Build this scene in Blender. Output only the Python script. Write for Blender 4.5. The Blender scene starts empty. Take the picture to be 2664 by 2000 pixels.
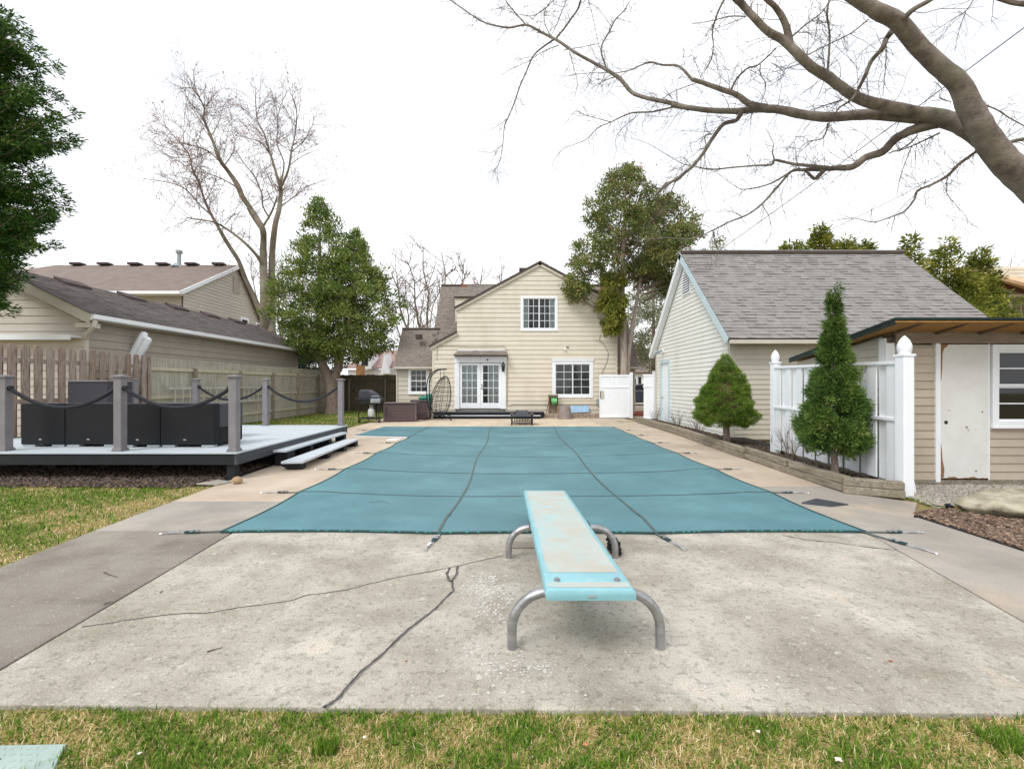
import bpy, math, random
import numpy as np
from mathutils import Vector, Matrix
R = math.radians
SC = bpy.context.scene
COL = SC.collection
# ---------------------------------------------------------------- camera, sky, sun, exposure
F, CZ = 1150.0, 1.44                 # focal length in photo pixels, eye height
cd = bpy.data.cameras.new('camera'); CAM = bpy.data.objects.new('camera', cd); COL.objects.link(CAM)
cd.sensor_width = 36.0; cd.lens = F/2664*36.0; cd.clip_start = .05; cd.clip_end = 900
CAM.location = (0, 0, CZ); CAM.rotation_euler = (R(90), 0, 0); SC.camera = CAM
w = bpy.data.worlds.new('World'); SC.world = w; w.use_nodes = True
nt = w.node_tree; nt.nodes.clear()
wo = nt.nodes.new('ShaderNodeOutputWorld'); bg = nt.nodes.new('ShaderNodeBackground'); bg.inputs['Strength'].default_value = .12
sky = nt.nodes.new('ShaderNodeTexSky'); sky.sky_type = 'NISHITA'; sky.sun_disc = False
SUN_EL, SUN_AZ = R(50), R(-140)       # azimuth measured from +Y towards +X
sky.sun_elevation = SUN_EL; sky.sun_rotation = SUN_AZ
tc = nt.nodes.new('ShaderNodeTexCoord'); mp = nt.nodes.new('ShaderNodeMapping'); mp.inputs['Scale'].default_value = (1, 1, 3.2)
nz = nt.nodes.new('ShaderNodeTexNoise'); nz.inputs['Scale'].default_value = 1.7; nz.inputs['Detail'].default_value = 5
rp = nt.nodes.new('ShaderNodeValToRGB'); rp.color_ramp.elements[0].position = .36; rp.color_ramp.elements[1].position = .52
rp.color_ramp.elements[0].color = (.72, .72, .72, 1); rp.color_ramp.elements[1].color = (1, 1, 1, 1)
mx = nt.nodes.new('ShaderNodeMix'); mx.data_type = 'RGBA'; mx.inputs['B'].default_value = (7.7, 7.85, 8.1, 1)
L = nt.links.new
L(tc.outputs['Generated'], mp.inputs['Vector']); L(mp.outputs[0], nz.inputs['Vector']); L(nz.outputs[0], rp.inputs[0])
L(rp.outputs[0], mx.inputs['Factor']); L(sky.outputs[0], mx.inputs['A']); L(mx.outputs['Result'], bg.inputs['Color']); L(bg.outputs[0], wo.inputs[0])
sl = bpy.data.lights.new('sun', 'SUN'); sl.energy = 1.5; sl.angle = R(22); sl.color = (1, .985, .96)
so = bpy.data.objects.new('sun', sl); COL.objects.link(so)
sd = Vector((math.sin(SUN_AZ)*math.cos(SUN_EL), math.cos(SUN_AZ)*math.cos(SUN_EL), math.sin(SUN_EL)))
so.rotation_euler = sd.to_track_quat('Z', 'Y').to_euler(); so.location = (0, 0, 30)
SC.view_settings.view_transform = 'Standard'; SC.view_settings.look = 'None'; SC.view_settings.exposure = 0.50
SC.view_settings.gamma = 1; SC.view_settings.use_curve_mapping = False
SC.render.engine = 'CYCLES'; SC.cycles.max_bounces = 6; SC.cycles.transparent_max_bounces = 12
SC.cycles.use_fast_gi = False

# ---------------------------------------------------------------- helpers
def at(px, py, d): return Vector(((px-1332)*d/F, d, CZ-(py-1000)*d/F))      # photo pixel at a known distance
def s2l(c): return tuple((v/255/12.92 if v/255 <= .04045 else ((v/255+.055)/1.055)**2.4) for v in c)
def tag(o, label=None, cat=None, group=None, kind=None):
    if label: o['label'] = label
    if cat: o['category'] = cat
    if group: o['group'] = group
    if kind: o['kind'] = kind
    return o
def wpos(o):
    p = Vector((0, 0, 0))
    while o: p = p+o.location; o = o.parent
    return p
def empty(name, loc, label=None, cat=None, group=None, kind=None):
    o = bpy.data.objects.new(name, None); o.empty_display_size = .2; COL.objects.link(o); o.location = loc
    return tag(o, label, cat, group, kind)
class MB:
    def __init__(s): s.v = []; s.f = []; s.a = []; s.sm = False
    def add(s, vs, fs, a=None):
        n = len(s.v); s.v += [tuple(v) for v in vs]; a = random.random() if a is None else a
        s.f += [tuple(i+n for i in f) for f in fs]; s.a += [a]*len(fs); return s
    def box(s, x0, x1, y0, y1, z0, z1, a=None):
        return s.add([(x0,y0,z0),(x1,y0,z0),(x1,y1,z0),(x0,y1,z0),(x0,y0,z1),(x1,y0,z1),(x1,y1,z1),(x0,y1,z1)],
                     [(0,3,2,1),(4,5,6,7),(0,1,5,4),(1,2,6,5),(2,3,7,6),(3,0,4,7)], a)
    def prism(s, pts, vec, a=None):                 # polygon swept along vec
        n = len(pts); v = Vector(vec); q = [Vector(p) for p in pts]
        return s.add(q+[p+v for p in q], [tuple(range(n)), tuple(range(2*n-1, n-1, -1))]+[(i, i+n, (i+1) % n+n, (i+1) % n) for i in range(n)], a)
    def beam(s, p, q, w, h, up=(0, 0, 1), a=None):  # rectangular bar from p to q
        p, q = Vector(p), Vector(q); d = (q-p).normalized(); u = Vector(up)
        sx = d.cross(u).normalized()*w/2; sz = sx.cross(d).normalized()*h/2
        return s.prism([p-sx-sz, p+sx-sz, p+sx+sz, p-sx+sz], q-p, a)
    def tube(s, pts, rs, n=8, cap=True, a=None):
        pts = [Vector(p) for p in pts]; m = len(pts)
        if not hasattr(rs, '__len__'): rs = [rs]*m
        vs = []; ref = None
        for i in range(m):
            d = (pts[min(i+1, m-1)]-pts[max(i-1, 0)])
            d = d.normalized() if d.length > 1e-9 else Vector((0, 0, 1))
            if ref is None: ref = Vector((0, 0, 1)) if abs(d.z) < .9 else Vector((1, 0, 0))
            x = d.cross(ref).normalized(); y = x.cross(d); ref = y
            for k in range(n):
                t = 2*math.pi*k/n; vs.append(pts[i]+(x*math.cos(t)+y*math.sin(t))*rs[i])
        fs = [(i*n+k, i*n+(k+1) % n, (i+1)*n+(k+1) % n, (i+1)*n+k) for i in range(m-1) for k in range(n)]
        if cap: fs += [tuple(range(n-1, -1, -1)), tuple((m-1)*n+k for k in range(n))]
        return s.add(vs, fs, a)
    def lathe(s, c, prof, n=20, a=None):            # prof: (r, z) going up
        c = Vector(c); return s.tube([c+Vector((0, 0, z)) for r, z in prof], [r for r, z in prof], n, True, a)
    def blob(s, c, r, n=10, m=7, rough=0, seed=0, a=None):
        rg = random.Random(seed); vs = []; ph = [rg.uniform(0, 6) for _ in range(6)]
        for i in range(m+1):
            th = math.pi*i/m
            for k in range(n):
                t = 2*math.pi*k/n
                q = 1+rough*(math.sin(2*t+ph[0]+th)+.6*math.sin(3*t+ph[1])*math.sin(2*th+ph[2])+.4*math.sin(5*t+3*th+ph[3]))
                vs.append((c[0]+r[0]*q*math.sin(th)*math.cos(t), c[1]+r[1]*q*math.sin(th)*math.sin(t), c[2]-r[2]*math.cos(th)*q))
        return s.add(vs, [(i*n+k, i*n+(k+1) % n, (i+1)*n+(k+1) % n, (i+1)*n+k) for i in range(m) for k in range(n)], a)
    def build(s, name, m, parent=None, bevel=0, smooth=False, kind=None, label=None, cat=None, group=None, center=True):
        me = bpy.data.meshes.new(name)
        if center and s.v:
            A = np.array(s.v, dtype=np.float64); c = (A.min(0)+A.max(0))/2
            if parent is None: c[2] = A[:, 2].min()
            A = A-c
        else: A = np.array(s.v); c = np.zeros(3)
        me.from_pydata(A.tolist(), [], s.f)
        at_ = me.attributes.new('v', 'FLOAT', 'FACE'); at_.data.foreach_set('value', np.array(s.a, dtype=np.float32))
        if smooth: me.polygons.foreach_set('use_smooth', [True]*len(me.polygons))
        me.materials.append(m)
        o = bpy.data.objects.new(name, me); COL.objects.link(o)
        if parent: o.parent = parent; o.location = Vector(c)-wpos(parent)
        else: o.location = Vector(c)
        if bevel:
            b = o.modifiers.new('bevel', 'BEVEL'); b.width = bevel; b.segments = 2; b.limit_method = 'ANGLE'
        if smooth: 
            try: me.set_sharp_from_angle(angle=R(40))
            except Exception: pass
        return tag(o, label, cat, group, kind)
def inst(src, loc, parent, name=None, rot=None, scale=None):        # a copy sharing mesh data; loc in world
    o = src.copy(); COL.objects.link(o); o.parent = parent
    if name: o.name = name
    o.location = Vector(loc)-(wpos(parent) if parent else Vector((0, 0, 0)))
    if rot is not None: o.rotation_euler = rot
    if scale is not None: o.scale = scale
    return o
def copy_tree(o, parent=None):
    c = o.copy(); COL.objects.link(c); c.parent = parent
    for ch in list(o.children): copy_tree(ch, c)
    return c
def mesh_np(name, V, Fq, att, m, parent=None, kind=None, label=None, cat=None, group=None, smooth=False):
    V = np.asarray(V, dtype=np.float32); Fq = np.asarray(Fq, dtype=np.int32); k = Fq.shape[1]
    c = (V.min(0)+V.max(0))/2
    if parent is None: c[2] = V[:, 2].min()
    me = bpy.data.meshes.new(name); me.vertices.add(len(V)); me.vertices.foreach_set('co', (V-c).ravel())
    me.loops.add(Fq.size); me.loops.foreach_set('vertex_index', Fq.ravel())
    me.polygons.add(len(Fq)); me.polygons.foreach_set('loop_start', np.arange(0, Fq.size, k, dtype=np.int32))
    me.update(calc_edges=True)
    a_ = me.attributes.new('v', 'FLOAT', 'FACE'); a_.data.foreach_set('value', np.asarray(att, dtype=np.float32))
    if smooth: me.polygons.foreach_set('use_smooth', np.ones(len(Fq), dtype=bool))
    me.materials.append(m); o = bpy.data.objects.new(name, me); COL.objects.link(o)
    c = Vector([float(x) for x in c])
    if parent: o.parent = parent; o.location = c-wpos(parent)
    else: o.location = c
    return tag(o, label, cat, group, kind)

# ---------------------------------------------------------------- materials
MATS = {}
def mat(name, cols, rough=.75, scale=6, detail=6, stretch=(1, 1, 1), ramp=(.35, .65), vary=.15, bump=0, bscale=40, metal=0,
        fine=0, fscale=150, trans=0, spec=None, layers=(), hue=0, emit=0, weave=0):
    """cols: sRGB colours mixed by noise; vary: brightness change from piece to piece; layers: (colour, scale, lo, hi, amount, stretch) stains"""
    m = bpy.data.materials.new(name); m.use_nodes = True; n = m.node_tree.nodes; l = m.node_tree.links.new
    b = n['Principled BSDF']; b.inputs['Roughness'].default_value = rough; b.inputs['Metallic'].default_value = metal
    if spec is not None: b.inputs['Specular IOR Level'].default_value = spec
    g = n.new('ShaderNodeNewGeometry')
    def noise(sc, st=(1, 1, 1), det=6, ro=.6):
        mp_ = n.new('ShaderNodeMapping'); mp_.inputs['Scale'].default_value = st; l(g.outputs['Position'], mp_.inputs['Vector'])
        z = n.new('ShaderNodeTexNoise'); z.inputs['Scale'].default_value = sc; z.inputs['Detail'].default_value = det
        z.inputs['Roughness'].default_value = ro; l(mp_.outputs[0], z.inputs['Vector']); return z.outputs[0]
    cr = n.new('ShaderNodeValToRGB'); e = cr.color_ramp.elements; k = len(cols)
    e[0].position = ramp[0]; e[1].position = ramp[1]; e[0].color = (*s2l(cols[0]), 1); e[1].color = (*s2l(cols[-1]), 1)
    for i in range(1, k-1):
        q = e.new(ramp[0]+(ramp[1]-ramp[0])*i/(k-1)); q.color = (*s2l(cols[i]), 1)
    l(noise(scale, stretch, detail), cr.inputs[0]); col = cr.outputs[0]
    def mixc(a, bcol, fac, mode='MIX'):
        x = n.new('ShaderNodeMix'); x.data_type = 'RGBA'; x.blend_type = mode
        if isinstance(fac, float): x.inputs['Factor'].default_value = fac
        else: l(fac, x.inputs['Factor'])
        l(a, x.inputs['A'])
        if isinstance(bcol, tuple): x.inputs['B'].default_value = (*bcol, 1)
        else: l(bcol, x.inputs['B'])
        return x.outputs['Result']
    def rng_(src, lo, hi, a, b_):
        x = n.new('ShaderNodeMapRange'); x.inputs[1].default_value = lo; x.inputs[2].default_value = hi; x.inputs[3].default_value = a; x.inputs[4].default_value = b_
        l(src, x.inputs[0]); return x.outputs[0]
    for lc, sc, lo, hi, am, st in layers: col = mixc(col, s2l(lc), rng_(noise(sc, st), lo, hi, 0, am))
    if vary or hue:
        at_ = n.new('ShaderNodeAttribute'); at_.attribute_name = 'v'; oi = n.new('ShaderNodeObjectInfo')
        ad = n.new('ShaderNodeMath'); ad.operation = 'ADD'; l(at_.outputs['Fac'], ad.inputs[0]); l(oi.outputs['Random'], ad.inputs[1])
        fr = n.new('ShaderNodeMath'); fr.operation = 'FRACT'; l(ad.outputs[0], fr.inputs[0])
        hs = n.new('ShaderNodeHueSaturation'); l(rng_(fr.outputs[0], 0, 1, 1-vary, 1+vary), hs.inputs['Value']); l(col, hs.inputs['Color'])
        if hue: l(rng_(fr.outputs[0], 0, 1, 1+hue, 1-hue), hs.inputs['Saturation'])
        col = hs.outputs[0]
    if fine:
        hs = n.new('ShaderNodeHueSaturation'); l(rng_(noise(fscale, (1, 1, 1), 2, .7), .3, .7, 1-fine, 1+fine), hs.inputs['Value']); l(col, hs.inputs['Color']); col = hs.outputs[0]
    if weave:
        wv = n.new('ShaderNodeTexChecker'); wv.inputs['Scale'].default_value = weave; l(g.outputs['Position'], wv.inputs[0])
        hs = n.new('ShaderNodeHueSaturation'); l(rng_(wv.outputs['Fac'], 0, 1, .93, 1.07), hs.inputs['Value']); l(col, hs.inputs['Color']); col = hs.outputs[0]
    l(col, b.inputs['Base Color'])
    if bump:
        bp = n.new('ShaderNodeBump'); bp.inputs['Strength'].default_value = min(1, bump); bp.inputs['Distance'].default_value = .01
        l(noise(bscale, stretch, 4), bp.inputs['Height']); l(bp.outputs[0], b.inputs['Normal'])
    if trans:
        tr = n.new('ShaderNodeBsdfTranslucent'); l(col, tr.inputs[0]); ms = n.new('ShaderNodeMixShader'); ms.inputs[0].default_value = trans
        l(b.outputs[0], ms.inputs[1]); l(tr.outputs[0], ms.inputs[2]); l(ms.outputs[0], n['Material Output'].inputs[0])
    if emit:
        l(col, b.inputs['Emission Color']); b.inputs['Emission Strength'].default_value = emit
    MATS[name] = m; return m
def leafmat(name, cols, trans=.25, rough=.7):        # colour from the per-clump / per-leaf value
    m = bpy.data.materials.new(name); m.use_nodes = True; n = m.node_tree.nodes; l = m.node_tree.links.new; b = n['Principled BSDF']
    b.inputs['Roughness'].default_value = rough; b.inputs['Specular IOR Level'].default_value = .25
    a_ = n.new('ShaderNodeAttribute'); a_.attribute_name = 'v'; cr = n.new('ShaderNodeValToRGB'); e = cr.color_ramp.elements
    e[0].color = (*s2l(cols[0]), 1); e[1].color = (*s2l(cols[-1]), 1); k = len(cols)
    for i in range(1, k-1): q = e.new(i/(k-1)); q.color = (*s2l(cols[i]), 1)
    l(a_.outputs['Fac'], cr.inputs[0]); l(cr.outputs[0], b.inputs['Base Color'])
    tr = n.new('ShaderNodeBsdfTranslucent'); l(cr.outputs[0], tr.inputs[0]); ms = n.new('ShaderNodeMixShader'); ms.inputs[0].default_value = trans
    l(b.outputs[0], ms.inputs[1]); l(tr.outputs[0], ms.inputs[2]); l(ms.outputs[0], n['Material Output'].inputs[0]); return m
def glassmat(name, tint, rough=.03, clear=.5):
    m = bpy.data.materials.new(name); m.use_nodes = True; n = m.node_tree.nodes; l = m.node_tree.links.new; n.remove(n['Principled BSDF'])
    t = n.new('ShaderNodeBsdfTransparent'); t.inputs[0].default_value = (*tint, 1); g = n.new('ShaderNodeBsdfGlossy'); g.inputs['Roughness'].default_value = rough
    fr = n.new('ShaderNodeFresnel'); fr.inputs[0].default_value = 1.6; ms = n.new('ShaderNodeMixShader'); l(fr.outputs[0], ms.inputs[0])
    l(t.outputs[0], ms.inputs[1]); l(g.outputs[0], ms.inputs[2]); l(ms.outputs[0], n['Material Output'].inputs[0]); return m
Y_, X_ = (1, 1, 1), (1, 1, 1)
m_cream = mat('cream_siding', [(208, 199, 180), (215, 206, 188)], .65, 2, vary=.03, layers=[((170, 158, 130), 1.1, .52, .75, .25, (1, 1, .3))])
m_creamlit = mat('lit_gable_siding', [(222, 221, 214), (228, 227, 221)], .5, 2, vary=.02, layers=[((176, 180, 148), .9, .55, .8, .3, (1, 1, .4))])  # garage siding with the brighter light on the gable painted in
m_tan = mat('tan_siding', [(190, 184, 170), (198, 192, 178)], .6, 2, vary=.04)
m_shed = mat('shed_siding', [(176, 162, 144), (186, 173, 155)], .5, 2, vary=.07)
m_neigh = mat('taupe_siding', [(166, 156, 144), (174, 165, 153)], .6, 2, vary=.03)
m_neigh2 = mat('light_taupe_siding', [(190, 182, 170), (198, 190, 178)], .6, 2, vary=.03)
m_white = mat('white_paint', [(234, 237, 240), (239, 241, 244)], .45, 3, vary=.015)
m_vinyl = mat('white_vinyl', [(238, 241, 245), (242, 245, 248)], .3, 2, vary=.01, layers=[((196, 202, 200), 2.5, .55, .8, .35, (1, 1, .3))])
m_blueish = mat('pale_blue_trim', [(186, 204, 210), (198, 214, 218)], .5, 4, vary=.03)
m_brownroof = mat('house_shingle', [(116, 106, 98), (136, 126, 117)], .9, 9, vary=.09, fine=.12, fscale=90)
m_greyroof = mat('garage_shingle', [(124, 120, 117), (140, 136, 133)], .9, 3, vary=.065, fine=.12, fscale=120, layers=[((156, 148, 142), 2.2, .55, .7, .25, (1, 1, 1))])
m_neighroof = mat('dark_brown_shingle', [(80, 73, 71), (98, 90, 87)], .95, 2, vary=.13, fine=.2, fscale=60, layers=[((70, 62, 60), 1.5, .5, .7, .4, (1, 1, 1))])
m_neighroof2 = mat('faded_brown_shingle', [(118, 104, 97), (132, 118, 110)], .95, 2, vary=.05, fine=.12, fscale=40)
m_tanroof = mat('tan_shingle', [(196, 160, 128), (212, 178, 144)], .9, 6, vary=.08)
m_drip = mat('dark_roof_edge', [(62, 50, 46), (74, 62, 56)], .7, 8)
m_flash = mat('ridge_vent_brown', [(66, 54, 54), (80, 66, 64)], .8, 8)
m_black = mat('black_plastic', [(18, 19, 22), (26, 27, 31)], .45, 20, vary=.05)
m_wicker = mat('black_wicker', [(10, 10, 13), (17, 17, 21)], .85, spec=.2, scale=60, detail=6, ramp=(.35, .65)) if False else mat('black_wicker', [(10, 10, 13), (17, 17, 21)], .85, 60, vary=.1, bump=.6, bscale=160, stretch=(1, 1, 3))
m_greylitwicker = mat('grey_and_lit_wicker', [(50, 50, 58), (60, 60, 68)], .5, 40, vary=.1, bump=.5, bscale=160)  # cabinet's own grey; on the sofa side it paints light onto black wicker
m_charcoal = mat('charcoal_paint', [(16, 18, 22), (24, 26, 31)], .7, 6, vary=.05)
m_slate = mat('slate_paint', [(54, 56, 64), (66, 68, 76)], .5, 5, vary=.05, layers=[((120, 122, 128), 6, .6, .75, .3, (1, 1, 1))])
m_postgrey = mat('grey_post_sleeve', [(120, 116, 118), (132, 128, 131)], .5, 5, vary=.02)
m_deckboard = mat('pale_deck_board', [(178, 186, 191), (194, 201, 206)], .6, 3, vary=.03, stretch=(.5, 6, 1), fine=.03, fscale=60)
m_rope = mat('black_rope', [(26, 27, 34), (44, 45, 54)], .8, 60, vary=.1)
m_picket = mat('brown_weathered_wood', [(120, 102, 92), (150, 132, 120), (160, 146, 134)], .9, 5, stretch=(8, 8, .8), vary=.13, hue=.25, bump=.3, bscale=30)
m_palefence = mat('pale_grey_green_wood', [(150, 146, 132), (170, 167, 154), (182, 179, 168)], .9, 4, stretch=(8, 8, .6), vary=.09, bump=.3, bscale=30, layers=[((130, 128, 84), 2, .5, .7, .4, (1, 1, 2.5))])
m_darkfence = mat('dark_mossy_wood', [(84, 76, 62), (110, 101, 84)], .9, 4, stretch=(8, 8, .6), vary=.15, layers=[((66, 70, 44), 2, .5, .7, .5, (1, 1, 1))])
m_timber = mat('weathered_timber', [(116, 106, 92), (142, 132, 117), (158, 148, 133)], .9, 3, stretch=(10, 1.2, 12), vary=.1, bump=.5, bscale=26, layers=[((112, 106, 70), 3, .5, .7, .45, (1, 1, 1)), ((74, 64, 52), 7, .62, .74, .7, (8, .8, 20))])
m_osb = mat('bare_roof_sheathing', [(150, 108, 54), (176, 132, 70)], .8, 12, stretch=(1, 3, 1), vary=.06)
m_rafter = mat('dark_rafter', [(92, 72, 56), (118, 94, 74)], .85, 8)
m_shedband = mat('brown_fascia_board', [(126, 113, 98), (146, 133, 118)], .8, 4, stretch=(.6, 3, 3), vary=.04)
m_greenedge = mat('green_roof_felt', [(26, 38, 36), (38, 52, 48)], .8, 8)
m_rust = mat('rusty_edge', [(150, 112, 74), (118, 82, 56)], .8, 20)
m_maroon = mat('maroon_trim', [(96, 58, 62), (112, 72, 74)], .7, 10)
m_brick = mat('beige_block', [(150, 132, 118), (172, 155, 140)], .9, 12, vary=.16, bump=.5)
m_redbrick = mat('red_brick', [(128, 70, 60), (150, 92, 80)], .9, 12, vary=.12)
m_paver = mat('sandy_paver', [(192, 174, 151), (208, 192, 170)], .85, 2.2, vary=.06, fine=.06, fscale=60, layers=[((186, 164, 138), 1.2, .5, .7, .4, (1, 1, 1))])
m_conc = mat('weathered_concrete', [(142, 134, 121), (168, 161, 148), (194, 188, 176)], .88, 1.5, detail=12, ramp=(.28, .66), vary=0, fine=.24, fscale=110, bump=.8, bscale=60,
    layers=[((118, 111, 94), .9, .50, .68, .5, (.7, 1.6, 1)), ((122, 116, 102), 7, .52, .66, .42, (1, 1, 1)), ((106, 101, 90), 26, .54, .62, .45, (1, 1, 1)), ((214, 211, 202), 14, .60, .68, .5, (1, 1, 1)), ((206, 202, 192), 60, .58, .66, .5, (1, 1, 1)),
            ((208, 178, 156), 1.5, .62, .72, .4, (1, 1, 1)), ((86, 82, 72), 55, .62, .72, .5, (1, 1, 1))])
m_path = mat('grey_side_path', [(120, 112, 102), (141, 133, 122), (153, 146, 134)], .9, 1.4, detail=10, vary=0, fine=.26, fscale=130, bump=.9, bscale=110,
    layers=[((112, 102, 96), .8, .52, .68, .6, (1, 1, 1)), ((206, 200, 190), 38, .62, .68, .7, (1, 1, 1)), ((98, 92, 88), 3, .55, .72, .4, (.5, 2, 1)), ((90, 82, 76), 55, .62, .7, .4, (1, 1, 1))])
m_deckconc = mat('sandy_pool_deck', [(176, 160, 141), (194, 179, 160)], .88, 1.3, detail=10, vary=0, fine=.2, fscale=110, bump=.6, bscale=90, layers=[((158, 142, 124), .7, .5, .7, .5, (1, 1, 1))])
m_rightpath = mat('grey_right_path', [(146, 139, 130), (168, 161, 152)], .88, 1.6, detail=10, vary=0, fine=.22, fscale=120, bump=.7, bscale=90,
    layers=[((140, 130, 118), .8, .52, .7, .5, (1, 1, 1)), ((196, 176, 152), 1.1, .52, .68, .5, (1, 1, 1))])
m_filler = mat('crack_filler', [(96, 93, 88), (122, 118, 112)], .8, 30, detail=4, vary=.05)
m_soil = mat('lawn_soil', [(120, 104, 66), (142, 124, 82), (112, 118, 56)], .95, 5, detail=10, vary=0, fine=.25, fscale=120, bump=1, bscale=60)
m_mulchbed = mat('mulch_soil', [(26, 22, 19), (44, 37, 32)], .95, 9, vary=0, fine=.3, fscale=60, bump=1)  # near-black tone paints in the shade beneath the raised deck
m_mulch = mat('bark_chips', [(44, 35, 30), (76, 61, 52), (124, 106, 92)], .9, 30, vary=.35)  # bark colour darkened to stand in for the deck's shade
m_mulch2 = mat('brown_bark_chips', [(74, 57, 47), (112, 90, 75), (158, 136, 116)], .9, 30, vary=.35)
m_gravel = mat('pale_gravel', [(140, 130, 118), (188, 182, 172)], .9, 30, vary=.25)
m_rock = mat('sandstone_rock', [(132, 122, 104), (170, 161, 140), (188, 181, 162)], .9, 5, detail=10, vary=0, fine=.1, fscale=60, bump=1, bscale=22, layers=[((112, 104, 84), 6, .55, .7, .5, (1, 1, 4))])
m_stone = mat('round_tan_stone', [(150, 124, 96), (172, 146, 116)], .8, 14, vary=0, bump=.3)
m_cover = mat('teal_pool_cover', [(76, 119, 127), (86, 129, 137)], .55, 1.2, vary=0, fine=.05, fscale=120, weave=60, layers=[((102, 150, 156), .6, .5, .72, .5, (1, 1, 1)), ((104, 148, 152), 30, .64, .7, .4, (1, 1, 1))])
m_strap = mat('dark_strap', [(62, 80, 80), (92, 108, 106)], .7, 60, vary=.08)
m_hem = mat('dark_green_hem', [(24, 56, 58), (34, 74, 74)], .7, 50, vary=.1)
m_hemtick = mat('hem_stitch', [(60, 150, 142), (80, 168, 156)], .7, 50, vary=.1)
m_steel = mat('dull_steel_tube', [(150, 150, 152), (178, 178, 180)], .42, 9, metal=.85, vary=0, stretch=(1, 1, 3), layers=[((92, 88, 86), 14, .55, .7, .5, (1, 1, 1))])
m_chrome = mat('chrome_buckle', [(196, 198, 202), (212, 214, 218)], .25, 9, metal=.9, vary=0)
m_bark = mat('grey_bark', [(104, 93, 85), (130, 119, 109), (148, 138, 127)], .9, 6, stretch=(1, 1, 1), vary=0, bump=1, bscale=34, layers=[((92, 96, 72), 2.5, .5, .68, .45, (1, 1, 1)), ((72, 60, 54), 9, .58, .7, .5, (1, 1, 1))])
m_twig = mat('fine_twig', [(84, 72, 68), (104, 92, 86)], .9, 6, vary=.1)
m_maplebark = mat('maple_bark', [(116, 106, 92), (140, 131, 114)], .9, 2, vary=0, bump=.4, layers=[((100, 98, 72), 1, .5, .65, .4, (1, 1, 1))])
m_mapletwig = mat('reddish_twig', [(120, 106, 98), (142, 124, 114)], .9, 2, vary=.15)
m_bud = mat('red_buds', [(150, 96, 88), (172, 118, 106)], .9, 2, vary=.2)
m_cedarbark = mat('cedar_bark', [(122, 104, 92), (152, 136, 124), (110, 92, 80)], .95, 3, stretch=(5, 5, .7), vary=0, bump=1, bscale=14)
m_interior = mat('dark_room', [(30, 31, 34), (42, 43, 46)], .9, 3, vary=0)
m_curtain = mat('pale_curtain', [(186, 192, 192), (206, 211, 211)], .8, 6, stretch=(14, 1, .5), vary=0)
m_blind = mat('blind_slats', [(170, 170, 168), (186, 186, 184)], .6, 4, vary=.06)
m_glass = glassmat('window_glass', (.86, .9, .9))
m_green = mat('green_hose', [(96, 168, 104), (124, 196, 128)], .45, 12, vary=.05)
m_teal = mat('green_tarp', [(24, 110, 92), (40, 136, 116)], .5, 12, vary=.05)
m_brownbox = mat('dark_brown_resin', [(76, 62, 62), (92, 76, 75)], .6, 14, stretch=(1, 1, 6), vary=.06)
m_brownlid = mat('brown_resin_lid', [(90, 78, 80), (104, 92, 93)], .5, 8, vary=.03)
m_pot = mat('taupe_pot', [(124, 112, 106), (138, 127, 120)], .6, 5, vary=.02)
m_bluepanel = mat('blue_tarp_panel', [(122, 158, 190), (164, 194, 218)], .5, 7, stretch=(9, 1, .6), vary=.05)
m_tank = mat('white_gas_tank', [(200, 202, 200), (214, 216, 214)], .35, 4, vary=0)
m_car = mat('dark_car_paint', [(48, 54, 70), (58, 64, 82)], .2, 4, vary=0)
m_util = mat('grey_utility_box', [(148, 158, 160), (164, 172, 174)], .5, 4, vary=0)
m_plate = mat('pale_green_plate', [(150, 168, 160), (170, 186, 178)], .6, 3, vary=0, fine=.04, fscale=200)
m_alum = mat('aluminium_ladder', [(178, 178, 172), (196, 196, 190)], .45, 4, metal=.3, vary=.05)
m_yellow = mat('yellow_bush', [(190, 170, 40), (150, 150, 40)], .9, 9, vary=.2)
m_wood = mat('orange_wood', [(150, 106, 66), (178, 132, 88)], .7, 7, vary=.05)
m_aqua = None
rng = random.Random(7); random.seed(11); NR = np.random.default_rng(5)
# ================================================================ GROUND
PX0, PX1, PY0, PY1 = -2.45, 3.05, 4.8, 14.7          # pool opening
g = MB()
for x0, x1, y0, y1 in ((-300, PX0, -60, 500), (PX1, 300, -60, 500), (PX0, PX1, -60, PY0), (PX0, PX1, PY1, 500)):
    g.add([(x0, y0, -.025), (x1, y0, -.025), (x1, y1, -.025), (x0, y1, -.025)], [(0, 1, 2, 3)], .5)
g.build('ground', m_soil, kind='structure', center=False)
g = MB(); g.box(PX0-.1, PX1+.1, PY0-.1, PY1+.1, -1.3, -1.2)
for a in ((PX0-.12, PX0, PY0-.12, PY1+.12), (PX1, PX1+.12, PY0-.12, PY1+.12), (PX0, PX1, PY0-.12, PY0), (PX0, PX1, PY1, PY1+.12)): g.box(*a, -1.2, -.03)
g.build('pool_basin', m_rightpath, kind='structure')
def slab(name, pts, m, z=0, th=.11):
    b = MB(); b.prism([(x, y, z-th) for x, y in pts], (0, 0, th), .5); return b.build(name, m, kind='structure', bevel=.006)
def swell(x):                                           # slab boundary follows the photo
    return x
SL = [(-2.50, 1.995), (2.93, 1.93), (3.10, 2.67), (3.42, 4.17), (3.44, 4.79), (-2.78, 4.79), (-2.715, 4.35), (-2.58, 2.22)]
pad = slab('concrete_pad', SL, m_conc)
slab('side_path', [(-3.98, 2.0), (-2.515, 1.995), (-2.595, 2.22), (-2.73, 4.345), (-4.12, 4.345), (-4.04, 3.486)], m_path)
slab('side_path', [(-4.12, 4.357), (-2.73, 4.357), (-2.795, 4.80), (-2.46, 4.80), (-2.46, 5.45), (-4.19, 5.45)], m_rightpath)
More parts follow.
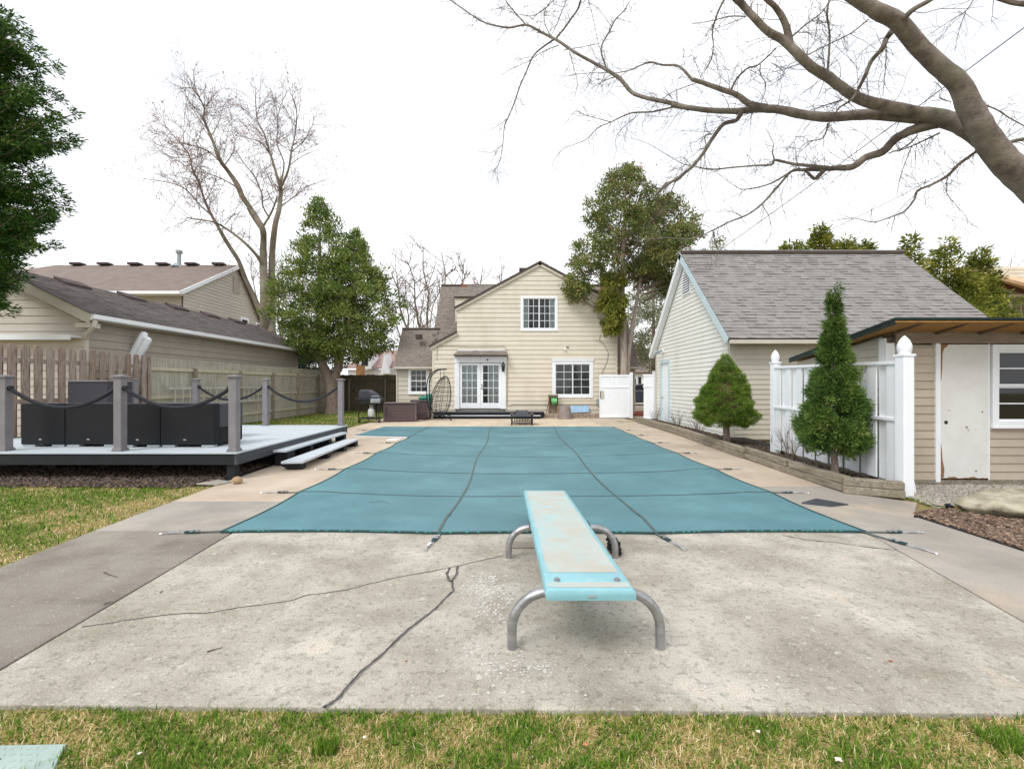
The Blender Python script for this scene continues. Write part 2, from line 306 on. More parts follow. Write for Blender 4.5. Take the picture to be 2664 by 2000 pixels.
slab('pool_deck', [(-4.19, 5.462), (-2.46, 5.462), (-2.46, 11.0), (-4.28, 11.0), (-4.25, 6.7)], m_deckconc)
slab('pool_deck', [(-5.5, 11.01), (-2.46, 11.01), (-2.46, 14.71), (-5.4, 14.71)], m_deckconc)
slab('pool_deck', [(3.06, 6.26), (4.42, 6.26), (4.72, 13), (4.75, 17), (4.75, 19.2), (3.06, 19.2)], m_deckconc)
slab('pool_deck', [(3.06, 4.80), (3.455, 4.80), (4.36, 4.80), (4.95, 5.4), (4.42, 5.9), (4.42, 6.25), (3.06, 6.25)], m_rightpath)
slab('side_path', [(2.945, 1.93), (4.46, 1.93), (4.42, 3.84), (4.40, 4.79), (3.455, 4.79), (3.435, 4.17), (3.115, 2.67)], m_rightpath)
# patio of square pavers
pat = empty('patio', (0, 15, 0), kind='structure')
bb = MB(); bb.box(-5.4, 3.05, 14.72, 19.6, -.12, -.012, .5); bb.build('paver_bed', m_filler, pat)
pb = MB(); pb.box(-.302, .302, -.302, .302, -.03, 0); p0 = pb.build('paver', m_paver, pat, bevel=.006)
first = True
for j in range(8):
    for i in range(14):
        x = -5.08+.61*i; y = 15.03+.61*j
        if x > 3.02: continue
        z = rng.uniform(-.003, .003)-.0
        if first: p0.location = Vector((x, y, z-.015))-wpos(pat); first = False
        else: inst(p0, (x, y, z-.015), pat, 'paver', rot=(0, 0, rng.uniform(-.004, .004)))
# cracks of the pad, filled with grey sealant
def z6(x, y): return (x/2.0767, 1200+y/2.0767)
def z7(x, y): return (900+x/2.0767, 1200+y/2.0767)
def z8(x, y): return (1764+x/2.0767, 1200+y/2.0767)
def gp(px, py, z=0): d = (CZ-z)*F/(py-1000); return ((px-1332)*d/F, d)
def ribbon(pts, wd, z, jit=0, sub=5, seed=1):
    rg = random.Random(seed); P = []
    for a, b in zip(pts[:-1], pts[1:]):
        for k in range(sub): t = k/sub; P.append((a[0]+(b[0]-a[0])*t+rg.uniform(-jit, jit), a[1]+(b[1]-a[1])*t+rg.uniform(-jit, jit)))
    P.append(pts[-1]); b = MB(); vs = []; n = len(P)
    for i, p in enumerate(P):
        q0, q1 = P[max(0, i-1)], P[min(n-1, i+1)]; dx, dy = q1[0]-q0[0], q1[1]-q0[1]; l_ = math.hypot(dx, dy) or 1
        w_ = wd*rg.uniform(.6, 1.35)/2; vs += [(p[0]-dy/l_*w_, p[1]+dx/l_*w_, z), (p[0]+dy/l_*w_, p[1]-dx/l_*w_, z)]
    b.add(vs, [(2*i, 2*i+1, 2*i+3, 2*i+2) for i in range(n-1)], .5); return b
c1 = [gp(*z6(*p)) for p in [(443, 893), (560, 878), (770, 845), (900, 828), (1010, 820), (1110, 820), (1290, 790), (1450, 770), (1580, 750), (1660, 722), (1869, 695)]]+[gp(*z7(*p)) for p in [(130, 660), (310, 620), (480, 590), (600, 565), (850, 508)]]
c2 = [gp(*z7(*p)) for p in [(605, 565), (598, 610), (572, 650), (580, 700), (540, 735), (490, 790), (440, 830), (340, 905), (240, 1000), (180, 1060), (90, 1130), (0, 1230)]]+[gp(*z6(*p)) for p in [(1830, 1280), (1765, 1320), (1748, 1328)]]
c3 = [gp(*z7(*p)) for p in [(560, 575), (545, 610), (560, 645), (575, 650)]]
m_crackline = mat('crack_gap', [(36, 33, 30), (54, 50, 46)], .95, 30, vary=0)
for cpts, wd, sd_ in ((c1, .014, 3), (c2, .028, 4), (c3, .03, 5)):
    cc = [(x, y) for x, y in cpts]
    o = ribbon(cc, wd*.8, .0015, .003, 4, sd_).build('crack_sealant', m_filler, pad)
    ribbon(cc, wd*.22, .0022, .004, 5, sd_+9).build('crack_line', m_crackline, pad)
c4 = [gp(*z8(*p)) for p in [(560, 400), (700, 425), (860, 440), (1060, 468), (1180, 480)]]
ribbon(c4, .010, .004, .004, 5, 9).build('crack_line', m_crackline, pad)
# ================================================================ POOL COVER
CX0, CX1, CY0, CY1 = -2.82, 3.43, 4.27, 15.0
def csag(x, y):
    u = (x-PX0)/(PX1-PX0); v = (y-PY0)/(PY1-PY0)
    if u <= 0 or u >= 1 or v <= 0 or v >= 1: s = 0
    else: s = (math.sin(math.pi*u)**.6)*(min(1, 1.3*math.sin(math.pi*v)**.5))
    return .016-.085*s+.006*math.sin(x*2.1+y*.7)*math.sin(y*1.9)*s
ROWS = [5.87, 7.47, 9.23, 10.86, 12.45, 13.8]; COLS = [-.68, 1.37]
def scal(t, knots, amp):                     # inward scallop between fixing points
    for a, b in zip(knots[:-1], knots[1:]):
        if a <= t <= b: return amp*math.sin(math.pi*(t-a)/(b-a))
    return 0
YK = [CY0]+ROWS+[CY1]; XK = [CX0]+COLS+[CX1]
root = empty('pool_cover', ((CX0+CX1)/2, 9.6, 0), 'large teal mesh safety cover strapped over the swimming pool', 'pool cover')
nx, ny = 66, 110; vs = []
for j in range(ny+1):
    for i in range(nx+1):
        u, v = i/nx, j/ny; y = CY0+(CY1-CY0)*v; x = CX0+(CX1-CX0)*u
        eL = scal(y, YK, .05) if y < 12 else 0; eR = scal(y, YK, .05); eF = scal(x, XK, .045)
        xx = CX0+eL+(CX1-eR-CX0-eL)*u
        yy = CY0+eF+(CY1-CY0-eF)*v
        yy += .16*(1-v)**6*(-(.5-abs(u-.5))*2*.35+.12)           # front edge bows toward the board
        vs.append((xx, yy, csag(xx, yy)))
cv = MB(); cv.add(vs, [(j*(nx+1)+i, j*(nx+1)+i+1, (j+1)*(nx+1)+i+1, (j+1)*(nx+1)+i) for j in range(ny) for i in range(nx)], .5)
cvs = cv.build('cover_sheet', m_cover, root, smooth=True)
ext = MB(); e_ = [(-4.42, 12.35), (-2.80, 12.02), (-2.80, 15.0), (-4.35, 15.0)]
ext.prism([(x, y, .008) for x, y in e_], (0, 0, .006)); ext.build('step_flap', m_cover, root)
EDG = [vs[i] for i in range(nx+1)]
hb = MB(); hm = MB()
for i in range(nx):
    a, b = Vector(EDG[i]), Vector(EDG[i+1]); hb.prism([a+Vector((0, -.012, -.012)), a+Vector((0, .016, -.012)), a+Vector((0, .016, .004)), a+Vector((0, -.012, .004))], b-a)
for i in range(150):
    if rng.random() < .6: 
        u = rng.random()*nx; k = int(u); a = Vector(EDG[k]).lerp(Vector(EDG[k+1]), u-k); hm.box(a.x-.012, a.x+.012, a.y-.015, a.y-.004, a.z+.002, a.z+.0062)
for side in (0, nx):
    E = [Vector(vs[j*(nx+1)+side]) for j in range(ny+1)]
    for a, b in zip(E[:-1], E[1:]):
        if side == 0 and a.y > 12: continue
        hb.prism([a+Vector((-.012, 0, -.008)), a+Vector((.012, 0, -.008)), a+Vector((.012, 0, .005)), a+Vector((-.012, 0, .005))], b-a)
hb.build('hem', m_hem, root); hm.build('hem_stitching', m_hemtick, root)
def strap_path(pts, w_=.028, lift=.005):
    b = MB(); v_ = []; n = len(pts)
    for i, p in enumerate(pts):
        q0, q1 = Vector(pts[max(0, i-1)]), Vector(pts[min(n-1, i+1)]); d = q1-q0; s_ = Vector((-d.y, d.x, 0)).normalized()*w_/2
        z = Vector((0, 0, lift)); v_ += [Vector(p)-s_+z, Vector(p)+s_+z]
    b.add(v_, [(2*i, 2*i+1, 2*i+3, 2*i+2) for i in range(n-1)]); return b
def strap_end(p, dirv, long=.5, label=None):
    """loose end: webbing, buckle and spring lying on the paving"""
    p = Vector((p[0], p[1], 0)); d = Vector((dirv[0], dirv[1], 0)).normalized(); s_ = Vector((-d.y, d.x, 0))
    L1 = long*.5; b = MB(); b.beam(p+Vector((0, 0, .014))-d*.05, p+d*L1+Vector((0, 0, .01)), .026, .004)
    o = b.build('strap_end', m_strap, root)
    b = MB(); b.beam(p+d*(L1-.09)+Vector((0, 0, .016)), p+d*(L1+.03)+Vector((0, 0, .016)), .036, .016)
    b.build('strap_fold', m_hem, o)
    b = MB(); b.beam(p+d*(L1-.10)+Vector((0, 0, .024)), p+d*(L1-.07)+Vector((0, 0, .024)), .045, .008); b.beam(p+d*(L1-.05)+Vector((0, 0, .024)), p+d*(L1-.02)+Vector((0, 0, .024)), .045, .008)
    b.build('buckle', m_chrome, o)
    b = MB(); a0 = p+d*(L1+.02); a1 = p+d*(L1+.24)
    b.tube([a0+Vector((0, 0, .014))-s_*.010, a1+Vector((0, 0, .012))-s_*.003], .003, 5); b.tube([a0+Vector((0, 0, .014))+s_*.010, a1+Vector((0, 0, .012))+s_*.003], .003, 5)
    q = p+d*(L1+.09); pts = [q+d*(.09*k/40)+s_*(.011*math.cos(k*1.26))+Vector((0, 0, .016+.011*math.sin(k*1.26))) for k in range(41)]; b.tube(pts, .0026, 4)
    b.tube([a1+Vector((0, 0, .012))+d*.02*math.cos(t)+s_*.014*math.sin(t) for t in [k*math.pi/5 for k in range(11)]], .0032, 5)
    b.build('spring', m_chrome, o)
for y in ROWS:
    x0 = CX0 if y < 12 else -4.4
    pts = [(x, y+.012*math.sin(x*1.7+y), max(csag(x, y), .013 if x < CX0 else -1)) for x in np.linspace(x0, CX1, 60)]
    strap_path(pts, .022).build('strap', m_strap, root)
    if y < 12.4 or y > 13: strap_end((x0, y), (-1, -.05)); 
    strap_end((CX1, y), (1, rng.uniform(-.1, .1)))
for x in COLS:
    pts = [(x+.03*math.sin(y*1.3+x), y, csag(x, y)) for y in np.linspace(CY0-.02, CY1, 80)]
    o = strap_path(pts, .03).build('strap', m_strap, root)
    strap_path([(p[0]+.004, p[1], p[2]) for p in pts], .006, .0075).build('strap_seam', m_filler, o)
    strap_end((x, CY0+.02), (-.15 if x < 0 else .28, -1), .46)
strap_path([(-2.79, y, .018) for y in np.linspace(12, 15, 8)], .03).build('strap', m_strap, root)
strap_end((CX0, CY0+.04), (-1, -.12), .62); strap_end((CX1, CY0+.02), (1, -.02), .62); strap_end((CX1-.02, CY0), (.36, -1), .62)
# white coping slab left bare in the notch
b = MB(); b.prism([(-4.4, 12.27, .001), (-2.84, 11.95, .001), (-2.84, 11.99, .001), (-4.4, 12.32, .001)], (0, 0, .014)); b.prism([(-3.25, 11.4, .001), (-2.95, 11.35, .001), (-2.92, 11.65, .001), (-3.1, 11.62, .001)], (0, 0, .02)); b.build('coping_slab', m_white, kind='structure', bevel=.005)
b = MB(); b.prism([(3.5, 5.35, .002), (3.75, 5.2, .002), (4.02, 5.28, .002), (3.82, 5.55, .002)], (0, 0, .012)); tag(b.build('skimmer_lid', m_slate, bevel=.004), 'dark grey flat lid lying on the paving at the right edge of the cover', 'lid')
# ================================================================ DIVING BOARD
m_aqua = mat('aqua_board', [(128, 178, 186), (140, 189, 197)], .35, 3, vary=0, layers=[((170, 200, 200), 9, .6, .72, .5, (1, 1, 1)), ((110, 120, 112), 40, .66, .72, .5, (1, 1, 1))])
m_tread = mat('worn_tread', [(158, 184, 184), (176, 184, 178), (178, 176, 166)], .85, 3.2, detail=12, ramp=(.34, .6), vary=0, fine=.12, fscale=300, layers=[((140, 196, 204), 4, .54, .74, .6, (1, 1, 1)), ((168, 154, 136), 5, .56, .74, .28, (1, 1, 1))])
root = empty('diving_board', (.38, 2.4, 0), 'worn aqua diving board on arched steel tube legs in front of the pool', 'diving board')
YN, YT, ZN, ZT, XN, XT, HW = 2.236, 4.82, .40, .293, .40, .352, .2285
def bp_(u, v, z): t = (v-YN)/(YT-YN); return (XN+(XT-XN)*t+u*HW, v, ZN+(ZT-ZN)*t+z)
prof = [(-1, -.045), (-1, -.012), (-.975, -.003), (-.94, 0), (.94, 0), (.975, -.003), (1, -.012), (1, -.045), (.97, -.052), (-.97, -.052)]
b = MB(); n = len(prof); ys = [YN, YN+.006, YN+.02]+[YN+(YT-YN)*k/12 for k in range(1, 12)]+[YT-.02, YT]; dz = [-.014, -.004, 0]+[0]*11+[-.002, -.01]
vv = [bp_(u, y, (z+d if z > -.02 else z)) for y, d in zip(ys, dz) for u, z in prof]
b.add(vv, [(i*n+k, i*n+(k+1) % n, (i+1)*n+(k+1) % n, (i+1)*n+k) for i in range(len(ys)-1) for k in range(n)]+[tuple(range(n-1, -1, -1)), tuple((len(ys)-1)*n+k for k in range(n))])
brd = b.build('board', m_aqua, root, smooth=True)
def sheet(y0, y1, hw):
    b = MB(); vs_ = []; m = 14
    for k in range(m+1): y = y0+(y1-y0)*k/m; vs_ += [bp_(-hw+rng.uniform(-.01, .01), y, .0012), bp_(hw+rng.uniform(-.01, .01), y, .0012)]
    b.add(vs_, [(2*k, 2*k+1, 2*k+3, 2*k+2) for k in range(m)]); return b
sheet(2.47, 4.74, .86).build('tread', m_tread, root); sheet(2.27, 2.335, .93).build('tread', m_tread, root)
for xx in (.24, .561):
    b = MB(); b.lathe((xx, 2.36, bp_(0, 2.36, 0)[2]), [(.019, 0), (.019, .003), (.013, .005), (.013, .012), (.009, .014), (.0, .014)], 16); b.build('bolt', m_steel, root, smooth=True)
    b = MB(); b.lathe((xx, 2.36, .31), [(.004, 0), (.006, .01), (.012, .012), (.012, .03)], 8); b.build('bolt_end', m_steel, root)
b = MB(); b.box(.385, .425, 2.2305, 2.2345, ZN-.035, ZN-.024); b.build('maker_plate', m_util, root)
def arch(xa, xb, y, zc, r, rb):
    P = [(xa, y, -.03), (xa, y, .05), (xa, y, zc-rb)]+[(xa+rb-rb*math.cos(t), y, zc-rb+rb*math.sin(t)) for t in [k*math.pi/2/9 for k in range(1, 10)]]
    P += [(xb-rb+rb*math.sin(t), y, zc-rb+rb*math.cos(t)) for t in [k*math.pi/2/9 for k in range(0, 10)]]+[(xb, y, .05), (xb, y, -.03)]
    b = MB(); b.tube(P, r, 18); return b
arch(0, .805, 2.40, .315, .026, .2).build('leg_frame', m_steel, root, smooth=True)
arch(-.026, .852, 3.65, .258, .026, .17).build('leg_frame', m_steel, root, smooth=True)
for x, y in ((0, 2.4), (.805, 2.4), (-.026, 3.65), (.852, 3.65)):
    b = MB(); b.lathe((x, y, .001), [(.05, 0), (.045, .004), (.033, .008), (.028, .010)], 18); b.build('grout_collar', m_conc, root)
b = MB(); b.box(.14, .64, 3.58, 3.72, .28, .292); b.build('fulcrum_pad', m_slate, root)
b = MB(); b.box(-.05, .28, 3.88, 3.98, .002, .07); tag(b.build('loose_block', m_rightpath, bevel=.008), 'pale concrete block on the ground under the diving board', 'block')
b = MB()
for k in range(60):
    t = k*.5; b.blob((.875+.03*math.sin(t), 3.72+.17*k/60, .05+.035*math.cos(t*1.7)), (.022, .02, .02), 6, 4, .2, k)
tag(b.build('rope_coil', m_charcoal), 'small dark bundled rope behind the right rear leg of the diving board', 'rope')
# ================================================================ PATCHES
def sheetpoly(name, pts, z, m, lab=None, kind='structure'):
    b = MB(); b.prism([(x, y, z-.02) for x, y in pts], (0, 0, .02), .5); return b.build(name, m, kind=kind)
sheetpoly('mulch_bed', [(-9.75, 6.45), (-4.45, 6.35), (-4.3, 6.6), (-4.34, 11.2), (-9.75, 11.2)], -.008, m_mulchbed)
sheetpoly('mulch_bed', [(4.46, 2.0), (9, 2.0), (9, 5.15), (4.95, 5.15), (4.44, 4.95)], -.006, m_mulchbed)
sheetpoly('gravel_bed', [(4.98, 5.16), (9, 5.16), (9, 6.5), (5.15, 6.5), (5.12, 5.6)], -.008, m_gravel)
sheetpoly('planter_soil', [(4.55, 6.0), (5.12, 5.75), (5.2, 8.8), (5.9, 8.85), (5.9, 11.2), (5.5, 11.3), (5.5, 17.2), (4.85, 17.2), (4.8, 12.9)], .10, m_mulchbed)
def scatter(name, m, poly, n, size, z, label=None, flat=.4, seed=1, jz=.01, kind='stuff'):
    rg = np.random.default_rng(seed); P = np.array(poly); x0, y0 = P.min(0); x1, y1 = P.max(0)
    out = []
    pts = np.column_stack([rg.uniform(x0, x1, n*3), rg.uniform(y0, y1, n*3)]); ins = np.zeros(len(pts), bool)
    j = len(P)-1
    for i in range(len(P)):
        c = ((P[i, 1] > pts[:, 1]) != (P[j, 1] > pts[:, 1])) & (pts[:, 0] < (P[j, 0]-P[i, 0])*(pts[:, 1]-P[i, 1])/(P[j, 1]-P[i, 1]+1e-12)+P[i, 0]); ins ^= c; j = i
    pts = pts[ins][:n]; n = len(pts)
    a = rg.uniform(0, 2*np.pi, n); t = rg.uniform(-.5, .5, n); s = size*rg.uniform(.4, 1.2, n)
    base = np.array([[-1, -.4, -1], [1, -.5, -1], [.9, .5, -1], [-1, .4, -1], [-.8, -.3, 1], [.9, -.35, 1], [.75, .4, 1], [-.9, .3, 1]])*[1, 1, flat]
    Vv = base[None]*s[:, None, None]*np.array([1, 1, 1])
    Vv = Vv*(1+rg.uniform(-.3, .3, (n, 8, 1))); ca, sa = np.cos(a)[:, None], np.sin(a)[:, None]
    X = Vv[..., 0]*ca-Vv[..., 1]*sa; Yy = Vv[..., 0]*sa+Vv[..., 1]*ca; Z = Vv[..., 2]+Vv[..., 0]*t[:, None]*.6
    Vv = np.stack([X+pts[:, 0:1], Yy+pts[:, 1:2], Z+z+size*flat*.6+rg.uniform(0, jz, (n, 1))], -1)
    fq = np.array([(4, 5, 6, 7), (0, 1, 5, 4), (1, 2, 6, 5), (2, 3, 7, 6), (3, 0, 4, 7)])
    Fq = (np.arange(n)[:, None, None]*8+fq[None]).reshape(-1, 4)
    return mesh_np(name, Vv.reshape(-1, 3), Fq, np.repeat(rg.random(n), 5), m, kind=kind, label=label, cat='ground cover' if label else None)
scatter('bark_mulch', m_mulch, [(-8.9, 6.3), (-4.6, 6.2), (-4.4, 6.4), (-4.4, 8.0), (-8.9, 8.0)], 5500, .03, -.006, 'dark bark litter in the shade along the front of the raised deck', seed=2)
scatter('bark_mulch', m_mulch2, [(4.48, 2.2), (6.6, 2.2), (7.4, 5.15), (5, 5.13), (4.48, 4.95)], 11000, .022, -.004, 'brown bark mulch round the flat rock right of the path', seed=3)
scatter('bark_mulch', m_mulch, [(4.58, 6.1), (5.08, 5.85), (5.1, 8.8), (5.45, 9), (5.5, 17), (4.9, 17), (4.75, 12)], 4500, .02, .105, 'dark mulch filling the long timber-edged planter', seed=4)
scatter('gravel', m_gravel, [(5.0, 5.3), (8, 5.3), (8, 6.3), (5.2, 6.3)], 6000, .018, -.006, 'pale gravel strip along the foot of the shed', flat=.7, seed=5)
# ================================================================ GRASS
def grass(name, x0, x1, y0, y1, n, hl, wd, m, label, seed, test=None, lie=1.15, z0=-.025, thresh=0.0, scl=1.0):
    rg = np.random.default_rng(seed); x = rg.uniform(x0, x1, n); y = rg.uniform(y0, y1, n)
    if test is not None: k = test(x, y); x, y = x[k], y[k]; n = len(x)
    def nz_(f, p): return np.sin(x*f+p)*np.sin(y*f*1.31+p*1.7)+.6*np.sin(x*f*2.3+y*f*1.1+p*3)*np.sin(y*f*2.9-x*f*.7+p)
    pn = nz_(2.1*scl, 1.3+seed)+.7*nz_(5.5*scl, 4.1)+.7*nz_(17*scl, .7)+.5*nz_(33*scl, 2.7)
    green = 1/(1+np.exp(-(pn+thresh(x, y) if callable(thresh) else pn+thresh)*2.2)); isg = rg.random(n) < green*.85+.08
    v = np.where(isg, rg.uniform(.0, .45, n), rg.uniform(.55, 1.0, n))
    h = hl*rg.uniform(.45, 1.2, n)*np.where(isg, 1, .85); a = rg.uniform(0, 2*np.pi, n); ln = lie*rg.uniform(.2, 1.5, n)*np.where(isg, .75, 1.35)
    dx, dy = np.cos(a), np.sin(a); wx, wy = -dy*wd/2, dx*wd/2; wv = rg.uniform(.6, 1.3, n); wx, wy = wx*wv, wy*wv
    b = np.stack([x, y, np.full(n, z0)], -1); W = np.stack([wx, wy, np.zeros(n)], -1); D = np.stack([dx, dy, np.zeros(n)], -1)
    Zu = np.array([0, 0, 1.0]); s, c = np.sin(np.minimum(ln, 1.35))[:, None], np.cos(np.minimum(ln, 1.35))[:, None]
    m1 = b+(D*s*.5+Zu*c*.75)*(h*.5)[:, None]; s2, c2 = np.sin(np.minimum(ln*1.5, 1.75))[:, None], np.cos(np.minimum(ln*1.5, 1.75))[:, None]
    tp = m1+(D*s2+Zu*c2)*(h*.55)[:, None]; tp[:, 2] = np.maximum(tp[:, 2], z0+.004)
    V = np.stack([b-W, b+W, m1+W*.85, m1-W*.85, tp+W*.15, tp-W*.15], 1).reshape(-1, 3)
    Fq = (np.arange(n)[:, None, None]*6+np.array([(0, 1, 2, 3), (3, 2, 4, 5)])[None]).reshape(-1, 4)
    return mesh_np(name, V, Fq, np.repeat(v, 2), m, kind='stuff', label=label, cat='grass')
m_grass = leafmat('grass_blades', [(56, 94, 20), (94, 132, 34), (134, 162, 56), (174, 160, 88), (202, 176, 122), (238, 222, 178)], .3, .6)
def near_test(x, y): return (y < 1.965-.011*x+.012*np.sin(x*9)+.012*np.sin(x*23)) & ~((x < -1.80) & (y < 1.80-.04*(x+2.4)) & (x < -1.72-.9*(1.78-y)))
def near_thr(x, y): return -.2-.55*((x > 1.0))*(x-1)*.9+.25*(x < 0)-.8*((x < -1.75) & (y > 1.76))+.8*((x > 2.0) & (y < 1.78))-.25*((x > -1.2) & (x < .2))*(y < 1.74)
grass('lawn_grass', -2.7, 2.9, 1.45, 2.02, 70000, .042, .0048, m_grass, 'patchy green and straw grass along the near edge of the concrete', 3, near_test, thresh=near_thr, scl=2.2)
def left_test(x, y): return (x < -4.03-.04*(y-2.2)+.02*np.sin(y*11)+.02*np.sin(y*31)) & (y < 6.5+.12*np.sin(x*3)+.08*np.sin(x*9))
grass('lawn_grass', -8.2, -3.95, 2.6, 6.75, 64000, .05, .009, m_grass, 'patchy sunlit lawn left of the side path before the raised deck', 4, left_test, thresh=lambda x, y: .05+.9*np.exp(-((y-5.6)/.5)**2)*(x < -4.6)-1.0*(x > -4.6-.04*(y-2)), scl=1.0)
def back_test(x, y): return (x < -5.55-.0*(y)) & ~((y < 11.3))
grass('lawn_grass', -9.8, -5.5, 11.2, 25, 26000, .07, .022, m_grass, 'small green lawn between the wooden fence and the far patio', 5, back_test, thresh=.75, scl=.7)
grass('grass_tuft', -.79, -.70, 1.735, 1.80, 300, .062, .004, m_grass, 'tall dark green grass tuft at the middle left of the near lawn', 6, None, .5, thresh=3).name = 'grass_tuft'
grass('grass_tuft', 1.93, 2.1, 1.74, 1.86, 650, .055, .004, m_grass, 'lush green grass tuft in the lower right corner of the lawn', 8, None, .6, thresh=3)
grass('grass_tuft', 4.1, 4.7, 16.7, 17.6, 700, .05, .02, m_grass, 'patch of grass at the far end of the timber planter', 9, lambda x, y: x < 4.65, .8, thresh=.5)
grass('weeds', 4.98, 5.7, 5.0, 5.75, 1500, .045, .01, m_grass, 'mossy weeds by the foot of the nearest white fence post', 10, None, .9, thresh=.4, z0=-.01)
# utility plate with raised treads
root = empty('utility_cover', (-2.25, 1.6, -.02), 'pale green chequered utility plate in the bottom left corner of the lawn', 'utility cover')
b = MB(); b.prism([(-2.75, 1.44, -.03), (-1.79, 1.44, -.03), (-1.70, 1.62, -.03), (-1.80, 1.785, -.03), (-2.75, 1.76, -.03)], (0, 0, .022)); b.build('plate', m_plate, root, bevel=.004)
b = MB()
for i in range(30):
    for j in range(11):
        x = -2.66+i*.032; y = 1.47+j*.029
        if x > -1.83 or (-2.2 < x < -1.93 and 1.66 < y < 1.72): continue
        t = .5 if (i+j) % 2 else -.9; c_, s_ = math.cos(t)*.008, math.sin(t)*.008
        b.beam((x-c_, y-s_, -.0075), (x+c_, y+s_, -.0075), .0035, .002)
b.build('tread_pattern', m_plate, root)
b = MB()
for (x0, x1, y) in ((-2.13, -1.98, 1.705), (-2.10, -2.0, 1.688)):
    x = x0
    while x < x1: wd = rng.uniform(.004, .009); b.box(x, x+wd, y, y+.008, -.008, -.0066); x += wd+.003
b.build('cast_lettering', m_slate, root)
# lime flakes left on the concrete beside the board
m_lime = mat('lime_flake', [(190, 187, 178), (206, 203, 195)], .9, 40, vary=.05)
def flakes(pts, n, spread, size, seed):
    rg = random.Random(seed); b = MB()
    for _ in range(n):
        c = rg.choice(pts); x, y = c[0]+rg.gauss(0, spread), c[1]+rg.gauss(0, spread*1.3)
        if y < 2.05: continue
        s = size*rg.uniform(.25, 1.3)**1.5; k = 9; e = rg.uniform(.4, 1); a0 = rg.uniform(0, 6)
        P = [(x+s*rg.uniform(.5, 1.2)*math.cos(a0+2*math.pi*i/k), y+e*s*rg.uniform(.5, 1.2)*math.sin(a0+2*math.pi*i/k), .0012+rg.random()*.001) for i in range(k)]; b.add([(x, y, .003)]+P, [(0, 1+i, 1+(i+1) % k) for i in range(k)])
    b.build('lime_flakes', m_lime, pad, kind='stuff')
flakes([gp(*z7(*p)) for p in ((700, 650), (780, 640), (760, 720), (740, 800), (840, 690), (870, 740), (690, 690))], 700, .04, .0085, 3)
flakes([gp(*z7(*p)) for p in ((780, 1100), (900, 1060), (1080, 1120), (700, 1000), (950, 1140), (850, 860), (1280, 1300), (700, 1310), (880, 1320))], 420, .04, .0075, 4)
flakes([gp(*z8(*p)) for p in ((100, 1290), (520, 1290), (740, 530), (150, 500), (620, 1350), (750, 1345))], 260, .07, .007, 5)
# leaf litter and sticks
m_leaf = mat('dead_leaf', [(150, 84, 60), (178, 120, 84)], .8, 30, vary=.25)
m_paleleaf = mat('pale_leaf', [(206, 196, 178), (226, 220, 208)], .8, 30, vary=.1)
def leaf_obj(x, y, s, m, label, z=.004):
    b = MB(); vs_ = [(0, 0, .3)]; k = 9
    for i in range(k): t = 2*math.pi*i/k; r_ = (.6+.4*(i % 2))*rng.uniform(.8, 1.2); vs_.append((r_*math.cos(t), .7*r_*math.sin(t), rng.uniform(0, .35)))
    b.add([(x+v[0]*s, y+v[1]*s, z+v[2]*s*.6) for v in vs_], [(0, 1+i, 1+(i+1) % k) for i in range(k)])
    o = b.build('dead_leaf', m, smooth=False); sm_ = o.modifiers.new('thick', 'SOLIDIFY'); sm_.thickness = .001
    return tag(o, label, 'leaf', 'leaves blown onto the lawn and paving')
leaf_obj(.295, 1.765, .017, m_leaf, 'curled rust red leaf in the middle of the near grass', .005)
for x, y, s, m, l_ in ((-1.45, 1.72, .012, m_paleleaf, 'white scrap of leaf on the grass left of the dark tuft'), (1.02, 1.83, .014, m_paleleaf, 'pale leaf on grass below the right front leg of the board'),
        (1.25, 1.69, .02, m_paleleaf, 'large pale leaf on the straw grass lower right'), (2.05, 1.90, .012, m_leaf, 'small brown leaf by the concrete edge at the far right'), (-.6, 1.8, .010, m_paleleaf, 'tiny pale leaf just right of the dark grass tuft'),
        (1.97, 2.3, .016, m_leaf, 'orange brown leaf on the concrete lower right'), (-.55, 2.3, .010, m_leaf, 'tiny brown leaf on concrete between the crack and the board')):
    leaf_obj(x, y, s, m, l_, .003 if y > 1.93 else .006)
for i, (pp, lab) in enumerate(([[(560, 600), (590, 615), (635, 628)], 'thin curved twig on the grey side path'], [[(560, 775), (600, 762)], 'short brown twig beside the concrete pad edge'],
        [[(1118, 1032), (1205, 1008)], 'straight pale stick on the concrete left of the long crack'], [[(865, 712), (880, 700)], 'tiny dark twig on the concrete pad at the left'])):
    P = [Vector((*gp(*z6(*q)), .006)) for q in pp]; b = MB(); b.tube(P, [.004, .003, .002][:len(P)] if len(P) == 3 else [.004, .002], 5); tag(b.build('twig', m_twig), lab, 'twig')
